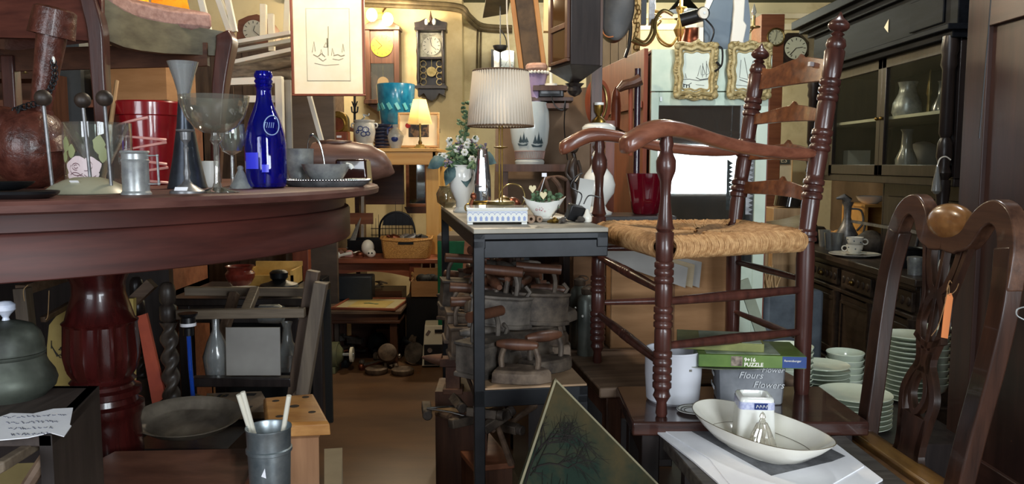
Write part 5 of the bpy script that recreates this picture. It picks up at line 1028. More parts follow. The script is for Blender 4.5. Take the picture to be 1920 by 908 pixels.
b = MB(); b.tube(smooth_pts([W(1034, 182, 3.16), W(1042, 200, 3.15), W(1056, 206, 3.15), W(1060, 190, 3.15), W(1058, 240, 3.2), W(1064, 300, 3.2)], 5), .0025, 6); tag(b.obj('power_cord', blackp), 'black cord hanging from the radio over the brown hardboard', 'cord')
b = MB(); b.bb(-.09, .09, -.05, .08, -.015, 0); tag(b.obj('radio_shelf', walnut, None, W(1033, 184, 3.40)), 'small dark shelf board under the radio', 'shelf')
# white porcelain oil lamp
Lo = A(1121, 3.06, .957); k = mpp(3.06, BZ); t = thing('porcelain_oil_lamp', 'white porcelain and brass oil lamp behind the chair arm', 'oil lamp', Lo)
MB().lathe(px_prof([(0, 26), (4, 27), (8, 18), (16, 14), (26, 20), (40, 30), (56, 32), (72, 27), (86, 16), (100, 10), (112, 12), (118, 8), (118, .1)], k), n=40).obj('body', porc, t)
MB().lathe(px_prof([(118, 6), (126, 10), (132, 5), (140, 5), (150, 6), (150, .1)], k), n=24).obj('collar', brass, t)
MB().lathe(px_prof([(148, 16), (150, 26), (156, 31), (162, 31), (167, 26), (170, 14), (170, .1)], k), n=40).obj('font', porc, t)
MB().lathe(px_prof([(170, 14), (175, 12), (182, 4), (186, 5), (190, 8), (202, 9), (202, .1)], k), n=24).obj('burner', olbrass, t); MB().lathe(px_prof([(202, 8), (203, 9), (207, 9), (208, .1)], k), n=24).obj('cap', porc, t)
b = MB(); b.bb(-14*k, -2*k, -18*k, -16*k, 30*k, 108*k); b.obj('pale_ribbon', mat('pale blue ribbon', '#9fa6b6', None, .6), t)
turned('small_porcelain_bottle', porcw, [(0, 8), (3, 9), (10, 9), (16, 5), (22, 3), (24, .1)], 1101, 2.26, BZ, 'little cream porcelain bottle right of the black electrical box', 'bottle')
# round brass-framed wood mirror
t = thing('oval_wood_mirror', 'oval brown wooden plate with gilt ring behind the oil lamp', 'mirror', W(1122, 192, 3.3), .5); k = mpp(3.1); R = rot(PI/2, 0, 0)
b = MB(); b.lathe([(-.015, 22*k), (-.015, 27*k), (.015, 25*k), (.018, 18*k), (.01, .0005)], (0, 0, 0), R, 40, sy=1.75, close=False); b.lathe([(-.015, .0005), (-.015, 27*k)], (0, 0, 0), R, 40, sy=1.75, close=False); b.obj('plate', redw, t)
b = MB(); ring(b, (-4*k, -.02, 0), 17*k, 2.4*k, 36, 8, R, sy=2.0); b.obj('gilt_ring', brass, t)
b = MB(); ring(b, (0, 0, 56*k), 7*k, 1.2*k, 14, 6, R); b.obj('hanging_loop', brass, t)
# ================================================================ right of the aisle
LZ = .53
# --- low tables under the armchair
def low_table(nm, lab, x0, x1, y0, y1, z, m_, th=.03, legw=.045, apr=.07, m2=None):
    t = thing(nm, lab, 'table', ((x0+x1)/2, (y0+y1)/2, 0)); w = (x1-x0)/2; d = (y1-y0)/2
    MB().bb(-w, w, -d, d, z-th, z).obj('tabletop', m_, t, bev=.005)
    b = MB(); g = .03; b.bb(-w+g, w-g, -d+g, -d+g+.02, z-th-apr, z-th); b.bb(-w+g, w-g, d-g-.02, d-g, z-th-apr, z-th); b.bb(-w+g, -w+g+.02, -d+g, d-g, z-th-apr, z-th); b.bb(w-g-.02, w-g, -d+g, d-g, z-th-apr, z-th); b.obj('apron', m2 or dark, t, bev=.002)
    for sx in (-1, 1):
        for sy in (-1, 1): MB().box((sx*(w-g-.02), sy*(d-g-.02), (z-th)/2), (legw, legw, z-th)).obj('leg', m2 or dark, t, bev=.003)
    return t
ta = low_table('low_table', 'low dusty wooden table under the front of the rush chair, carrying grey metal bottles', -.30, .30, -.35, .35, LZ, dusty, m2=walnut)
ta.location = (.485, 2.56, 0); ta.rotation_euler.z = .155
tb = low_table('low_table', 'low dark mahogany table under the rush chair, carrying the white pot and planter box', .29, .862, 1.875, 2.19, LZ, wood('dark mahogany top', '#2c1a17', '#4a2c24', .22, 'x', coat=.4), th=.035)
# --- ladder-back armchair
ZF = LZ
P2 = Vector((.369, 1.925, 0)); P1 = Vector((.267, 2.455, 0)); P3 = Vector((.785, 2.12, 0)); P4 = Vector((.708, 2.53, 0))
Lc = (P1 + P2 + P3 + P4) / 4; Lc.z = ZF
t = thing('ladder_back_armchair', 'tall ladder-back wooden armchair with woven rush seat standing on low tables', 'chair', Lc)
def C(p, z): return Vector((p.x - Lc.x, p.y - Lc.y, z - ZF))
back_dir = ((P3 + P4) / 2 - (P1 + P2) / 2).normalized()
def sx_(z): return max(0, z - (ZF + .42)) * .135
def turned_between(b, a, bq, prof, n=20):
    """prof: (fraction, radius)"""
    a = Vector(a); bq = Vector(bq); d = bq - a; R = align(d); L_ = d.length
    b.lathe([(f * L_, r) for f, r in prof], a, R, n)
def rings(f0_, f1_, r, n, amp=.18):
    out = []
    for i in range(n):
        a = lerp(f0_, f1_, i/n); w = (f1_-f0_)/n
        out += [(a, r*(1-amp)), (a+w*.2, r), (a+w*.75, r), (a+w*.97, r*(1-amp))]
    return out
SZc = ZF + .445
# front posts: foot, ring groups, baluster, arm support
fp = [(0, .012), (.01, .015), (.05, .012), (.075, .022), (.09, .018)] + rings(.10, .24, .0235, 5) + [(.245, .021), (.31, .021)] + rings(.32, .40, .0235, 3) + [(.405, .021), (.47, .021)] + rings(.48, .56, .0235, 3) + [(.565, .021), (.66, .022), (.665, .018), (.675, .023), (.69, .019), (.78, .012), (.84, .014), (.875, .023), (.91, .024), (.935, .017), (.95, .014), (.97, .017), (1, .013)]
ArmZ = {0: 1.218, 1: 1.222}
for i, P in enumerate((P2, P1)):
    b = MB(); turned_between(b, C(P, ZF), C(P, ArmZ[i]), fp, 24); b.obj('front_leg', cherry, t, ang=50)
rp = [(0, .018), (.02, .021), (.36, .024), (.40, .021)] + rings(.405, .435, .026, 2) + [(.44, .021), (.50, .023)] + rings(.515, .57, .027, 3) + [(.58, .022), (.63, .024)] + rings(.64, .70, .027, 3) + [(.71, .023), (.76, .024)] + rings(.77, .83, .027, 3) + [(.84, .024), (.90, .026), (.905, .021), (.915, .026), (.93, .022), (.938, .012), (.943, .018), (.950, .010), (.954, .021), (.962, .0275), (.970, .0265), (.978, .019), (.986, .009), (.993, .005), (1, .002)]
tops = {}
for i, P in enumerate((P3, P4)):
    zt_ = (ZF + 1.015, ZF + .995)[i]
    foot = C(P, ZF); knee = C(P, SZc); top = C(P + back_dir * sx_(zt_), zt_); tops[i] = (knee, top)
    pts = smooth_pts([foot, C(P, ZF + .22), knee, lerp(knee, top, .5), top], 8); n = len(pts) ; tot = [0]
    for j in range(1, n): tot.append(tot[-1] + (pts[j] - pts[j-1]).length)
    def at(f):
        s = f * tot[-1]
        for j in range(1, n):
            if tot[j] >= s - 1e-9: return pts[j-1].lerp(pts[j], (s - tot[j-1]) / (tot[j] - tot[j-1]))
        return pts[-1]
    b = MB(); b.tube([at(f) for f, r in rp], [r for f, r in rp], 22); b.obj('back_post', cherry, t, ang=50)
def on_post(i, z):
    k_, tp = tops[i]; f = (z - ZF - k_.z) / (tp.z - k_.z); return k_.lerp(tp, f)
# ladder slats
for z, h_, scal in ((1.412, .070, .026), (1.292, .044, .022), (1.182, .044, .02), (1.078, .046, .016)):
    a = on_post(0, z - .01); c = on_post(1, z); d = c - a; L_ = d.length; up = (tops[0][1] - tops[0][0]).normalized(); nrm = d.normalized().cross(up); n = 24; rows = []; b = MB(); vs = []
    for j in range(n + 1):
        f = j / n; x = abs(f - .5) * 2
        tp_ = h_ * .5 + scal * (math.cos(x * PI * 1.0) * .5 + .1) * (1 if x < .5 else 1) + (.012 if x < .08 else 0) + (.018 * max(0, (x - .72) / .28) if z > 1.4 else 0); bo = -h_ * .5 + .010 * (1 - x*x)
        bow = -.025 * (1 - (2*f-1)**2); base = a + d * f - nrm * bow
        for s_, q in ((tp_, -.005), (tp_, .005), (bo, .005), (bo, -.005)): vs.append(base + up * s_ + nrm * q)
    b.add(vs, [(j*4+i, j*4+4+i, j*4+4+(i+1) % 4, j*4+(i+1) % 4) for j in range(n) for i in range(4)] + [(0, 1, 2, 3), (n*4+3, n*4+2, n*4+1, n*4)])
    o = b.obj('back_slat', cherryx, t, bev=.0015, ang=40)
    if z > 1.4: MB().box(a + d*.30 + up*.022 + nrm*.0 - nrm*(-.025*.84), (.012, .002, .012), Matrix((d.normalized(), nrm, up)).transposed()).box(a + d*.30 + up*.022 + nrm*.0135 , (.012, .02, .012), Matrix((d.normalized(), nrm, up)).transposed()).obj('price_sticker', paper, t)
# rush seat: four woven triangles with a rolled edge
c1_, c2_, c3_, c4_ = [C(P, SZc - .028) for P in (P1, P2, P3, P4)]
b = MB(); n = 36; cen = (c1_ + c2_ + c3_ + c4_) / 4
def seatpt(u_, v_, top=1):
    p = c2_.lerp(c3_, u_).lerp(c1_.lerp(c4_, u_), v_); e = min(u_, 1-u_, v_, 1-v_)
    dd = p - cen; o_ = p + dd * (.035 * (1 - min(1, e*8)))
    rise = .022 * (1 - max(0, 1 - e*9)**2) - .012 * min(1, e*3.2) * (1 if top > 0 else .0)
    hump = .010 * math.exp(-((min(u_, 1-u_) - min(v_, 1-v_)) / .05)**2) * (1 if e > .02 else 0)
    o_.z += top * rise + (-hump*.8 if top > 0 else 0); return o_
b.grid(lambda u_, v_: seatpt(u_, v_, 1), n, n); b.grid(lambda u_, v_: seatpt(1-u_, v_, -1), n, n)
b.obj('seat_pad', straw, t, ang=80)
b = MB()
for (a, c) in ((c2_, c3_), (c3_, c4_), (c4_, c1_), (c1_, c2_)):
    d = c - a; out = d.cross(Vector((0, 0, 1))).normalized(); N_ = int(d.length / .0062)
    for j in range(1, N_):
        f = j / N_; f = .035 + .93 * f; e = a + d * f; inn = min(f, 1 - f) * .5; ip = e.lerp(cen, min(f, 1-f) * 1.9 * .96)
        w = random.uniform(-.0015, .0015)
        pts = [ip + Vector((0, 0, .011 + w)), e.lerp(ip, .35) + Vector((0, 0, .019 + w)), e + Vector((0, 0, .026 + w)) - out*.004, e + out*(.020 + w) + Vector((0, 0, .012)), e + out*(.022 + w) + Vector((0, 0, -.006)), e + out*.006 + Vector((0, 0, -.026)), e.lerp(ip, .4) + Vector((0, 0, -.024))]
        b.tube(smooth_pts(pts, 2), .0036, 5, caps=False)
b.obj('woven_rush', rush, t, ang=60)
# stretchers
def stretcher(a, c, z, z2=None, r=.013, turned_=True, nm='stretcher'):
    b = MB(); A_ = C(a, z); B_ = C(c, z2 or z)
    turned_between(b, A_, B_, [(0, r*.7), (.1, r*.8)] + ([(.3, r), (.4, r*1.05)] + rings(.43, .57, r*1.1, 4, .12) + [(.6, r*1.05), (.7, r)] if turned_ else [(.5, r*1.1)]) + [(.9, r*.8), (1, r*.7)], 14); b.obj(nm, cherry, t)
stretcher(P1, P2, ZF+.335, ZF+.31); stretcher(P1, P2, ZF+.155, ZF+.13)
stretcher(P2, P3, ZF+.285, None, .013, False); stretcher(P2, P3, ZF+.175, ZF+.17, .013, False)
stretcher(P1, P4, ZF+.36, None, .012, False); stretcher(P1, P4, ZF+.19, None, .011, False)
stretcher(P3, P4, ZF+.31, None, .010, False); stretcher(P3, P4, ZF+.15, None, .010, False)
# arms: shaped rails with scrolled hand grips
for i, (pf, pr, zr) in enumerate(((P2, 0, 1.178), (P1, 1, 1.19))):
    fr_ = C(pf, ArmZ[i]); re = on_post(pr, zr); d = re - fr_; d.z = 0; L_ = d.length; d.normalize(); sd = Vector((-d.y, d.x, 0)); b = MB(); vs = []
    cl_ = [(-.125, .000, .010, .012), (-.122, -.006, .022, .024), (-.10, -.004, .026, .030), (-.07, .006, .026, .032), (-.035, .014, .024, .034), (0, .017, .021, .034), (.06, .014, .018, .030), (.13, .002, .017, .026), (.22, -.010, .017, .022), (L_*.78, -.012, .016, .020), (L_, .0, .014, .016)]
    m_ = 12; zoff = re.z - fr_.z
    for x, dz, hh, ww in cl_:
        base = fr_ + d * x + Vector((0, 0, dz + zoff * max(0, x) / L_ + (-.02 * max(0, -x-.05)/.07)))
        for q in range(m_):
            a = 2*PI*q/m_; ca, sa = math.cos(a), math.sin(a); se = lambda c_: math.copysign(abs(c_)**.6, c_)
            vs.append(base + sd * (ww * se(ca)) + Vector((0, 0, hh * se(sa))))
    K = len(cl_); b.add(vs, [(j*m_+q, j*m_+(q+1) % m_, (j+1)*m_+(q+1) % m_, (j+1)*m_+q) for j in range(K-1) for q in range(m_)] + [tuple(range(m_-1, -1, -1)), tuple((K-1)*m_+q for q in range(m_))])
    b.obj('armrest', wood('arm wood %d' % i, '#5a2f22', '#8a5540', .3, 'x', coat=.3), t, sub=1, ang=60)
# --- things on the low tables
k = mpp(2.62, LZ)
for x, Y, h_, r, lab in ((1086, 2.66, 128, 19, 'taller grey metal flask behind the front leg of the rush chair'), (1099, 2.56, 120, 17, 'shorter grey metal flask in front of the taller one beside the rush chair leg')):
    L = A(x, Y, LZ); t = thing('metal_flask', lab, 'flask', L)
    MB().lathe(px_prof([(0, r-1), (2, r), (h_*.8, r), (h_*.88, r*.85), (h_*.93, r*.55), (h_*.94, .1)], k), n=32).obj('body', mat('zinc grey %d' % x, '#6d726c', '#8d928a', .4, .55, (12, 12, 12), bump=.1), t)
    MB().lathe(px_prof([(h_*.93, r*.5), (h_*.95, r*.58), (h_*1.02, r*.58), (h_*1.05, r*.35), (h_*1.05, .1)], k), n=24).obj('cap', ironb, t)
    b = MB(); ring(b, (r*.35*k, 0, h_*1.04*k), r*.5*k, 1.1*k, 16, 6, rot(.4, 0, 0)); b.obj('cap_ring', iron, t)
    MB().sph((-r*.5*k, -r*.88*k, h_*.62*k), 2.6*k, 10).obj('rivet_spot', porc, t)
# cardboard box and stack of frames
c0 = Vector((.52, 2.74, LZ)); t = thing('cardboard_box', 'tall brown cardboard box full of flat frames behind the rush chair', 'box', c0, .10)
b = MB(); w, d, h_ = .2, .08, .335
b.bb(-w, -w+.004, -d, d, 0, h_); b.bb(w-.004, w, -d, d, 0, h_); b.bb(-w, w, -d, -d+.004, 0, h_); b.bb(-w, w, d-.004, d, 0, h_); b.bb(-w, w, -d, d, 0, .004); b.obj('carton', card, t)
b = MB(); b.bb(-.02, .02, -d-.0012, -d, 0, h_); b.obj('tape', cardd, t)
b = MB(); b.box((0, 0, 0), (.11, .10, .335)); tag(b.obj('cardboard_box', cardd, None, Vector((.262, 2.76, LZ + .1675)), (0, 0, .05)), 'narrow darker cardboard box between the metal flasks and the tall box', 'box')
b = MB(); b.box((0, 0, 0), (.16, .05, .30)); tag(b.obj('cardboard_box', carl, None, Vector((.66, 2.84, LZ + .15)), (0, 0, .1)), 'light tan cardboard sheet box at the right behind the rush chair', 'box')
for i in range(5):
    b = MB(); Yq = 2.59 + .028*i; slab(b, [W(1097 + i*13, 442 + i*2, Yq), W(1290 + i*13, 502 - i*5, Yq), W(1285 + i*13, 540, Yq), W(1112 + i*13, 480, Yq)], (0, .012, 0)); o = b.obj('stacked_picture', [greyp, carl, greyp, carl, paperc][i])
    tag(o, 'flat frame edge sticking out of the tall cardboard box, ' + ['nearest the viewer', 'second from the front', 'middle one', 'second from the back', 'rearmost'][i], 'frame', 'flat frames in the cardboard box')
# white pot, saucer, planter, puzzle, plates
Lw = A(1261, 2.06, LZ); k = mpp(2.06, LZ)
t = thing('enamel_pot', 'plain white cylindrical pot with a small grey mark, near the chair leg', 'pot', Lw)
MB().lathe(hollow(px_prof([(0, 44), (5, 49), (50, 52), (92, 52.5), (96, 54), (98, 53)], k), 2*k), n=56, close=False).obj('body', mat('cool white enamel', '#cfd0d8', '#dadbe2', .25, 0, (5, 5, 5), coat=.3), t)
t_ = MB(); t_.bb(18*k, 30*k, -51.8*k, -51*k, 66*k, 70*k); t_.obj('grey_mark', inkg, t, (-6*k, 3.2*k, 0))
Ls = A(1300, 1.955, LZ); k = mpp(1.95, LZ); t = thing('patterned_saucer', 'small grey patterned saucer beside the white pot', 'saucer', Ls)
MB().lathe(px_prof([(0, 18), (2, 22), (5, 31), (6, 30.5), (3, 20), (2.5, .1)], k), n=40).obj('dish', porc, t); b = MB(); [ring(b, (0, 0, z*k), r*k, .9*k, 36, 5) for r, z in ((29, 6), (23, 4.2), (17, 3))]
b.obj('grey_pattern', inkg, t)
Lf = A(1401, 2.07, LZ); k = mpp(2.07, LZ); rz = -.12; t = thing('planter_box', 'grey metal planter box lettered Flowers and Planter under the puzzle box', 'planter', Lf, rz)
zin = mat('painted zinc', '#6f7278', '#9a9ca0', .45, .3, (7, 7, 7), bump=.2)
b = MB(); pf = px_prof([(0, 45), (2, 47), (70, 50), (73, 51), (75, 51), (75, 49), (6, 44), (5, .1)], k); b.lathe([(z, r) for z, r in pf], n=40, sx=1.24, sy=.80, sq=9); b.obj('box_body', zin, t)
wh = mat('faded white lettering', '#c4c6c8', None, .6)
for s_, x, z, sz in (('Flowers', 2, 33, 17), ('Flours', -24, 50, 17), ('Flower', 16, 62, 14), ('Planter', -30, 8, 16)):
    text(s_, sz*k, wh, t, (x*k, -50*.8*k - .0028, z*k), (PI/2 - .02, 0, 0), shear=.3)
for s_, y, z, sz in (('Plants', 20, 44, 14), ('Flowers', 26, 20, 14)):
    text(s_, sz*k, wh, t, (-51*1.24*k - .0005, y*k, z*k), (PI/2, 0, -PI/2), shear=.3)
kp = mpp(2.02, .6); zp2 = LZ + 76*k; Lp = A(1398, 2.06, zp2)
t = thing('puzzle_box', 'green and blue jigsaw puzzle box lettered 9+16 PUZZLE on the planter box', 'box', Vector((Lp.x, Lp.y, zp2)), -.10)
gr_ = mat('puzzle green', '#48642c', '#66803c', .35, 0, (9, 9, 9)); bl_ = mat('puzzle blue', '#24407c', None, .35)
w, d, h_ = .132, .085, .032
MB().bb(-w, w, -d, d, 0, h_).obj('lid', gr_, t, bev=.0015)
MB().bb(w-.058, w+.0006, -d-.0006, -d+.02, .002, h_-.001).obj('blue_end', bl_, t)
b = MB(); b.bb(-w+.02, w-.06, -d+.015, d-.02, h_, h_+.0006); b.obj('photo_panel', mat('puzzle landscape', '#566a5a', '#a8b4a0', .4, 0, (14, 14, 14)), t)
b = MB(); b.bb(-.052, -.024, -d-.0008, -d, .004, .029); b.obj('animal_photo', mat('puzzle picture', '#4c4038', '#a09080', .4, 0, (60, 60, 60)), t)
text('9+16', .0135, white, t, (-.02, -d-.0010, .0165), (PI/2, 0, 0), bold=.0004); text('PUZZLE', .0135, white, t, (-.02, -d-.0010, .004), (PI/2, 0, 0), bold=.0004)
text('Ravensburger', .0075, white, t, (w-.054, -d-.0012, .018), (PI/2, 0, 0))
b = MB(); b.bb(-.118, .10, -.07, .075, 0, .022); t2 = b.obj('puzzle_box', mat('olive green card box', '#62663a', '#84864e', .4, 0, (12, 12, 12)), None, Vector((Lp.x - .055, Lp.y + .03, zp2 + h_ + .0008)), (0, 0, -.2), bev=.0015); tag(t2, 'olive and grey puzzle box lying on top of the 9+16 PUZZLE box', 'box')
MB().bb(-.06, .095, -.065, .07, .022, .0226).obj('photo_panel', MATS['puzzle landscape'], t2)
# clear plastic wrap corner hanging off the puzzle
b = MB(); slab(b, [Vector((Lp.x - .17, Lp.y - .06, zp2 - .004)), Vector((Lp.x - .10, Lp.y - .088, zp2 - .004)), Vector((Lp.x + .02, Lp.y - .088, zp2 - .004)), Vector((Lp.x - .08, Lp.y + .04, zp2 - .004))], (0, 0, .002)); tag(b.obj('plastic_wrap', thin('clear film', '#dfe4d8', .12, .1, .2, '#b8bca8')), 'sheet of clear plastic film sticking out under the puzzle box', 'film')
# --- crockery on a low crate at the right
CZ = .24
t = thing('wooden_crate', 'low dark crate carrying stacks of pale green white plates and bowls', 'crate', (1.18, 2.95, 0)); MB().bb(-.42, .34, -.42, .4, 0, CZ).obj('box_body', dark, t, bev=.004)
def plate_stack(px, Y, z, n, rpx, lab, m_=porcg, rise=7.2, kind='plate', prof=None, grp='stacked crockery'):
    k = mpp(Y, z); p = prof or [(0, .55), (1.5, .62), (5, .88), (8, 1.0), (9, 1.0), (6, .86), (3, .6), (2.6, .002)]
    o0 = None
    for i in range(n):
        L = A(px, Y, z); L.z = z + i*rise*k
        lb = ('top ' if i == n-1 else '') + kind + ' of ' + lab if i == n-1 else kind + ' under the top one of ' + lab
        if o0 is None: b = MB(); b.lathe([(h_*k, r*rpx*k) for h_, r in p], n=48); o0 = b.obj('dinner_' + kind if kind == 'plate' else kind, m_, None, L); o = o0
        else: o = o0.copy(); COL.objects.link(o); o.location = L; o.rotation_euler.z = i
        tag(o, lb, kind, grp + ': ' + lab)
plate_stack(1600, 2.72, CZ, 7, 66, 'the big front stack of pale dinner plates', rise=9)
plate_stack(1538, 3.0, CZ, 8, 50, 'the plate stack behind and left of the big one', rise=9)
plate_stack(1700, 3.02, CZ, 14, 46, 'the tall plate stack behind the splat chair', rise=9)
bp_ = [(0, .5), (2, .55), (10, .85), (24, 1.0), (25, .98), (12, .78), (4, .4), (3.5, .002)]
plate_stack(1582, 3.16, CZ, 5, 34, 'the bowl stack left of the splat chair', kind='bowl', prof=bp_, rise=12)
plate_stack(1480, 2.95, CZ, 10, 40, 'the bowl stack seen behind the planter box', kind='bowl', prof=bp_, rise=10)
plate_stack(1745, 3.1, CZ, 9, 30, 'the bowl stack seen through the chair splat', kind='bowl', prof=bp_, rise=13)
# --- front small table, magazine, dish, box, bell
FZ = .50
t = thing('small_front_table', 'small dark grained wooden table at the bottom right carrying the newspaper and dish', 'table', (.55, 1.6, 0))
topm = wood('grained dark top', '#2b2826', '#57524c', .35, 'x', 1.6)
b = MB(); slab(b, [(-.19, .255, FZ-.03), (.25, .265, FZ-.03), (.265, -.35, FZ-.03), (-.13, -.35, FZ-.03)], (0, 0, .03)); b.obj('tabletop', topm, t, bev=.003)
b = MB(); b.bb(-.14, .10, .2, .22, FZ-.1, FZ-.03); b.bb(-.1, .10, -.33, -.31, FZ-.1, FZ-.03); b.obj('apron', dark, t)
for x, y in ((-.13, .21), (.09, .21), (-.09, -.32), (.09, -.32)): MB().box((x, y, (FZ-.03)/2), (.04, .04, FZ-.03)).obj('leg', dark, t)
mg = [S(1222, 806, FZ), S(1262, 793, FZ), S(1330, 796, FZ), S(1500, 800, FZ), S(1570, 838, FZ), S(1655, 903, FZ), S(1560, 960, FZ), S(1380, 960, FZ), S(1345, 908, FZ), S(1300, 868, FZ), S(1262, 838, FZ)]
t = thing('newspaper', 'folded white newspaper with a grey picture under the oval dish', 'newspaper', (.55, 1.6, FZ + .0008))
def ml(p, dz=0): return Vector((p.x - .55, p.y - 1.6, dz))
b = MB(); slab(b, [ml(p) for p in mg], (0, 0, .004)); b.obj('pages', paper, t)
b = MB(); slab(b, [ml(S(x, y, FZ), .004) for x, y in ((1228, 802), (1268, 790), (1480, 797), (1620, 880), (1500, 950), (1400, 950), (1356, 900), (1330, 866))], (0, 0, .0025)); b.obj('top_sheet', paper, t)
b = MB(); slab(b, [ml(S(x, y, FZ), .0066) for x, y in ((1284, 808), (1330, 804), (1478, 806), (1585, 862), (1560, 872), (1446, 899))], (0, 0, .0004)); b.obj('grey_picture', mat('newsprint grey', '#55565a', '#77787c', .6, 0, (30, 30, 30)), t)
# oval dish
ZD = FZ + .0085; kd = mpp(1.62, FZ); Ld = A(1422, 1.745, ZD); t = thing('oval_serving_dish', 'large oval cream porcelain serving dish with a fine dark line', 'dish', Ld, -1.1)
b = MB(); n = 72; pr = [(0, .50), (.004, .52), (.012, .66), (.034, .86), (.054, .98), (.059, 1.0), (.060, .99), (.055, .965), (.036, .83), (.015, .62), (.008, .45), (.007, .002)]; vs = []
for z, r in pr:
    for i in range(n):
        a = 2*PI*i/n; kk = 1/(abs(math.cos(a))**2.6 + abs(math.sin(a))**2.6)**(1/2.6); wob = 1 + .018*math.cos(4*a)*(r > .8); lift = .006*abs(math.cos(a))**4*(r > .8)
        vs.append((r*kk*wob*.185*math.cos(a), r*kk*wob*.095*math.sin(a), z + lift))
b.add(vs, [(j*n+i, j*n+(i+1) % n, (j+1)*n+(i+1) % n, (j+1)*n+i) for j in range(len(pr)-1) for i in range(n)] + [tuple(range(n-1, -1, -1))]); b.obj('dish_body', porcw, t, ang=60)
b = MB()
for rr, rad, zz in ((1.0, .0008, .0597), (.70, .0006, .0245)):
    pts = []
    for i in range(72):
        a = 2*PI*i/72; kk = 1/(abs(math.cos(a))**2.6 + abs(math.sin(a))**2.6)**(1/2.6); wob = 1 + .018*math.cos(4*a)*(rr > .8); lift = .006*abs(math.cos(a))**4*(rr > .8); pts.append((rr*kk*wob*.185*math.cos(a), rr*kk*wob*.095*math.sin(a), zz + lift))
    b.tube(pts, rad, 5, closed=True)
b.obj('painted_line', mat('dark gilt line', '#5e5238', None, .4), t)
Lb2 = A(1412, 1.80, ZD + .0085); t = thing('square_porcelain_vase', 'square white porcelain vase with a blue patterned band inside the dish', 'vase', Lb2, -.10); t.scale = (1.2,) * 3
pv = [(0, .034), (.003, .036), (.078, .0325), (.084, .032), (.087, .030), (.088, .024), (.084, .0225), (.02, .022), (.02, .0005)]
b = MB(); b.lathe(pv, n=48, sq=9); b.obj('vase_body', porc, t, ang=50)
b = MB(); b.lathe([(.066, .0337), (.080, .0331)], n=48, sq=9, close=False); b.obj('pale_blue_band', mat('pale lilac blue band', '#a3a8ce', '#c8cce2', .2, 0, (220, 220, 220)), t, ang=50)
b = MB(); b.bb(-.006, .018, -.0348, -.0335, .067, .079); b.obj('blue_panel', cobalt, t)
b = MB(); [b.tube(smooth_pts([(-.003 + .006*i, -.0350, .070), (-.001 + .006*i, -.0350, .076), (.001 + .006*i, -.0350, .072)], 3), .0006, 4) for i in range(4)]; b.obj('white_pattern', porc, t)
Lg2 = A(1428, 1.722, ZD + .012); t = thing('crystal_bell', 'small cut crystal bell standing in the oval dish', 'bell', Lg2); t.scale = (1.2,) * 3
crys = thin('cut crystal', '#f8f6f0', .22, .06, .3, '#f2ecdc')
b = MB(); n = 14; pr = [(0, .0285), (.012, .0255), (.026, .020), (.040, .014), (.048, .010), (.051, .006), (.053, .006), (.056, .004), (.060, .006), (.066, .004), (.070, .0005)]; vs = []
for j, (z, r) in enumerate(pr):
    for i in range(n*2): a = 2*PI*(i + .5*(j % 2))/(n*2); rr = r*(1 - .12*(i % 2)); vs.append((rr*math.cos(a), rr*math.sin(a), z))
N2 = n*2; fs = []
for j in range(len(pr)-1):
    for i in range(N2): a_, b_, c_, d_ = j*N2+i, j*N2+(i+1) % N2, (j+1)*N2+(i+1) % N2, (j+1)*N2+i; fs += [(a_, b_, c_), (a_, c_, d_)]
b.add(vs, fs); b.obj('cut_glass', crys, t, ang=5)
# --- splat-back chair at right
O = Vector((.905, 1.78, 0)); t = thing('splat_back_chair', 'dark wooden splat-back chair at the right edge with an orange price tag', 'chair', O, PI/2 + .06)
# local x runs along the back (+x = away from the camera), local z up, -y = leaning to the right
qd = wood('splat chair wood', '#241612', '#432a20', .32, 'z', coat=.2); qx = wood('splat chair crest', '#33201a', '#5e4030', .3, 'x', coat=.3)
def lean(z): return -.0 - max(0, z - .45) * .14
def ribb(b, pts, w, th, z_=None):
    k = len(pts); vs = []; ws = w if isinstance(w, list) else [w]*k
    for j in range(k):
        a = pts[max(j-1, 0)]; c = pts[min(j+1, k-1)]; tt = Vector((c[0]-a[0], 0, c[1]-a[1])).normalized(); nn = Vector((-tt.z, 0, tt.x))
        for sg, yy in ((1, -th/2), (1, th/2), (-1, th/2), (-1, -th/2)):
            p = Vector((pts[j][0], 0, pts[j][1])) + nn*sg*ws[j]/2; p.y = lean(p.z) + yy; vs.append(p)
    return b.add(vs, [(j*4+i, j*4+(i+1) % 4, j*4+4+(i+1) % 4, j*4+4+i) for j in range(k-1) for i in range(4)] + [(3, 2, 1, 0), tuple((k-1)*4+i for i in range(4))])
for s in (-1, 1):
    b = MB(); ribb(b, sm2([(s*.185, .46), (s*.195, .6), (s*.21, .75), (s*.215, .88), (s*.20, .985)], 5), .050, .036); b.obj('back_stile', qd, t, bev=.004, ang=50)
    MB().box((s*.185, .02, .23), (.038, .038, .46)).obj('leg', qd, t, bev=.003)
b = MB(); ribb(b, sm2([(.216, .90), (.212, .97), (.19, 1.03), (.15, 1.052), (.11, 1.035), (.075, .99), (.03, .985), (0, .99)], 5), [.048]*5 + [.05]*8 + [.05]*10 + [.05]*5 + [.062]*8, .034)
ribb(b, sm2([(-.216, .90), (-.212, .97), (-.19, 1.03), (-.15, 1.052), (-.11, 1.035), (-.075, .99), (-.03, .985), (0, .99)], 5), [.048]*5 + [.05]*8 + [.05]*10 + [.05]*5 + [.062]*8, .034)
b.obj('crest_rail', qx, t, bev=.005, ang=50)
b = MB(); b.sph((0, lean(1.02) + .003, 1.018), (.082, .028, .044), 28); b.obj('crest_shell', mat('worn golden wood', '#6b4524', '#a8794a', .25, 0, (9, 9, 9), coat=.4), t)
b = MB(); th = .016
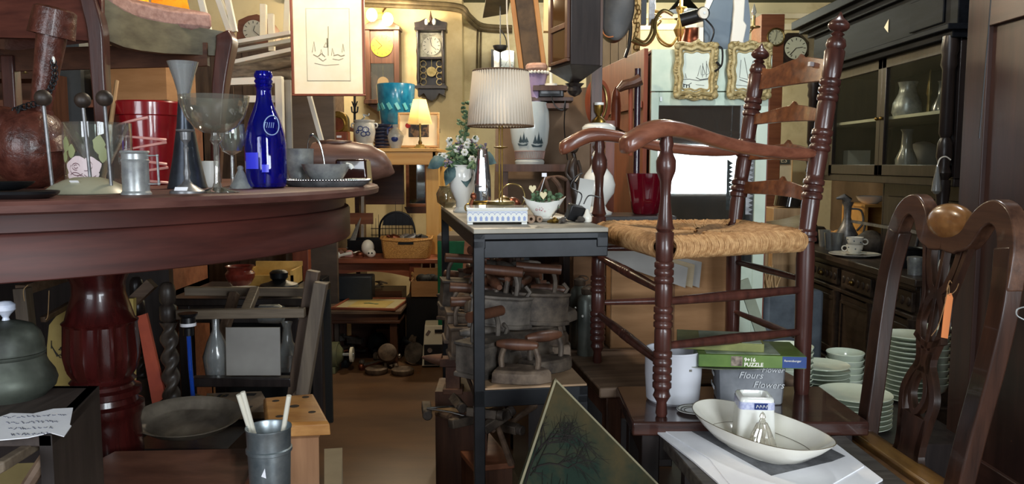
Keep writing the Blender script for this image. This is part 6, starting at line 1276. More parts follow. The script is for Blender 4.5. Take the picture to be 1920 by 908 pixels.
ribb(b, sm2([(.055, .975), (.05, .93), (.03, .88), (.012, .86), (.03, .83), (.045, .79), (.03, .74), (.02, .70), (.045, .66), (.06, .62), (.05, .57), (.04, .50), (.06, .46)], 4), .018, th)
ribb(b, sm2([(-.055, .975), (-.05, .93), (-.03, .88), (-.012, .86), (-.03, .83), (-.045, .79), (-.03, .74), (-.02, .70), (-.045, .66), (-.06, .62), (-.05, .57), (-.04, .50), (-.06, .46)], 4), .018, th)
ribb(b, sm2([(0, .98), (0, .90), (0, .80), (0, .72)], 3), .012, th); ribb(b, sm2([(.08, .97), (.06, .9), (.045, .85), (.045, .79)], 3), .012, th); ribb(b, sm2([(-.08, .97), (-.06, .9), (-.045, .85), (-.045, .79)], 3), .012, th)
ribb(b, [(-.03, .705), (.03, .705)], .05, th); ribb(b, sm2([(0, .69), (-.022, .66), (-.028, .62), (0, .585), (.028, .62), (.022, .66), (0, .69)], 3), .014, th); ribb(b, [(0, .58), (0, .46)], .10, th); ribb(b, sm2([(-.052, .76), (0, .74), (.052, .76)], 3), .014, th)
b.obj('pierced_splat', qd, t, bev=.002, ang=50)
MB().box((0, .02, .462), (.36, .06, .045)).obj('shoe_rail', mat('golden brown rail', '#4a3018', '#84602f', .3, 0, (4, 14, 14), coat=.3), t, bev=.006)
b = MB(); b.box((0, .13, .43), (.40, .24, .05)); b.obj('seat_frame', qd, t, bev=.004)
b = MB(); b.box((0, .14, .458), (.36, .2, .02)); b.obj('slip_seat', mat('brown leather seat', '#4f351f', '#7a5532', .3, 0, (14, 14, 14), coat=.3), t, bev=.01)
for s in (-1, 1): MB().box((s*.18, .22, .21), (.04, .04, .42)).obj('leg', qd, t, bev=.003)
tgl = thing('price_tag', 'orange card price tag hanging by twine on the splat chair', 'tag', W(1775, 592, 1.66), r=(0, .10, .35)); k = mpp(1.66, .95)
MB().prism([(-7*k, -42*k), (10*k, -44*k), (10*k, 34*k), (4*k, 43*k), (-5*k, 40*k), (-9*k, 34*k)], .0012).obj('card', orangel, tgl)
b = MB(); b.tube(smooth_pts([(0, 0, 38*k), (-5*k, 0, 58*k), (-12*k, -.003, 20*k), (-18*k, 0, -20*k), (-32*k, 0, -40*k)], 5), .0009, 5); b.tube(smooth_pts([(0, 0, 38*k), (14*k, 0, 48*k), (20*k, 0, 62*k)], 5), .0009, 5); b.tube(smooth_pts([(0, 0, 38*k), (-8*k, 0, 48*k), (-4*k, 0, 66*k), (2*k, 0, 62*k)], 4), .0009, 5); b.obj('twine', straw, tgl)
b = MB(); P = smooth_pts([W(1925, 575, 1.3), W(1908, 580, 1.3), W(1907, 592, 1.3), W(1925, 602, 1.3)], 6); b.tube(P, .0012, 6); tag(b.obj('wire_loop', pewter), 'thin pale wire loop at the right edge of the photo', 'wire')
# --- picture leaning: tree painting
pt = [W(1040, 708, 1.75), W(1245, 925, 1.75), W(1190, 1120, 1.55), W(955, 960, 1.55)]
a = W(1040, 710, 1.78); bq = W(968, 925, 1.60); cq = W(1250, 925, 1.72)
ex = (cq - a); ez = (bq - a); nrm = ex.cross(ez).normalized(); 
if nrm.y > 0: nrm = -nrm
t = thing('tree_painting', 'painting of bare tree branches on a green brown sky, propped on its corner', 'painting', a)
exn = ex.normalized(); Lx, Lz = ex.length * 1.25, ez.length * 1.35; ezn = ez.normalized()
ezn = (ezn - exn * (ezn.dot(exn))).normalized() if False else ezn
def pp(x, z, n_=0): return exn * x * Lx + ezn * z * Lz + nrm * n_
b = MB(); slab(b, [pp(0, 0), pp(1, 0), pp(1, 1), pp(0, 1)], -nrm * .012); b.obj('canvas', mat('painted sky', '#1a2820', '#4d3f26', .8, 0, (5, 5, 5), 6, ramp=(.4, .66), spec=.2), t)
b = MB()
for q in ((pp(0, 0, .001), pp(1, 0, .001), pp(1, .012, .001), pp(0, .012, .001)), (pp(0, 0, .001), pp(.012, 0, .001), pp(.012, 1, .001), pp(0, 1, .001))): slab(b, q, nrm * .002)
b.obj('thin_frame', mat('weathered gilt edge', '#77705a', '#958c70', .5, .2, (9, 9, 9)), t)
random.seed(21); b = MB()
Linv = 1.0
def branch(x, z, ang_, ln, w, dep):
    n_ = 4; pts = [(x, z)]
    for j in range(n_): ang_ += random.uniform(-.22, .22); x += ln/n_*math.cos(ang_); z += ln/n_*math.sin(ang_); pts.append((x, z))
    pts = [p for p in pts if p[0] > .012 and p[1] > .012]
    if len(pts) > 1:
        for j in range(len(pts)-1): b.tube([pp(*pts[j], .0014), pp(*pts[j+1], .0014)], [w*(1-.12*j), w*(1-.12*(j+1))], 4, flat=.35)
    if dep:
        for s_ in range(3 if dep > 1 else 4): j = random.randrange(1, n_+1); q = pts[min(j, len(pts)-1)] if pts else (x, z); branch(q[0], q[1], ang_ + random.choice((-1, 1))*random.uniform(.3, .8), ln*random.uniform(.5, .75), w*.55, dep-1)
# trunk rises along the left edge of the picture from the lower left
for x0, z0, an, ln, w_ in ((.02, 1.0, -1.53, .5, .006), (.03, .72, -1.5, .3, .004), (.04, .60, -1.25, .3, .0032), (.03, .5, -1.5, .26, .003), (.04, .56, -.95, .26, .003), (.05, .42, -1.2, .22, .0024)): branch(x0, z0, an, ln, w_, 3)
b.obj('tree_drawing', mat('umber branches', '#120a05', None, .8), t)
# --- wooden crate by the workbench with tools
c_ = S(828, 905, .05); zk = .15; p1 = S(830, 806, zk); p2 = S(888, 875, zk); p3 = S(965, 868, zk); p4 = S(905, 795, zk)
t = thing('wooden_box', 'brown wooden box on the floor under the front corner of the workbench', 'box', (0, 0, 0)); t.location = (p1.x, p1.y, 0)
o_ = Vector((p1.x, p1.y, 0)); q = [p - o_ for p in (p1, p2, p3, p4)]
b = MB(); slab(b, q, (0, 0, -.02)); b.obj('lid', brownx, t, bev=.003)
b = MB(); cc = sum(q, Vector()) / 4; slab(b, [Vector((lerp(cc.x, p.x, .94), lerp(cc.y, p.y, .94), zk-.02)) for p in q], (0, 0, -(zk-.02))); b.obj('box_body', walnut, t)
def hammer(px_, py_, Y, r, lab, L_=.26, hd=iron, m_=palex):
    t = thing('hammer', lab, 'hammer', W(px_, py_, Y), r=r); b = MB(); b.tube([(0, 0, 0), (L_*.5, 0, 0), (L_, 0, 0)], [.008, .010, .012], 10); b.obj('handle', m_, t)
    b = MB(); b.box((0, 0, 0), (.03, .028, .10)); b.cyl((0, 0, .05), (0, 0, .07), .016, n=12); b.obj('head', hd, t, bev=.003)
# the two-pronged shears and anvils beside the rear leg
t = thing('anvil', 'small rusty anvil on the floor left of the workbench', 'anvil', A(850, 2.75, .36)); b = MB()
b.box((0, 0, .04), (.05, .05, .09)); b.box((0, 0, .0), (.07, .07, .02)); b.box((0, 0, .10), (.09, .05, .03)); b.tube([(-.04, 0, .105), (-.08, 0, .11), (-.11, 0, .115)], [.022, .014, .004], 12); b.obj('body', mat('rusty brown iron', '#4a3026', '#6b4a38', .6, .3, (14, 14, 14), bump=.3), t, bev=.002)
b = MB(); b.bb(-.09, .09, -.08, .1, 0, .36); tag(b.obj('wooden_block', walnut, None, A(868, 2.8, 0)), 'dark wooden block under the small anvil', 'block')
hammer(800, 768, 2.55, (PI/2, .05, .15), 'long-handled hammer lying beside the workbench leg, the left one', .24)
t = thing('tongs', 'pair of pale metal tongs lying on the tools by the workbench leg', 'tongs', W(800, 766, 2.5)); b = MB(); b.tube([(0, 0, 0), (.08, .02, .0), (.15, .03, -.012)], .004, 8); b.tube([(0, 0, 0), (.08, .0, -.014), (.15, -.01, -.03)], .004, 8); b.obj('arms', chrome, t)
for i, (px_, py_, Y, r) in enumerate(((858, 755, 2.5, (PI/2, .7, .3)), (905, 775, 2.4, (PI/2, .2, 1.2)), (870, 790, 2.45, (PI/2, .1, 2.2)), (930, 790, 2.4, (0, 1.2, .6)), (948, 800, 2.5, (PI/2, -.2, .9)))): hammer(px_, py_, Y, r, ['dark hammer propped on end behind the workbench leg', 'dark hammer right behind the front workbench leg', 'hammer lying across the wooden box edge', 'hammer standing on its head under the shelf', 'hammer deepest under the workbench shelf'][i], .16, iron, dustz)
for i in range(10):
    b = MB(); b.tube([(-.05, 0, 0), (0, .01, .01), (.06, 0, .0)], [.008, .016, .006], 8); b.sph((.06, 0, 0), .018, 8); tag(b.obj('old_tool', random.choice([iron, ironb, blackm]), None, A(random.uniform(965, 1020), random.uniform(2.65, 2.9), random.uniform(.37, .44)), (random.uniform(-1, 1), random.uniform(-.6, .6), i)), 'dark old iron tool in the heap under the workbench shelf', 'tool', 'tools under the workbench shelf')
b = MB(); b.bb(-.06, .08, -.16, .17, 0, .35); tag(b.obj('dark_crate', dark, None, Vector((.09, 2.78, 0)), (0, 0, .155)), 'dark crate of old tools under the workbench shelf', 'crate')
# ================================================================ mint cabinet, dresser, wardrobe and what is on and around them
YC = 3.6; xl = A(1220, YC, 1.3).x; xr = A(1444, YC, 1.3).x; zt3 = 1.655
t = thing('glass_fronted_cabinet', 'tall cabinet with mint painted glazed front and unpainted brown side', 'cabinet', (xl, YC, 0)); w = xr - xl; dp = .78
def zy(py): return W(1300, py, YC).z
b = MB(); b.bb(0, .022, .02, dp, 0, zt3-.01); b.obj('side_panel', redw, t, bev=.002)
b = MB(); b.bb(w-.022, w, .02, dp, 0, zt3-.01); b.bb(0, w, dp-.02, dp, 0, zt3-.01); b.bb(.02, w-.02, .02, dp-.02, 0, .06); b.bb(-.0, w, .026, dp, zt3-.02, zt3); b.obj('carcass', redw, t)
b = MB(); b.bb(0, w, 0, .025, zy(171), zt3-.001); b.obj('top_board', mint, t, bev=.002)
b = MB(); s1 = .034; zb_ = zy(500); b.bb(0, s1, -.004, .022, 0, zy(173)); b.bb(w-.062, w-.012, -.004, .022, 0, zy(173)); b.bb(s1, w-.062, -.004, .022, zy(198), zy(173)); b.bb(s1, w-.062, -.004, .022, zb_-.1, zb_); dr = b.obj('door', mint, t, bev=.002)
MB().bb(s1, w-.062, .006, .010, zb_, zy(198)).obj('door_glass', glassm, dr)
MB().bb(s1, w-.062, -.002, .018, .05, zb_-.1).obj('lower_panel', mint, t)
b = MB(); [b.bb(.025, w-.025, .04, dp-.03, z-.012, z) for z in (zy(245), zy(372), zy(452))]; b.obj('shelf', redw, t)
MB().bb(s1+.004, s1+.012, -.01, -.004, zy(190), zy(182)).obj('hinge', pewter, dr)
for i, (px, z) in enumerate(((1290, 372), (1330, 372), (1365, 372), (1300, 245), (1345, 245), (1275, 452), (1320, 452), (1370, 452))):
    turned('cabinet_glass', glass, [(0, 8), (2, 9), (4, 2), (20, 1.6), (28, 9), (42, 11), (43, 10), (30, 8), (28, .1)], px, YC + .18, zy(z) + .0005, 'clear stemmed glass standing inside the mint glazed cabinet', 'glass', 'glasses inside the mint cabinet')
# things hanging on the brown side
def side(py, Y): return Vector((xl - .004, Y, W(1200, py, Y).z))
o = None
t = thing('walking_stick', 'dark polished walking stick with a silver tassel against the brown cabinet side', 'stick', Vector((A(1195, 3.5, 1.2).x, 3.52, 0))); b = MB(); b.cyl((0, 0, .0), (0, 0, 1.56), .014, n=14); b.obj('shaft', mat('dark purple lacquer', '#24151f', '#3a2430', .15, 0, (9, 9, 9), coat=.6), t)
b = MB(); b.tube(smooth_pts([(-.03, -.01, 1.42), (-.035, -.02, 1.36), (-.03, -.02, 1.28), (-.02, -.02, 1.24)], 4), .006, 6); b.obj('silver_tassel', pewter, t)
t = thing('carved_mallet', 'dark carved wooden mallet head hanging high on the brown cabinet side', 'mallet', Vector((A(1180, 3.45, 1.4).x, 3.48, W(1185, 160, 3.48).z))); b = MB(); b.tube([(-.045, 0, -.02), (-.02, 0, .0), (.02, 0, .01), (.05, 0, .025)], [.012, .022, .022, .026], 10); b.obj('head', walnut, t); b = MB(); b.cyl((.01, .01, 0), (.015, .01, -.30), .010, n=10); b.obj('handle', redw, t)
t = thing('carved_figure', 'slim pointed carved wooden figure hanging on the brown cabinet side', 'carving', Vector((A(1152, 3.75, 1.4).x, 3.7, W(1152, 200, 3.7).z))); b = MB(); b.lathe([(-.14, .012), (-.1, .02), (0, .024), (.06, .018), (.09, .004)], n=14); b.obj('body', redw, t); b = MB(); b.tube([(-.05, -.02, -.14), (0, -.02, -.12), (.05, -.02, -.14)], [.02, .028, .02], 10); b.obj('base', walnut, t)
b = MB(); b.bb(-.02, .02, -.012, .012, 0, 1.34); tag(b.obj('wooden_post', redw, None, Vector((A(1142, 3.6, 1).x, 3.6, 0))), 'narrow brown post left of the brown cabinet side', 'post')
t = thing('brown_door', 'tall red brown ledged door standing between the mint cabinet and the wall clock', 'door', (0, 0, 0)); b = MB(); d1 = Vector((xl - .012, 3.62, 0)); d2 = Vector((A(1130, 4.4, 1).x, 4.4, 0)); slab(b, [d1, d2, d2 + Vector((0, 0, 1.66)), d1 + Vector((0, 0, 1.66))], (-.02, -.005, 0)); b.obj('door_leaf', redw, t, bev=.002)
b = MB()
for z_ in (1.40, .75): slab(b, [d1.lerp(d2, .02) + Vector((-.022, -.01, z_)), d1.lerp(d2, .98) + Vector((-.022, -.01, z_)), d1.lerp(d2, .98) + Vector((-.022, -.01, z_ + .03)), d1.lerp(d2, .02) + Vector((-.022, -.01, z_ + .03))], (-.015, -.003, 0))
b.obj('ledge', redw, t)
# grey brown plank partition behind
b = MB(); xa = A(1100, 4.6, 2).x; xb = A(1190, 4.6, 2).x
for i in range(6): b.bb(lerp(xa, xb, i/6)+.003, lerp(xa, xb, (i+1)/6), 4.6, 4.63, 0, 1.9)
tag(b.obj('plank_partition', mat('grey brown planks', '#5c5142', '#776a57', .7, 0, (9, 9, 3))), 'grey brown vertical plank partition behind the cabinet side', 'partition')
# red glass vase on dark stand
xs = A(1210, 3.08, .95).x; b = MB(); b.bb(.19, .61, 2.95, 3.2, 0, .956); tag(b.obj('dark_cabinet', dark, bev=.003), 'tall dark cabinet behind the rush chair carrying the ruby vase and porcelain lamp', 'cabinet')
k = mpp(3.08); b = MB(); n = 48; pr = [(0, 22), (3, 24), (30, 28), (60, 33), (76, 36), (76, 34.5), (30, 26.5), (6, 20), (5, .1)]; vs = []
for z, r in pr:
    for i in range(n): a = 2*PI*i/n; rr = r*(1 + .05*abs(math.sin(a*4))*(z > 0)); vs.append((rr*k*math.cos(a), rr*k*math.sin(a), z*k))
b.add(vs, [(j*n+i, j*n+(i+1) % n, (j+1)*n+(i+1) % n, (j+1)*n+i) for j in range(len(pr)-1) for i in range(n)] + [tuple(range(n-1, -1, -1))]); tag(b.obj('ruby_vase', redg, None, Vector((xs, 3.08, .957))), 'ribbed ruby red glass vase behind the arm post of the rush chair', 'vase')
# --- ornate framed ship drawings on the cabinet front
def ornate(px, py, lab, sk):
    Y = YC - .03; c = W(px, py, Y); k = mpp(Y); t = thing('ornate_picture_frame', lab, 'picture', c)
    b = MB(); random.seed(px); w, h = 30*k, 40*k; n = 64; pts = []
    def rr(i, f=1.0):
        a = 2*PI*i/n; kk = 1/(abs(math.cos(a))**8 + abs(math.sin(a))**8)**(1/8); wav = 1 + .045*math.cos(8*a + .4) ; return Vector((w*kk*f*wav*math.cos(a), 0, h*kk*f*wav*math.sin(a)))
    b.tube([rr(i, 1.05) for i in range(n)], 7.5*k, 8, closed=True, flat=.7); b.tube([rr(i, 1.24) for i in range(n)], 4*k, 6, closed=True)
    b.tube([rr(i, .86) for i in range(n)], 2*k, 6, closed=True)
    for i in range(0, n): p = rr(i + .5, random.uniform(1.0, 1.3)); b.sph(p + Vector((0, -4*k, 0)), (random.uniform(2, 4.2)*k, 2.5*k, random.uniform(2, 4.2)*k), 7)
    for sx in (-1, 1):
        for sz in (-1, 1): b.sph((sx*35*k, -3*k, sz*45*k), (7*k, 5*k, 7*k), 10)
    b.obj('carved_frame', gilt, t); MB().bb(-w*.95, w*.95, -.001, .003, -h*.95, h*.95).obj('paper_sheet', mat('greenish white paper %d' % px, '#c8d2c6', '#d6ded2', .6, 0, (6, 6, 6)), t)
    b = MB(); [b.ribbon([(x*k, z*k) for x, z in ln[1]], ln[0]*k, .0008, (0, -.0016, 0)) for ln in sk]; b.obj('ship_drawing', ink, t)
ornate(1305, 133, 'left ornate pale gilt frame with a harbour sailing ship drawing on the mint cabinet', [(1, [(-26, -16), (-12, -15), (4, -18), (26, -15)]), (1.2, [(0, -12), (8, -16), (22, -14), (26, -8)]), (.8, [(12, -12), (12, 14)]), (.8, [(19, -12), (19, 18)]), (.8, [(3, -10), (8, 10), (10, -8)]), (.8, [(12, 10), (17, -6), (12, -8)]), (.8, [(19, 14), (25, -4), (19, -8)]), (.8, [(-20, -14), (-20, -4), (-17, -14)]), (1.2, [(-24, -24), (-14, -26), (-8, -22)]), (2, [(-22, -30), (-22, -24)]), (2, [(-17, -31), (-17, -25)]), (2, [(-12, -31), (-12, -26)]), (.6, [(0, -25), (16, -27)])])
ornate(1405, 133, 'right ornate pale gilt frame with a leaning boat drawing, partly behind the chair post', [(1.2, [(-18, -16), (0, -22), (18, -14)]), (.8, [(-10, 24), (-2, -14)]), (.8, [(-16, 20), (-18, -12), (-2, -16)]), (.8, [(6, 18), (0, -12), (14, -10), (6, 18)]), (.8, [(-24, -26), (20, -30)])])
# --- items on top of the cabinet
t = thing('copper_jug', 'dark brown copper pot on top of the mint cabinet', 'pot', A(1298, 3.85, zt3)); k = mpp(3.85); MB().lathe(hollow(px_prof([(0, 18), (3, 20), (30, 21), (44, 16), (50, 17)], k), k), n=32, close=False).obj('body', copper, t)
t = thing('inspection_lamp', 'black cylindrical lamp head with a round white end on a white post', 'lamp', A(1313, 3.7, zt3)); k = mpp(3.7)
b = MB(); b.box((0, 0, 22*k), (9*k, 9*k, 44*k), None, 0, .85); b.obj('post', white, t); b = MB(); b.cyl((-36*k, .01, 58*k), (0, -.02, 66*k), 12*k, 12*k, 24); b.obj('head', blackp, t)
b = MB(); b.cyl((-1*k, -.035, 67*k), (1*k, -.05, 67*k), 10*k, n=28); b.obj('white_end', white, t); b = MB(); b.cyl((1*k, -.05, 67*k), (1*k, -.054, 67*k), 2.4*k, n=14); b.obj('centre_screw', pewter, t); b = MB(); ring(b, (0, -.042, 67*k), 10.5*k, 1.6*k, 28, 8, rot(PI/2, 0, 0)); b.obj('end_ring', blackp, t)
b = MB(); b.tube(smooth_pts([(8*k, 0, 60*k), (24*k, 0, 40*k), (18*k, 0, 16*k), (8*k, 0, 2*k)], 5), 1.6*k, 6); b.obj('cable', blackp, t)
t = thing('slicing_machine', 'large grey and white slicing machine with a steel blade guard on the cabinet', 'machine', A(1358, 3.8, zt3)); k = mpp(3.8)
MB().prism([(-40*k, 6*k), (-38*k, 2*k), (4*k, 0), (12*k, 108*k), (-22*k, 108*k), (-44*k, 60*k)], .14, (0, .03, 0)).obj('grey_body', mat('slate grey enamel', '#5f6f7c', '#6b7b88', .4, 0, (4, 4, 4)), t, bev=.006)
MB().prism([(4*k, 0), (38*k, 0), (40*k, 16*k), (28*k, 20*k), (34*k, 50*k), (28*k, 58*k), (30*k, 108*k), (8*k, 108*k), (10*k, 80*k)], .12, (0, -.0, 0)).obj('white_body', white, t, bev=.005)
b = MB(); P = smooth_pts([(42*k, 0, 2*k), (46*k, 0, 40*k), (46*k, 0, 70*k), (40*k, 0, 108*k)], 5); P2_ = [Vector((p.x - 14*k, 0, p.z)) for p in P]; strip(b, list(zip(P, P2_)), (0, .09, 0)); b.obj('steel_guard', mat('brushed steel', '#7f8890', None, .3, .8), t)
b = MB(); b.tube(smooth_pts([W(1345, 88, 3.56), W(1354, 92, 3.55), W(1354, 118, 3.55), W(1348, 128, 3.55), W(1340, 134, 3.55)], 4), .0045, 6); b.tube([W(1352, 126, 3.55), W(1343, 116, 3.55)], .005, 6); tag(b.obj('plug_cable', blackp), 'black cable with a plug hanging down the mint cabinet front', 'cable')
# --- brass chandelier
hc = A(1262, 4.3, 0); k = mpp(4.3); z0 = W(1262, 60, 4.3).z; t = thing('chandelier', 'brass chandelier with curved arms and lit candle bulbs above the mint cabinet', 'chandelier', Vector((hc.x, 4.3, z0)))
b = MB(); b.lathe(px_prof([(-30, 2), (-26, 6), (-20, 3), (-6, 8), (4, 12), (14, 6), (30, 4), (40, 8), (50, 3), (60, 2)], k), n=20); b.cyl((0, 0, 50*k), (0, 0, ZC - z0), .006, n=8); b.obj('stem', brass, t)
for i in range(6):
    a = 2*PI*i/6 + .35; dx, dy = math.cos(a), math.sin(a); P = smooth_pts([(0, 0, 0), (dx*18*k, dy*18*k, -24*k), (dx*42*k, dy*42*k, -14*k), (dx*50*k, dy*50*k, 12*k), (dx*40*k, dy*40*k, 24*k), (dx*56*k, dy*56*k, 30*k)], 5)
    b = MB(); b.tube(P, 1.8*k, 8); b.lathe(px_prof([(30, 3), (32, 9), (34, 10), (35, 3), (46, 3), (46, .1)], k), (dx*56*k, dy*56*k, 0), n=16); ar = b.obj('arm', brass, t)
    MB().lathe(px_prof([(46, 2), (50, 4), (56, 3.6), (64, .8), (66, .1)], k), (dx*56*k, dy*56*k, 0), n=14).obj('bulb', bulbm if i in (1, 2) else glassf, ar)
light('bulb_light', 'POINT', (0, -.2, .12), 14, (1, .86, .62), .08, parent=t)
# white lampshade lamp, pine frame, scale bowl, silver clock
c0 = A(1029, 3.3, 0); zl_ = W(1033, 160, 3.3).z; t = thing('stick_lamp', 'slim white pole lamp with a tall cream square shade', 'lamp', Vector((c0.x, 3.34, zl_))); k = mpp(3.3)
b = MB(); b.cyl((2*k, 0, 0), (0, 0, 104*k), 3*k, n=12); b.cyl((2*k, 0, 0), (2*k, 0, .01), 12*k, n=20); b.obj('pole', white, t); MB().box((0, 0, 138*k), (25*k, 25*k, 76*k), None, 0, .96).obj('shade', shade_mat('cream square shade', '#e8d2a8', dens=.3), t)
light('bulb_light', 'POINT', (-.12, -.12, 150*k), .8, (1, .8, .5), .03, parent=t)
b = MB(); b.bb(-.07, .07, -.04, .06, -.02, 0); tag(b.obj('lamp_bracket', walnut, None, Vector((c0.x, 3.34, zl_))), 'small dark bracket under the slim white pole lamp', 'bracket')
t, kk = framed('pine_picture_frame', 'tall tilted pine frame around a dark brown picture', 'picture', 990, 58, 3.9, 52, 168, 9, mat('golden pine frame', '#a8713c', '#c48d52', .45, 0, (20, 20, 4)), [(0, mat('dark brown print', '#3d2c1c', '#5e4830', .6, 0, (12, 12, 12)), 'print')], ry=-.13)
t = thing('scale_pan', 'dark hanging iron scale bowl on a chain in the pale recess', 'bowl', W(938, 92, 5.4)); k = mpp(5.4)
MB().lathe(px_prof([(-6, 3), (-2, 11), (5, 14), (6, 14), (0, 8), (-3, .1)], k), n=24).obj('pan', blackm, t); b = MB(); b.cyl((0, 0, 0), (0, 0, ZC - t.location.z), .004, n=6); b.cyl((0, 0, -6*k), (0, 0, -44*k), .006, n=6); b.tube(smooth_pts([(0, 0, 36*k), (10*k, 0, 20*k), (12*k, 0, 4*k)], 3), .004, 6); b.obj('chain', blackm, t)
t = thing('silver_clock', 'square silver clock with a glassy face behind the lampshade', 'clock', W(944, 116, 6.84)); k = mpp(6.84); MB().box((0, 0, 0), (40*k, .08, 40*k)).obj('case', chrome, t, bev=.004); MB().box((-20*k, -.01, 0), (5*k, .1, 42*k)).obj('side_edge', blackp, t)
dial(t, (6*k, -.042, -2*k), 13*k, mat('silver blue face', '#b9c8cc', None, .2, .2), hands=((.8, 40), (.5, 200)))
b = MB(); b.tube(smooth_pts([Vector((W(950, 2, 4.4).x, 4.4, ZC)), W(950, 2, 4.4), W(952, 60, 4.4), W(957, 130, 4.4)], 4), .004, 6); tag(b.obj('string', white), 'thin white cord hanging left of the tilted pine frame', 'cord')
# open hatch of dark foil in ceiling corner
b = MB(); slab(b, [W(912, -6, 5.2), W(958, -6, 5.2), W(952, 26, 5.6), W(905, 34, 5.8)], (0, .02, .02)); tag(b.obj('grey_sheet', mat('dark grey sheeting', '#5a5548', '#77705f', .6, 0, (5, 5, 5))), 'dark grey sheet hanging at the ceiling right of the pipes', 'sheet')
# --- large wall clock near the middle
c0 = W(1078, 60, 3.0); k = mpp(3.0); t = thing('longcase_wall_clock', 'large dark wooden wall clock seen from its side, with a glazed door', 'clock', c0, -1.25)
ww, dd = .20, .115; b = MB(); b.bb(-ww/2, ww/2, -dd/2, dd/2, -66*k, .42); b.obj('case', dark, t, bev=.003)
b = MB(); b.bb(-ww/2+.005, ww/2-.005, -dd/2-.012, -dd/2, -60*k, -54*k); b.bb(-ww/2+.005, -ww/2+.03, -dd/2-.012, -dd/2, -54*k, .4); b.bb(ww/2-.03, ww/2-.005, -dd/2-.012, -dd/2, -54*k, .4); b.bb(-ww/2+.03, ww/2-.03, -dd/2-.012, -dd/2, .0, .02); dr = b.obj('door', walnut, t, bev=.002)
MB().bb(-ww/2+.03, ww/2-.03, -dd/2-.006, -dd/2-.003, -54*k, .4).obj('door_glass', mat('amber reflecting glass', '#4a3018', None, .12, .1, coat=.8), dr)
b = MB(); b.lathe([(-95*k, .1), (-66*k, 1.0)], (0, 0, 0), None, 4, sx=ww/2*1.41*1.08, sy=dd/2*1.41*1.1); b.obj('tapered_base', dark, t, ang=20)
b = MB(); b.lathe(px_prof([(-118, 1), (-114, 10), (-108, 14), (-100, 12), (-94, 18)], k), n=20); b.obj('drop_finial', dark, t)
b = MB(); b.bb(-.02, .02, -.02, .02, -1.75, ZC - c0.z); tag(b.obj('wooden_pillar', walnut, None, Vector((c0.x + .09, c0.y + .09, c0.z))), 'dark wooden pillar that carries the large wall clock', 'pillar')
t = thing('leather_bag', 'black rounded leather case with a tan strap hanging beside the wall clock', 'bag', W(1152, 10, 3.7)); k = mpp(3.7)
b = MB(); n = 40; pr = [(-.05, .86), (-.045, .97), (0, 1), (.045, .97), (.05, .86), (.05, .001)]
b.lathe(pr, (0, 0, 0), rot(PI/2, 0, 0), n, sx=36*k, sy=68*k); b.lathe([(-.05, .001), (-.05, .86)], (0, 0, 0), rot(PI/2, 0, 0), n, sx=36*k, sy=68*k, close=False); b.obj('case', mat('black leather', '#1a1816', '#302c28', .4, 0, (14, 14, 14), bump=.2), t)
b = MB(); b.tube(smooth_pts([(-25*k, -.062, 70*k), (-25*k, -.062, 0), (-25*k, -.06, -46*k), (-16*k, -.058, -60*k), (-4*k, -.058, -60*k)], 5), 1.3*k, 6); b.obj('tan_strap', mat('tan edge', '#a8683a', None, .5), t)
b = MB(); b.tube(smooth_pts([W(1172, 0, 3.66), W(1182, 40, 3.66), W(1180, 80, 3.66), W(1172, 108, 3.66)], 5), .008, 6); tag(b.obj('leather_strap', blackp), 'thin black strap dangling right of the black leather case', 'strap')
for x, w_, m_, lab in ((1193, 14, giltb, 'upright strip of gilt carved frame left of the chandelier'), (1207, 9, blackm, 'upright black frame edge beside the gilt strip'), (1222, 10, pewterd, 'grey metal tube beside the black frame edge')):
    k = mpp(4.0); b = MB(); b.box((0, 0, 0), (w_*k, .03, (130 if x == 1193 else 90)*k)); 
    if x == 1193: [b.sph((random.uniform(-5, 5)*k, -.018, z*k), (4*k, .006, 6*k), 8) for z in range(-60, 62, 8)]
    tag(b.obj('gilt_frame_strip' if x == 1193 else 'upright_tube', m_, None, W(x, 36 if x == 1193 else 0, 4.0)), lab, 'frame edge' if x != 1222 else 'tube')
b = MB(); b.tube(smooth_pts([W(1184, 76, 3.9), W(1210, 84, 3.9), W(1226, 66, 3.9), W(1230, 36, 3.9), W(1244, 20, 3.9), W(1262, 28, 3.9)], 6), .009, 8); b.tube(smooth_pts([W(1190, 70, 3.9), W(1208, 78, 3.9), W(1220, 62, 3.9), W(1224, 36, 3.9)], 6), .006, 8); tag(b.obj('brass_lamp_arm', brass), 'big curved brass lamp arm between gilt strip and chandelier', 'lamp arm')
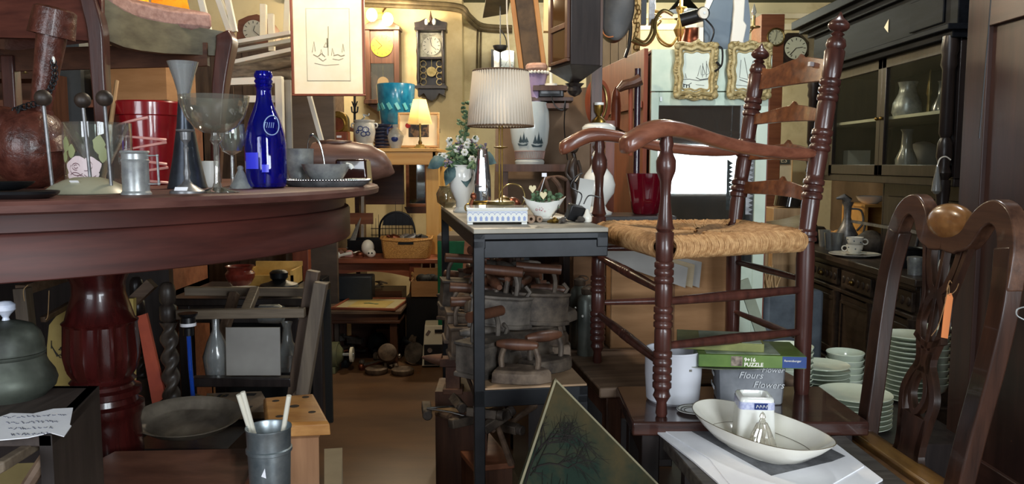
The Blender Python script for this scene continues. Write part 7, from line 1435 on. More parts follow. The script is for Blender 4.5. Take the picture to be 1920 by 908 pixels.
# --- clocks at the right back
t = thing('tall_case_clock', 'brown tall-case clock with a round pale dial behind the chair top', 'clock', A(1424, 6.0, 0)); k = mpp(6.0)
def zz_(py, Y): return W(1424, py, Y).z
MB().bb(-22*k, 20*k, -.12, .12, 0, zz_(32, 6.0)).obj('case', brownx, t, bev=.004); dial(t, (4*k, -.124, zz_(70, 5.88)), 14*k, mat('green white dial', '#c6ccb4', None, .35), hands=((.8, 10), (.5, 200)))
b = MB(); ring(b, (4*k, -.13, zz_(70, 5.88)), 15*k, 1.8*k, 32, 8, rot(PI/2, 0, 0)); b.obj('brass_bezel', brass, t)
t = thing('candle_lamp', 'single brass candle arm with an unlit bulb beside the slicing machine', 'lamp', A(1413, 3.95, W(1413, 48, 3.95).z)); k = mpp(3.95)
b = MB(); b.tube(smooth_pts([(-4*k, 0, -42*k), (-10*k, 0, -20*k), (0, 0, -4*k)], 5), 1.4*k, 8); b.lathe(px_prof([(-4, 12), (-2, 12), (-1, 3), (18, 3), (18, .1)], k), n=16); b.cyl((-4*k, 0, -42*k), (-4*k, 0, zt3 - t.location.z), .008, n=8); b.cyl((-4*k, 0, zt3 - t.location.z), (-4*k, 0, zt3 - t.location.z + .01), .03, n=20); b.obj('arm', brass, t); MB().lathe(px_prof([(18, 2), (24, 5), (32, 3), (40, .3)], k), n=14).obj('bulb', glassf, t)
t = thing('octagonal_clock', 'dark octagonal wall clock with roman numerals on the pale wall', 'clock', W(1486, 92, 6.84)); k = mpp(6.84); R = rot(PI/2, 0, 0)
MB().lathe([(-.05, .001), (-.05, 31*k), (.02, 31*k), (.05, 24*k), (.05, .001)], (0, 0, 0), R, 8, close=False).obj('case', dark, t, ang=20)
MB().box((-20*k, .02, -6*k), (24*k, .12, 40*k)).obj('side_box', dark, t)
dial(t, (2*k, -.05, 0), 20*k, mat('white enamel dial', '#c9cdbd', None, .25), hands=((.85, 222), (.62, 82)))
# posters / picture on far wall
t, kk = framed('wall_poster', 'pale poster with a dark lettered heading on the wall behind the chair slats', 'poster', 1458, 330, 6.8, 54, 84, 1, palex, [(0, paperc, 'paper_sheet')]); 
b = MB(); b.bb(-26*kk, 22*kk, -.004, -.002, 22*kk, 38*kk); b.obj('dark_heading', mat('heading grey', '#4a5250', None, .7), t); text('ARDES', 13*kk, paperc, t, (-22*kk, -.005, 25*kk), (PI/2, 0, 0)); b = MB(); b.bb(-20*kk, 14*kk, -.004, -.002, -36*kk, -16*kk); b.obj('ochre_picture', yellow, t)
b = MB(); b.lathe([(0, .062), (.004, .066), (.14, .066), (.144, .06), (.144, .001)], (0, 0, 0), rot(0, .12, 0), 36); b.lathe([(0, .062), (0, .001)], (0, 0, 0), rot(0, .12, 0), 36, close=False)
xh = A(1476, 4.55, .9); zh = W(1476, 388, 4.55).z
tag(b.obj('hat_box', mat('glossy black leather', '#15120f', '#2c2620', .15, 0, (9, 9, 9), coat=.8), None, Vector((xh.x, 4.55, zh)), (.0, 0, 0)), 'glossy black round hat box behind the rear post of the rush chair', 'hat box')
for o_ in (COL.objects['hat_box'],): o_.scale = (1.15, 1.15, .85)
b = MB(); b.bb(-.11, .11, -.1, .1, 0, zh - .004); tag(b.obj('pale_stool', palew, None, Vector((xh.x + .01, 4.58, 0)), bev=.004), 'plain pale wooden box under the black hat box', 'box')
t = thing('bentwood_band', 'curved cream bentwood chair back behind the rush seat', 'chair', W(1472, 415, 4.2)); k = mpp(4.2)
b = MB(); P = [(40*k*math.cos(a), .10*math.sin(a)) for a in [PI*i/20 + PI*.9 for i in range(21)]]; rows = [(Vector((x, y, (10 + x/k*.25)*k)), Vector((x, y, (-10 + x/k*.25)*k))) for x, y in P]; strip(b, rows, (0, .012, 0)); b.obj('curved_back', mat('pale bentwood', '#a08a64', '#bca67e', .5, 0, (5, 5, 30)), t)
for s in (-1, 1): b = MB(); b.cyl((s*36*k, -.02, 0), (s*34*k, 0, -t.location.z), .012, n=10); b.obj('leg', palew, t)
b = MB(); b.bb(-36*k, 36*k, -.02, .12, -.16, -.13); b.obj('seat', walnut, t)
# grey suitcase and straw behind the chair at the bottom right
b = MB(); b.box((0, 0, .28), (.30, .16, .56)); tag(b.obj('grey_suitcase', mat('blue grey canvas', '#4a5058', '#626a72', .6, 0, (9, 9, 9)), None, A(1468, 3.75, 0), (0, .0, .2), bev=.02), 'blue grey upright suitcase between the mint post and the dresser', 'suitcase')
b = MB()
random.seed(31)
for i in range(70): a = random.uniform(0, 6.28); r = random.uniform(0, .06); b.tube([(r*math.cos(a), r*math.sin(a), 0), (r*1.2*math.cos(a)+random.uniform(-.02, .02), r*1.2*math.sin(a), .07 + random.uniform(-.03, .04))], .003, 4)
o = b.obj('straw_bundle', palex, None, A(1436, 3.75, .56)); tag(o, 'small bundle of yellow straw beside the mint cabinet post', 'straw'); o['kind'] = 'stuff'
b = MB(); b.box((0, 0, 0), (.045, .012, .24), rot(0, -.35, 0)); tag(b.obj('wedge_board', mat('pale green offcut', '#8d9480', '#a3a994', .6, 0, (6, 6, 6)), None, W(1410, 575, 3.3)), 'pale green offcut board leaning by the foot of the mint post', 'board')
b = MB(); saw = [(0, -.12)] + [(x, z) for i in range(12) for x, z in ((.018, -.12 + i*.02), (0, -.11 + i*.02))] + [(-.012, .12), (-.012, -.12)]
b.prism(saw, .003); tag(b.obj('saw_blade', pewterd, None, W(1404, 350, 3.45)), 'upright toothed saw blade beside the mint door', 'saw')
# ================================================================ dark dresser along the right wall
DX = 1.90; ya, yb = 3.45, 5.08; CX = 1.76; cz_ = .655; ub = 1.08; uf = 1.69; ut = 2.06
t = thing('dark_oak_dresser', 'huge dark oak dresser with glazed upper doors and carved lower doors', 'dresser', (2.1, (ya+yb)/2, 0)); ym = (ya+yb)/2; ox = 2.1
def D(b, x0, x1, y0, y1, z0, z1, mi=0): return b.bb(x0-ox, x1-ox, y0-ym, y1-ym, z0, z1, mi)
b = MB(); D(b, CX-.03, 2.45, ya-.05, yb+.05, cz_-.035, cz_); b.obj('countertop', darky, t, bev=.006)
b = MB(); D(b, CX+.02, 2.45, ya, yb, .06, cz_-.035); D(b, CX-.01, 2.45, ya-.03, yb+.03, 0, .08); b.obj('lower_body', darky, t, bev=.003)
b = MB(); D(b, CX, CX+.02, ya, yb, cz_-.06, cz_-.035); D(b, CX-.01, CX+.02, ya, yb, cz_-.19, cz_-.17); b.obj('mouldings', darky, t, bev=.004)
nd = 4
for i in range(nd):
    y0 = lerp(ya, yb, i/nd)+.03; y1 = lerp(ya, yb, (i+1)/nd)-.03
    b = MB(); D(b, CX, CX+.02, y0, y1, cz_-.16, cz_-.07); 
    [b.sph((CX-ox, lerp(y0, y1, (j+.5)/6)-ym, cz_-.115), (.008, .02, .022), 8) for j in range(6)]; dw = b.obj('drawer', darky, t, bev=.003); MB().sph((CX-.02-ox, (y0+y1)/2-ym, cz_-.115), .014, 10).obj('knob', olbrass, dw)
    b = MB(); D(b, CX, CX+.02, y0, y1, .10, cz_-.20); q = [(y0+.06, .16), (y1-.06, .16), (y1-.06, cz_-.26), (y0+.06, cz_-.26)]
    yc, zc0 = (y0+y1)/2-ym, (.10+cz_-.20)/2; b.add([(CX-ox, y0+.05-ym, .15), (CX-ox, y1-.05-ym, .15), (CX-ox, y1-.05-ym, cz_-.25), (CX-ox, y0+.05-ym, cz_-.25), (CX-.03-ox, yc, zc0)], [(0, 4, 1), (1, 4, 2), (2, 4, 3), (3, 4, 0)])
    for zz in (.135, cz_-.235): D(b, CX-.008, CX, y0+.02, y1-.02, zz-.01, zz+.01)
    for yy in (y0+.02, y1-.02): D(b, CX-.008, CX, yy-.01, yy+.01, .13, cz_-.23)
    b.obj('carved_door', darky, t, bev=.002)
for i in range(nd+1): yy = lerp(ya, yb, i/nd); b = MB(); b.lathe([(.08, .02), (.12, .026), (.2, .018), (.32, .024), (.42, .018), (.47, .026)], (CX-.005-ox, yy-ym, 0), n=16); b.obj('half_column', darky, t)
# upper case
b = MB(); D(b, 2.40, 2.45, ya, yb, cz_, ut); D(b, DX, 2.45, ya, ya+.03, ub, uf); D(b, DX, 2.45, yb-.03, yb, ub, uf); D(b, DX, 2.45, ya, yb, ub-.03, ub+.01); D(b, DX, 2.45, ya, yb, uf-.02, uf+.02); b.obj('upper_case', dark, t, bev=.003)
b = MB(); D(b, DX-.02, 2.45, ya, yb, uf, 1.95); D(b, DX-.05, 2.45, ya-.03, yb+.03, 1.93, 1.97); D(b, DX-.09, 2.45, ya-.06, yb+.07, 1.96, 2.0); D(b, DX-.13, 2.45, ya-.09, yb+.1, 1.99, 2.04); D(b, DX-.05, 2.45, ya-.02, yb+.03, uf-.01, uf+.03); D(b, DX-.08, 2.45, ya-.04, yb+.05, uf+.02, uf+.045); b.obj('cornice', mat('blue black oak', '#0c0e12', '#191c22', .6, 0, (30, 3, 30), spec=.12), t, bev=.004)
b = MB(); D(b, DX-.03, DX-.02, 3.55, 3.85, 1.76, 1.90); b.obj('frieze_panel', MATS['blue black oak'], t, bev=.006)
for y0, y1, nm in ((3.52, 4.10, 'r'), (4.19, 4.75, 'l')):
    b = MB(); f_ = .045; D(b, DX-.012, DX+.012, y0-f_, y1+f_, ub+.01, ub+.065); D(b, DX-.012, DX+.012, y0-f_, y1+f_, uf-.06, uf-.0); D(b, DX-.012, DX+.012, y0-f_, y0, ub+.01, uf); D(b, DX-.012, DX+.012, y1, y1+f_, ub+.01, uf)
    dr = b.obj('glazed_door', dark, t, bev=.003); b = MB(); D(b, DX-.002, DX+.001, y0, y1, ub+.06, uf-.055); b.obj('door_glass', glassd, dr); MB().sph((DX-.02-ox, (y0 - .02 if nm == 'l' else y1 + .02)-ym, 1.38), .010, 10).obj('knob', olbrass, dr)
b = MB(); D(b, DX-.01, DX+.01, 4.80, yb, ub, uf); b.obj('side_panel', dark, t)
b = MB(); D(b, DX+.03, 2.4, ya+.03, yb-.03, 1.375, 1.39); b.obj('inner_shelf', mat('cream shelf lining', '#b5b29a', '#c4c1aa', .6, 0, (6, 6, 6)), t); b = MB(); D(b, 2.385, 2.40, ya+.03, yb-.03, ub, uf); b.obj('back_lining', mat('grey green lining', '#34372e', '#4a4f44', .7, 0, (3, 3, 3)), t)
for yy, nm in ((3.47, 'n'), (yb-.06, 'f')):
    b = MB(); b.lathe([(ub, .02), (ub+.03, .032), (ub+.06, .022), (ub+.1, .034), (ub+.16, .03), (ub+.18, .02), (ub+.2, .028), (uf-.14, .026), (uf-.12, .034), (uf-.08, .03), (uf-.06, .036), (uf, .03)], (DX-.035-ox, yy-ym, 0), n=20)
    b.lathe([(cz_, .03), (cz_+.05, .035), (cz_+.1, .02), (cz_+.2, .036), (cz_+.3, .022), (cz_+.38, .03), (ub, .03)], (DX-.035-ox, yy-ym, 0), n=20); b.obj('turned_column', dark, t)
b = MB(); D(b, DX+.12, DX+.14, ya, 4.35, cz_, ub-.03); D(b, DX+.105, DX+.12, ya+.08, 4.27, cz_+.07, ub-.1); D(b, DX+.12, 2.4, 4.35, 4.37, cz_, ub-.03); b.obj('niche_panel', dark, t, bev=.004)
o = MB().prism([(-.022, 0), (.022, .032), (.022, -.032)], .002).obj('paper_corner', paperc, t, (DX-.022-ox, W(1660, 50, 4.1).y-ym, W(1660, 50, 4.1).z), (0, 0, -PI/2))
# --- contents behind the glass
def inD(px, py_z, x=2.1): Y = x / ((px - 960) / F); return Vector((x, Y, py_z))
def lathed(nm, lab, cat, m_, L, prof, hol=0, n=28, grp=None):
    b = MB(); p = hollow(prof, hol) if hol else prof; b.lathe(p, n=n, close=not hol); return tag(b.obj(nm, m_, None, L), lab, cat, grp)
lathed('pewter_tankard', 'grey pewter jug on the cream shelf behind the right dresser door', 'jug', pewter, inD(1692, 1.391), [(0, .06), (.03, .075), (.08, .07), (.13, .045), (.16, .04), (.19, .05)], .004)
lathed('glass_candlestick', 'brass and glass candlestick beside the pewter jug in the dresser', 'candlestick', brass, inD(1732, 1.391, 2.15), [(0, .04), (.01, .04), (.02, .01), (.1, .008), (.12, .014), (.2, .006), (.24, .004)])
lathed('glass_carafe', 'clear glass carafe in the upper right of the dresser', 'carafe', glassf, inD(1755, 1.391, 2.2), [(0, .04), (.05, .045), (.1, .02), (.16, .016), (.18, .022)], .003)
lathed('glass_carafe', 'clear carafe low in the right half of the dresser', 'carafe', glassf, inD(1695, 1.092, 2.1), [(0, .05), (.08, .055), (.14, .03), (.22, .025), (.24, .035)], .003)
for i, x in enumerate((1665, 1675, 1715, 1740)): lathed('small_tumbler', 'small tumbler low behind the right dresser door', 'tumbler', glassf, inD(x, 1.092, 2.0), [(0, .02), (.05, .026), (.052, .026)], .002, grp='tumblers in the dresser')
b = MB(); b.box((0, 0, .07), (.14, .14, .14)); tag(b.obj('cream_carton', cream, None, inD(1598, 1.092, 2.15)), 'cream square carton behind the left dresser door', 'carton')
b = MB(); b.sph((0, 0, .09), (.1, .09, .09), 18); tag(b.obj('grey_cloth_bundle', greyp, None, inD(1725, 1.092, 2.25)), 'grey rounded bundle at the back of the right dresser shelf', 'bundle')
lathed('dark_vase', 'dark slim vase behind the left dresser door', 'vase', dark, inD(1568, 1.391, 2.1), [(0, .04), (.04, .06), (.1, .05), (.16, .02), (.2, .03)])
# --- on the counter
def onD(px, x): Y = 0; 
def oc(px, x=1.86): return inD(px, cz_ + .0008, x)
L = oc(1590, 1.98); t = thing('pewter_jug', 'tall pewter ewer with a narrow neck on the dresser counter', 'jug', L); MB().lathe(hollow([(0, .05), (.01, .055), (.03, .06), (.08, .062), (.13, .035), (.18, .02), (.24, .022), (.27, .035)], .003), n=32, close=False).obj('body', pewterd, t); b = MB(); b.tube(smooth_pts([(.02, 0, .23), (.07, -.02, .22), (.08, -.03, .15), (.05, -.02, .1)], 4), .006, 8); b.obj('handle', pewterd, t); b = MB(); b.tube([(0, 0, .27), (-.03, 0, .30), (-.07, .0, .29)], [.03, .02, .006], 8); b.obj('lid', pewterd, t)
for i, (x, xx) in enumerate(((1548, 1.86), (1560, 1.82), (1572, 1.84))): lathed('drinking_glass', ['left', 'middle', 'right'][i] + ' of the three clear tumblers in front of the pewter ewer', 'tumbler', glassf, oc(x, xx), [(0, .025), (.01, .028), (.1, .036), (.102, .036)], .002, grp='tumblers on the dresser counter')
Lp_ = oc(1606, 1.84); t = lathed('serving_plate', 'large white plate under the flowered cups on the dresser', 'plate', porcw, Lp_, [(0, .08), (.004, .085), (.012, .13), (.015, .13), (.006, .08), (.005, .001)], n=48)
def cup(L, lab, rz):
    t = thing('tea_cup', lab, 'cup', L, rz); MB().lathe(hollow([(0, .022), (.004, .024), (.012, .034), (.035, .042), (.05, .044)], .002), n=32, close=False).obj('body', porc, t); b = MB(); ring(b, (.05, 0, .026), .014, .0035, 16, 8, rot(PI/2, 0, 0)); b.obj('handle', porc, t)
    b = MB()
    for i in range(14): a = i*.9; z = .018 + .024*((i*5) % 7)/7; r = .0365 + (z-.018)*.28; b.sph((r*math.cos(a), r*math.sin(a), z), .004, 6)
    b.obj('flower_sprigs', mat('blue green sprigs ' + lab[:6], '#5a6a78', None, .4), t)
lathed('saucer', 'flowered white saucer on the large white plate', 'saucer', porc, Lp_ + Vector((0, 0, .006)), [(0, .03), (.004, .034), (.012, .062), (.014, .062), (.006, .03), (.005, .001)])
cup(Lp_ + Vector((.0, 0, .013)), 'lower flowered teacup on the saucer', 2.6); cup(Lp_ + Vector((.0, 0, .052)), 'upper flowered teacup stacked in the lower one', -.3)
L = oc(1528, 1.9); t = thing('black_kettle', 'dull black pot at the far end of the dresser counter', 'pot', L); MB().lathe([(0, .07), (.02, .085), (.07, .085), (.1, .06), (.105, .02), (.12, .012), (.125, .001)], n=28).obj('body', blackx, t)
t = thing('wire_rack', 'grey metal rack with a sloped leg at the back of the dresser counter', 'rack', inD(1655, cz_, 2.0)); b = MB(); b.bb(-.01, .01, -.45, .45, .15, .165); [b.cyl((0, y, .155), (.0, y + .06, 0), .006, n=6) for y in (-.4, -.1, .2, .4)]; b.obj('frame', pewterd, t)
lathed('grey_lidded_bowl', 'grey lidded bowl behind the flowered teacups', 'bowl', irong, oc(1635, 2.0), [(0, .05), (.03, .075), (.07, .08), (.09, .07), (.12, .03), (.125, .001)])
lathed('glass_sugar_pot', 'small grey metal jar seen between the stiles of the splat chair', 'jar', pewter, oc(1722, 1.80), [(0, .03), (.06, .034), (.065, .036), (.08, .035), (.085, .001)])
lathed('cooking_pot', 'dark cooking pot with a wire rim seen through the splat chair', 'pot', blackm, oc(1700, 1.88), [(0, .06), (.05, .08), (.09, .08), (.095, .085)], .003)
t = thing('cow_figurine', 'small white and black porcelain animal figurine near the end of the dresser', 'figurine', oc(1776, 1.84)); b = MB(); b.sph((0, 0, .05), (.022, .03, .05), 16); b.sph((0, -.01, .105), (.016, .02, .02), 12); b.obj('body', porc, t); b = MB(); b.sph((-.016, -.01, .05), (.01, .016, .018), 10); b.sph((-.012, -.02, .085), (.008, .01, .012), 8); b.obj('black_patches', blackp, t)
b = MB(); b.bb(-.15, .15, -.2, .12, .24, .255); b.bb(-.14, -.12, -.18, .1, 0, .24); b.bb(.12, .14, -.18, .1, 0, .24); b.bb(-.15, .15, .1, .12, 0, .255); tag(b.obj('small_pine_shelf', pine, None, Vector((2.21, 4.87, cz_ + .001))), 'small pine shelf standing in the far niche of the dresser', 'shelf')
lathed('cream_bowl', 'wide cream bowl on the small pine shelf in the dresser niche', 'bowl', porcw, Vector((2.15, 4.8, cz_ + .257)), [(0, .04), (.02, .07), (.045, .085)], .004)
b = MB(); [b.sph((random.uniform(-.1, .1), random.uniform(-.06, .06), random.uniform(.01, .05)), (.05, .03, .03), 8) for _ in range(10)]; tag(b.obj('wicker_scraps', wick, None, Vector((2.06, 4.9, cz_ + .02))), 'tan wicker pieces under the small pine shelf', 'wicker')
for px_, m_, lab in ((1, paperc, 'newspaper cutting pinned at the back of the dresser niche'), (0, mirror, 'narrow mirror at the back of the dresser niche')): 
    yy = 4.52 if px_ else 4.95; b = MB(); b.box((2.36, yy, .95), (.01, .22, .26)); o = b.obj('newspaper_cutting' if px_ else 'niche_mirror', m_); tag(o, lab, 'cutting' if px_ else 'mirror')
    if px_:
        b = MB(); [b.bb(2.353, 2.3545, yy-.09, yy+.09, .86+i*.018, .866+i*.018) for i in range(11)]; o2 = b.obj('printed_lines', inkg, o)
t = thing('hanging_glass_drop', 'pale glass and lace drop hanging by the dresser column', 'ornament', W(1757, 330, 3.3)); b = MB(); k = mpp(3.3); b.lathe(px_prof([(-34, 4), (-28, 9), (-10, 7), (6, 4), (20, 2), (22, .1)], k), n=14); b.obj('drop', glassf, t); b = MB(); b.tube(smooth_pts([(0, 0, 20*k), (4*k, 0, 32*k), (14*k, 0, 36*k), (24*k, .0, 30*k)], 4), 1.3*k, 6); b.obj('loop', white, t)
# ================================================================ wardrobe at the right edge
t = thing('brown_wardrobe', 'big plain brown panelled wardrobe filling the right edge', 'wardrobe', (1.82, 1.75, 0)); b = MB(); b.bb(-.32+.02, .5, .15, .93, 0, 2.3); b.obj('carcass', walnut, t)
rb = wood('wardrobe brown', '#2a1814', '#3f2720', .45, 'z', .6); rby = wood('wardrobe brown rail', '#2e1b16', '#452c24', .45, 'y', .6)
b = MB(); b.bb(-.32, -.295, .82, .94, 0, 2.3); b.bb(-.32, -.295, .15, .27, 0, 2.3); b.obj('stile', rb, t, bev=.003); b = MB(); b.bb(-.322, -.295, .27, .82, 1.58, 2.3); b.obj('rail', rby, t, bev=.003); MB().bb(-.32, -.295, .27, .82, 0, .2).obj('rail', rby, t, bev=.003)
b = MB(); b.bb(-.305, -.29, .27, .82, .2, 1.58); b.obj('door_panel', rb, t)
b = MB(); b.tube(smooth_pts([W(1858, -4, 2.3), W(1848, 120, 2.3), W(1836, 260, 2.3)], 5), .002, 5); tag(b.obj('hanging_wire', blackm), 'thin dark wire hanging down the wardrobe front', 'wire')
# ================================================================ lower left, under and before the round table
# open-fronted dark cabinet with copper pot and note
CZ2 = .735; n1 = S(97, 815, CZ2); n2 = S(186, 724, CZ2)
t = thing('dark_side_cabinet', 'dark open-fronted wooden cabinet at the bottom left carrying the copper pot', 'cabinet', (n1.x - .25, (n1.y + n2.y)/2, 0)); o_ = Vector(t.location)
dk = wood('dusty dark board', '#2c2522', '#4a3f3a', .5, 'y')
b = MB(); slab(b, [n1 - o_, n2 - o_, n2 - o_ + Vector((-.6, 0, 0)), n1 - o_ + Vector((-.6, 0, 0))], (0, 0, -.02)); b.obj('tabletop', dk, t, bev=.002)
b = MB(); q = [n1 - o_, n2 - o_]; slab(b, [q[0], q[1], Vector((q[1].x, q[1].y, 0)), Vector((q[0].x, q[0].y, 0))], (-.02, 0, 0)); b.obj('side_panel', wood('dark side board', '#1f1a18', '#332b28', .5, 'z'), t)
b = MB(); slab(b, [q[1], q[1] + Vector((-.6, 0, 0)), Vector((q[1].x-.6, q[1].y, 0)), Vector((q[1].x, q[1].y, 0))], (0, -.015, 0)); b.obj('back_panel', dark, t)
b = MB(); b.tube([S(102, 812, CZ2-.03) - o_, W(0, 875, 1.12) - o_, W(-80, 925, 1.1) - o_], .011, 4); b.obj('front_rail', greyw, t, bev=.002)
b = MB(); b.tube(smooth_pts([W(100, 838, 1.25) - o_, W(78, 870, 1.22) - o_, W(40, 930, 1.2) - o_], 4), .010, 8); b.obj('curved_brace', dusty, t)
b = MB(); slab(b, [W(-40, 872, 1.3), W(66, 868, 1.3), W(30, 930, 1.25), W(-60, 940, 1.25)], (0, .01, -.01)); tag(b.obj('ochre_seat_board', mat('ochre board', '#6b5c38', '#857448', .7, 0, (6, 6, 6))), 'ochre board inside the open dark cabinet at the bottom left', 'board')
Lp_ = A(20, 1.40, CZ2); k = mpp(1.40, CZ2)
t = thing('copper_pot', 'green patinated copper lidded pot with a white porcelain knob', 'pot', Lp_)
MB().lathe(px_prof([(0, 60), (3, 62), (16, 76), (30, 80), (44, 76), (60, 66), (76, 60), (79, 62), (83, 62), (84, .1)], k), n=56).obj('body', patina, t)
MB().lathe(px_prof([(82, 60), (85, 63), (89, 61), (104, 60), (120, 55), (134, 44), (138, 34), (143, 20), (146, .1)], k), n=56).obj('lid', patina, t)
MB().lathe(px_prof([(144, 7), (150, 5), (156, 9), (164, 17), (174, 17), (180, 10), (181, .1)], k), n=32).obj('knob', mat('blue white porcelain', '#a9b4cc', '#d6dae6', .15, 0, (30, 30, 30), coat=.6), t)
# note
t = thing('handwritten_note', 'torn white handwritten paper note lying over the dark cabinet edge', 'note', S(60, 795, CZ2) + Vector((0, 0, .003))); o_ = t.location.copy(); nt_ = [(-20, 790), (20, 776), (62, 777), (100, 768), (137, 766), (131, 798), (134, 800), (120, 820), (92, 812), (80, 816), (52, 822), (8, 826), (-20, 828)]
b = MB(); P = [S(x, y, CZ2 + .003) - o_ for x, y in nt_]; slab(b, P, (0, 0, .0012)); b.obj('paper_sheet', paper, t)
b = MB(); random.seed(4)
for r_ in range(4):
    x = 6 + r_*5
    while x < 118 - r_*8:
        y = 783 + r_*11 - x*.04; p = [S(x + j*2.2, y + random.uniform(-2.2, 2.2), CZ2 + .0045) - o_ for j in range(4)]; b.tube(p, .0006, 4); x += random.uniform(8, 11)
b.obj('handwriting', mat('blue black ink', '#5a5d6e', None, .8), t)
# bench board, tray, mug, pine block
BZ2 = .45; t = thing('brown_stool', 'low brown wooden stool top with a rounded side rail at the bottom', 'stool', (-.75, 1.72, 0)); p = [S(192, 858, BZ2), S(215, 846, BZ2), S(498, 840, BZ2), S(466, 925, BZ2), S(150, 925, BZ2)]; o_ = t.location
b = MB(); slab(b, [q - o_ for q in p], (0, 0, -.03)); b.obj('seat_board', mat('worn red brown top', '#54352a', '#7d5443', .4, 0, (5, 12, 12)), t, bev=.003)
b = MB(); b.tube([S(503, 846, BZ2+.01) - o_, S(462, 930, BZ2+.01) - o_], .016, 12); b.obj('side_rail', cherryx, t)
for x, y in ((-.90, 1.80), (-.63, 1.82), (-.95, 1.62), (-.66, 1.62)): MB().box((x-o_.x, y-o_.y, .21), (.035, .035, .42)).obj('leg', walnut, t, bev=.002)
Lt_ = A(353, 2.12, .44); t = thing('oval_metal_tray', 'oval tarnished metal tray with a broad rim, tilted to the front', 'tray', Lt_, r=(.26, 0, 0)); k = mpp(2.12, .44)
MB().lathe(px_prof([(0, 74), (2, 78), (16, 94), (20, 101), (22, 101), (21, 97), (17, 90), (6, 77), (4, 73), (4, .1)], k), n=64, sx=1, sy=.68).obj('plate', mat('tarnished tray', '#5d5349', '#8a7f70', .38, .25, (9, 9, 9)), t)
b = MB(); b.bb(-.13, .13, -.08, .1, 0, .40); tag(b.obj('dark_box', dark, None, Vector((Lt_.x, 2.13, 0))), 'dark box under the tarnished oval tray', 'box')
Lc_ = A(509, 1.60, .40); t = thing('galvanized_cup', 'tall galvanized metal cup holding white sticks', 'cup', Lc_); k = mpp(1.6, .5); hh = (W(509, 800, 1.6).z - .40)
MB().lathe(hollow([(0, 33*k), (.004, 35*k), (hh*.75, 39*k), (hh*.76, 42*k), (hh*.79, 42*k), (hh*.80, 39.5*k), (hh*.97, 40.5*k), (hh*.985, 42*k), (hh, 42*k)], .0015), n=48, close=False).obj('body', galv, t)
b = MB(); b.poly([(-.004, -39.9*k, hh*.58), (.006, -39.7*k, hh*.56), (.004, -39.9*k, hh*.66)]); b.obj('torn_sticker', paper, t)
for i, (x0, x1, y1, lab) in enumerate(((480, 447, 740, 'leftmost white stick in the galvanized cup'), (484, 455, 735, 'second white stick from the left in the galvanized cup'), (526, 542, 742, 'right white stick in the galvanized cup'))):
    b = MB(); b.cyl(W(x0 + (509-x0)*.3, 870, 1.6 + .02), W(x1, y1, 1.6), 4.6*k, n=10); tag(b.obj('white_stick', mat('off white stick %d' % i, '#d8d2c2', None, .5)), lab, 'stick')
b = MB(); b.bb(-.06, .06, -.05, .06, 0, .399); tag(b.obj('dark_box', dark, None, Vector((Lc_.x, 1.6, 0))), 'dark box under the galvanized cup', 'box')
NZ = .54; t = thing('pine_newel_block', 'pine block with a chamfered top drilled with round holes', 'block', Vector((A(552, 1.97, NZ).x, 1.97, 0)), .04)
o_ = t.location; q = [S(500, 796, NZ), S(618, 791, NZ), S(588, 737, NZ), S(494, 745, NZ)]; cc = sum(q, Vector())/4; t.location = (cc.x, cc.y, 0); t.rotation_euler.z = 0; o_ = Vector((cc.x, cc.y, 0)); q = [p_ - o_ for p_ in q]
def scl(q, s, dz): c_ = sum(q, Vector())/4; return [Vector((lerp(c_.x, p_.x, s), lerp(c_.y, p_.y, s), p_.z + dz)) for p_ in q]
b = MB(); r0_, r1_, r2_ = scl(q, .93, 0), scl(q, 1.0, -.006), scl(q, 1.02, -.032); b.add(r0_ + r1_ + r2_, [(0, 1, 2, 3), (11, 10, 9, 8)] + [(j*4+i, j*4+4+i, j*4+4+(i+1) % 4, j*4+(i+1) % 4) for j in (0, 1) for i in range(4)]); b.obj('cap', mat('golden pine', '#a87038', '#c68f50', .45, 0, (9, 30, 30)), t, bev=.002, ang=20)
pw = wood('pinkish pine', '#8c6244', '#ad805c', .5, 'z', .6)
b = MB(); s0, s1_, s2, s3 = scl(q, .80, -.032), scl(q, .70, -.05), scl(q, .68, -.20), scl(q, .9, -.30); s4 = [Vector((p_.x, p_.y, 0)) for p_ in s3]
b.add(s0 + s1_ + s2 + s3 + s4, [(0, 1, 2, 3), (19, 18, 17, 16)] + [(j*4+i, j*4+4+i, j*4+4+(i+1) % 4, j*4+(i+1) % 4) for j in range(4) for i in range(4)]); b.obj('post', pw, t, ang=20)
b = MB()
for x, y, r in ((517, 752, 7), (573, 745, 7), (552, 762, 9), (585, 773, 7), (524, 781, 7)): p_ = S(x, y, NZ) - o_; b.cyl((p_.x, p_.y, NZ + .0004), (p_.x, p_.y, NZ - .002), r*.00134, n=20)
b.obj('drilled_holes', mat('dark hole', '#2a1c10', None, .8), t)
b = MB(); q = [S(608, 842, .34), S(642, 840, .34), S(640, 925, .34), S(608, 925, .34)]; slab(b, q, (0, 0, -.34)); tag(b.obj('cardboard_box', carl), 'pale cardboard carton on the floor right of the pine block', 'box')
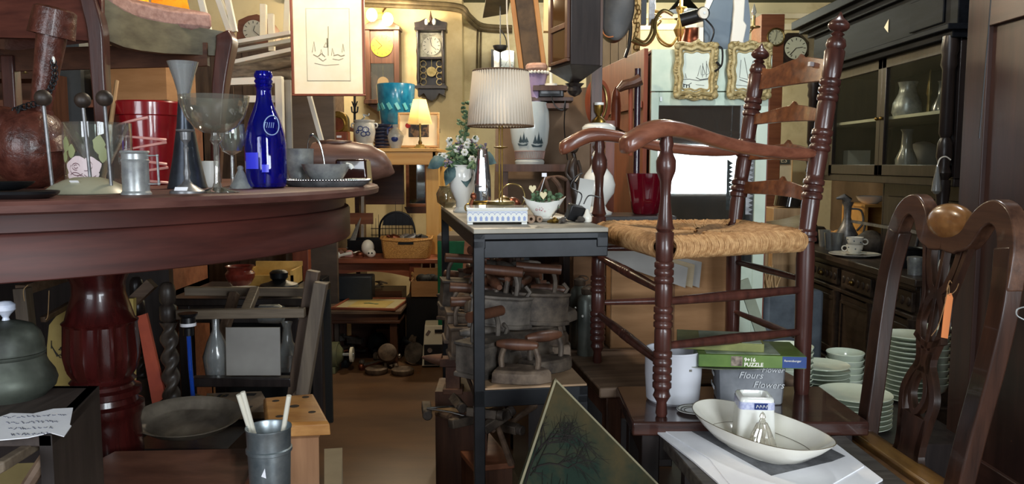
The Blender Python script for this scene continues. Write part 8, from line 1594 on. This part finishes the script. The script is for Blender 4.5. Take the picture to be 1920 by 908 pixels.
# barley twist chair frame
Yt = 2.45; t = thing('barley_twist_chair', 'worn grey wooden chair frame with barley twist posts under the round table', 'chair', Vector((A(450, Yt, .5).x, Yt, 0))); o_ = t.location
def twist(px_, Y, ya_, yb_, rpx, nm='twisted_post', m_=greyz, cap=True):
    b = MB(); k = mpp(Y, .6); z1 = W(px_, ya_, Y).z; z0 = 0; cx_ = A(px_, Y, .5).x - o_.x; cy_ = Y - o_.y; zt_ = z1 - 75*k; N_ = 110; vs = []; m = 20
    for j in range(N_ + 1):
        z = lerp(.16, zt_, j/N_)
        for i in range(m):
            a = 2*PI*i/m; r = rpx*k*(1 + .30*math.cos(2*a - z*105)); vs.append((cx_ + r*math.cos(a), cy_ + r*math.sin(a), z))
    b.add(vs, [(j*m+i, j*m+(i+1) % m, (j+1)*m+(i+1) % m, (j+1)*m+i) for j in range(N_) for i in range(m)]); b.box((cx_, cy_, .08), (rpx*2.2*k, rpx*2.2*k, .16))
    if cap: b.lathe([(zt_, rpx*.8*k), (zt_+6*k, rpx*1.15*k), (zt_+30*k, rpx*1.2*k), (zt_+34*k, rpx*.8*k), (zt_+40*k, rpx*1.1*k), (zt_+60*k, rpx*1.15*k), (zt_+70*k, rpx*.95*k), (zt_+75*k, rpx*.6*k), (zt_+75.5*k, .001)], (cx_, cy_, 0), n=20)
    b.obj(nm, m_, t, bev=0, ang=60)
twist(320, Yt, 530, 760, 13, m_=mat('dark worn oak', '#2c2521', '#4c423a', .4, 0, (30, 30, 6)))
twist(262, Yt + .25, 520, 760, 11, m_=dark)
def tb(p, q_, w, d, m_, nm, Y, Y2=None): 
    a = W(*p, Y) - o_; c = W(*q_, Y2 or Y) - o_; dd = c - a; R = align(dd); b = MB(); b.box((a+c)/2, (w, d, dd.length), R); b.obj(nm, m_, t, bev=.003)
tb((332, 590), (572, 586), .026, .03, greyw, 'seat_rail', Yt); tb((348, 546), (592, 548), .028, .03, greyw, 'seat_rail', Yt + .35); tb((360, 715), (548, 715), .04, .03, dark, 'stretcher', Yt + .1)
tb((478, 545), (460, 588), .03, .03, greyz, 'cross_bar', Yt + .3, Yt); tb((440, 550), (415, 640), .03, .03, dustz, 'cross_bar', Yt + .3, Yt + .2)
for p_ in (((588, 508), (552, 740)), ((602, 530), (568, 740))): tb(*p_, .038, .04, greyz if p_[0][0] > 600 else dustz, 'back_stile', Yt + (.0 if p_[0][0] > 600 else .1))
xq = W(560, 740, Yt) - o_; MB().box((xq.x, xq.y + .03, xq.z/2), (.04, .05, xq.z)).obj('leg', dustz, t)
# grey panel and red/yellow boards, drilled board, spectacles
k = mpp(2.52, .6); tag(MB().box((0, 0, 0), (103*k, .006, 92*k)).obj('grey_metal_panel', greyp, None, W(475, 659, 2.56), (-.05, 0, 0)), 'plain grey square metal panel under the barley twist chair rail', 'panel')
b = MB(); slab(b, [W(256, 594, 2.5), W(274, 588, 2.5), W(310, 745, 2.45), W(286, 762, 2.45)], (0, .012, 0)); tag(b.obj('orange_red_board', orange), 'narrow orange red board leaning between pedestal and twisted post', 'board')
b = MB(); b.box(W(268, 548, 2.6), (.09, .03, .035), rot(0, -.75, 0)); tag(b.obj('wooden_offcut', dusty), 'short brown wooden offcut above the orange red board', 'offcut')
b = MB(); q = [S(388, 738, .43), S(490, 734, .43), S(512, 772, .43), S(380, 776, .43)]; slab(b, q, (0, 0, -.02)); t2 = b.obj('drilled_board', mat('worn tan board', '#5f4c38', '#85705a', .6, 0, (9, 9, 9))); tag(t2, 'flat worn board with square holes behind the oval tray', 'board')
b = MB(); [b.box(S(x, y, .4303), (.03, .025, .001)) for x, y in ((418, 742), (470, 740), (410, 762), (462, 764))]; b.obj('square_holes', blackx, t2)
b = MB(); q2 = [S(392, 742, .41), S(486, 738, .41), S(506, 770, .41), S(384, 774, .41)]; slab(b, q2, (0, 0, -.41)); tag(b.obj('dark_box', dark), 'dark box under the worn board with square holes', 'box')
Ls_ = S(384, 757, .4305); t = thing('gold_spectacles', 'small pair of gold rimmed spectacles on the worn board', 'spectacles', Ls_ + Vector((0, -.01, .012))); b = MB(); [ring(b, (s*.02, 0, 0), .015, .0014, 20, 6, rot(1.1, 0, 0)) for s in (-1, 1)]; b.tube([(-.005, 0, .004), (0, 0, .008), (.005, 0, .004)], .0012, 6); b.tube([(.035, 0, 0), (.05, .03, .01), (.045, .06, 0)], .0012, 6); b.tube([(-.035, 0, 0), (-.04, .03, .012), (-.02, .05, 0)], .0012, 6); b.obj('rims', brass, t)
t = thing('blue_glass_rod', 'thin blue glass tube with a black cap standing under the table', 'tube', W(360, 690, 2.3)); k = mpp(2.3, .55)
b = MB(); b.tube([(0, 0, -62*k), (-3*k, 0, 0), (-4*k, 0, 64*k)], 4*k, 12); b.obj('tube', blug, t); b = MB(); b.lathe(px_prof([(62, 9), (76, 9), (80, 14), (96, 13), (100, 17), (104, 18), (104, .1)], k), (-4*k, 0, 0), n=20); b.obj('cap', blackp, t); b = MB(); b.lathe(px_prof([(80, 14.4), (86, 14.4)], k), (-4*k, 0, 0), n=20, close=False); b.obj('white_band', paper, t)
# leaning ochre shield and dark frame at left
Yf_ = 2.5; t = thing('ochre_shield', 'ochre arched panel with faint branch drawing, leaning behind the pedestal', 'panel', W(150, 740, Yf_)); o_ = t.location
P = [(90, 745), (88, 650), (92, 610), (112, 585), (150, 566), (250, 560), (250, 745)]; b = MB(); slab(b, [W(x, y, Yf_) - o_ for x, y in P], (0, .02, 0)); b.obj('board', yellow, t)
b = MB(); random.seed(8)
for i in range(7):
    x, y = 118 + random.uniform(-6, 10), 668; pts = [W(x, y, Yf_ - .002) - o_]
    for j in range(5): x += random.uniform(-12, 14); y += random.uniform(-18, 8); pts.append(W(max(96, min(x, 150)), y, Yf_ - .002) - o_)
    b.tube(pts, .0015, 4)
b.obj('branch_drawing', ink, t)
t = thing('dark_leaning_frame', 'dark worn wooden frame leaning at the left under the round table', 'frame', W(45, 740, 2.35)); o_ = t.location
b = MB(); b.tube([W(42, 540, 2.3) - o_, W(64, 740, 2.3) - o_], .026, 4); b.obj('left_stile', greyz, t, bev=.002); b = MB(); b.tube([W(38, 545, 2.3) - o_, W(140, 512, 2.55) - o_, W(240, 500, 2.8) - o_], .022, 4); b.tube([W(80, 600, 2.35) - o_, W(140, 566, 2.5) - o_], .012, 4); b.obj('top_rail', dusty, t, bev=.002)
b = MB(); b.tube(smooth_pts([W(52, 535, 2.27), W(44, 545, 2.26), W(46, 565, 2.26)], 4), .0012, 5); b.tube(smooth_pts([W(92, 545, 2.3), W(90, 590, 2.3), W(86, 600, 2.3)], 4), .0012, 5); tag(b.obj('loose_string', palex), 'loose pale strings hanging from the dark leaning frame', 'string')
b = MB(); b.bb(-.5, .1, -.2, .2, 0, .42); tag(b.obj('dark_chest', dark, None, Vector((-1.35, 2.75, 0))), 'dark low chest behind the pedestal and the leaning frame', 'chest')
b = MB(); b.bb(-.9, .9, -.02, .02, 0, .93); tag(b.obj('shade_backboard', dark, None, Vector((A(325, 3.1, .5).x - .9, 3.1, 0))), 'very dark board added for the shade behind the round table', 'board')  # near-black board added to stand in for the shade below the table
# low dark table with pots behind the chair frame
DZ = .64; Ld = Vector((A(478, 3.2, DZ).x, 3.25, 0)); t = low_table('low_table', 'low dark table behind the barley twist chair, carrying an oxblood pot', Ld.x - .27, Ld.x + .25, 3.0, 3.45, DZ, dark, m2=dark)
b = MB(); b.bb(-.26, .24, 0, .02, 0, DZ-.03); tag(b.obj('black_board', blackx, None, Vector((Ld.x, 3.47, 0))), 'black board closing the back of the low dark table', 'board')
t = thing('oxblood_pot', 'squat oxblood red pottery bowl with a narrow mouth', 'pot', A(451, 3.15, DZ + .03)); k = mpp(3.15, .7); MB().lathe(hollow(px_prof([(0, 16), (4, 20), (14, 26), (22, 27), (28, 22), (33, 24), (36, 27)], k), 2*k), n=36, close=False).obj('body', terra, t)
lathed('white_plate', 'white plate under the squat oxblood pot', 'plate', porcw, A(451, 3.15, DZ + .001), [(0, .05), (.012, .075), (.014, .075), (.005, .05), (.004, .001)])
t = thing('yellow_crate', 'shallow yellow wooden crate behind the oxblood pot', 'crate', Vector((A(515, 3.36, DZ).x, 3.36, DZ)), r=(0, 0, 0)); b = MB(); b.bb(-.1, .1, -.08, -.07, 0, .05); b.bb(-.1, .1, .07, .08, 0, .09); b.bb(-.1, -.09, -.08, .08, 0, .07); b.bb(.09, .1, -.08, .08, 0, .07); b.bb(-.1, .1, -.08, .08, 0, .006); b.obj('box_body', mat('yellow crate wood', '#8f7034', '#b3904c', .6, 0, (9, 9, 9)), t)
t = thing('lidded_black_pot', 'black lidded iron pot with a stepped knob beside the oxblood pot', 'pot', A(524, 3.12, DZ)); k = mpp(3.12, .7); MB().lathe(px_prof([(0, 24), (4, 34), (14, 36), (18, 34), (22, 20), (26, 12), (30, 16), (40, 17), (44, 12), (45, .1)], k), n=36).obj('body', blackm, t)
lathed('glass_jar', 'clear glass jar lying in the barley twist chair frame', 'jar', glassf, A(488, 2.9, .60), [(0, .035), (.07, .036), (.08, .03), (.085, .03)], .002).rotation_euler = (0, PI/2, 0)
lathed('glass_decanter', 'clear glass decanter standing on the dark table under the chair rails', 'decanter', glassf, A(540, 2.75, .43), [(0, .04), (.06, .045), (.1, .02), (.15, .014), (.17, .02)], .003)
lathed('glass_decanter', 'clear tall glass bottle left of the grey square panel', 'decanter', glassf, A(408, 2.62, .43), [(0, .035), (.08, .045), (.13, .03), (.17, .012), (.24, .012)], .003)
# pendant lamps added above the frame, out of view, to brighten the shop
for i, (x, y, e, lab) in enumerate(((-.45, 2.75, 32, 'added unseen hanging lamp above the aisle'), (1.3, 6.2, 18, 'added unseen hanging lamp over the far right corner'), (1.0, 2.5, 18, 'added unseen hanging lamp over the rush chair'), (-.1, 5.1, 44, 'added unseen hanging lamp before the wall clocks'))):
    t = thing('added_pendant_lamp', lab, 'lamp', (x, y, 2.36)); b = MB(); b.lathe(hollow([(-.06, .12), (.02, .05), (.04, .02)], .002), n=28, close=False); b.cyl((0, 0, .03), (0, 0, ZC - 2.36), .004, n=6); b.obj('metal_shade', blackm, t); MB().sph((0, 0, -.03), .03, 14).obj('bulb', bulbm, t)
    light('bulb_light', 'POINT', (0, 0, -.09), e, ((1, .84, .62), (.95, 1, .85), (.92, .97, 1), (1, .86, .64))[i], .05, parent=t)
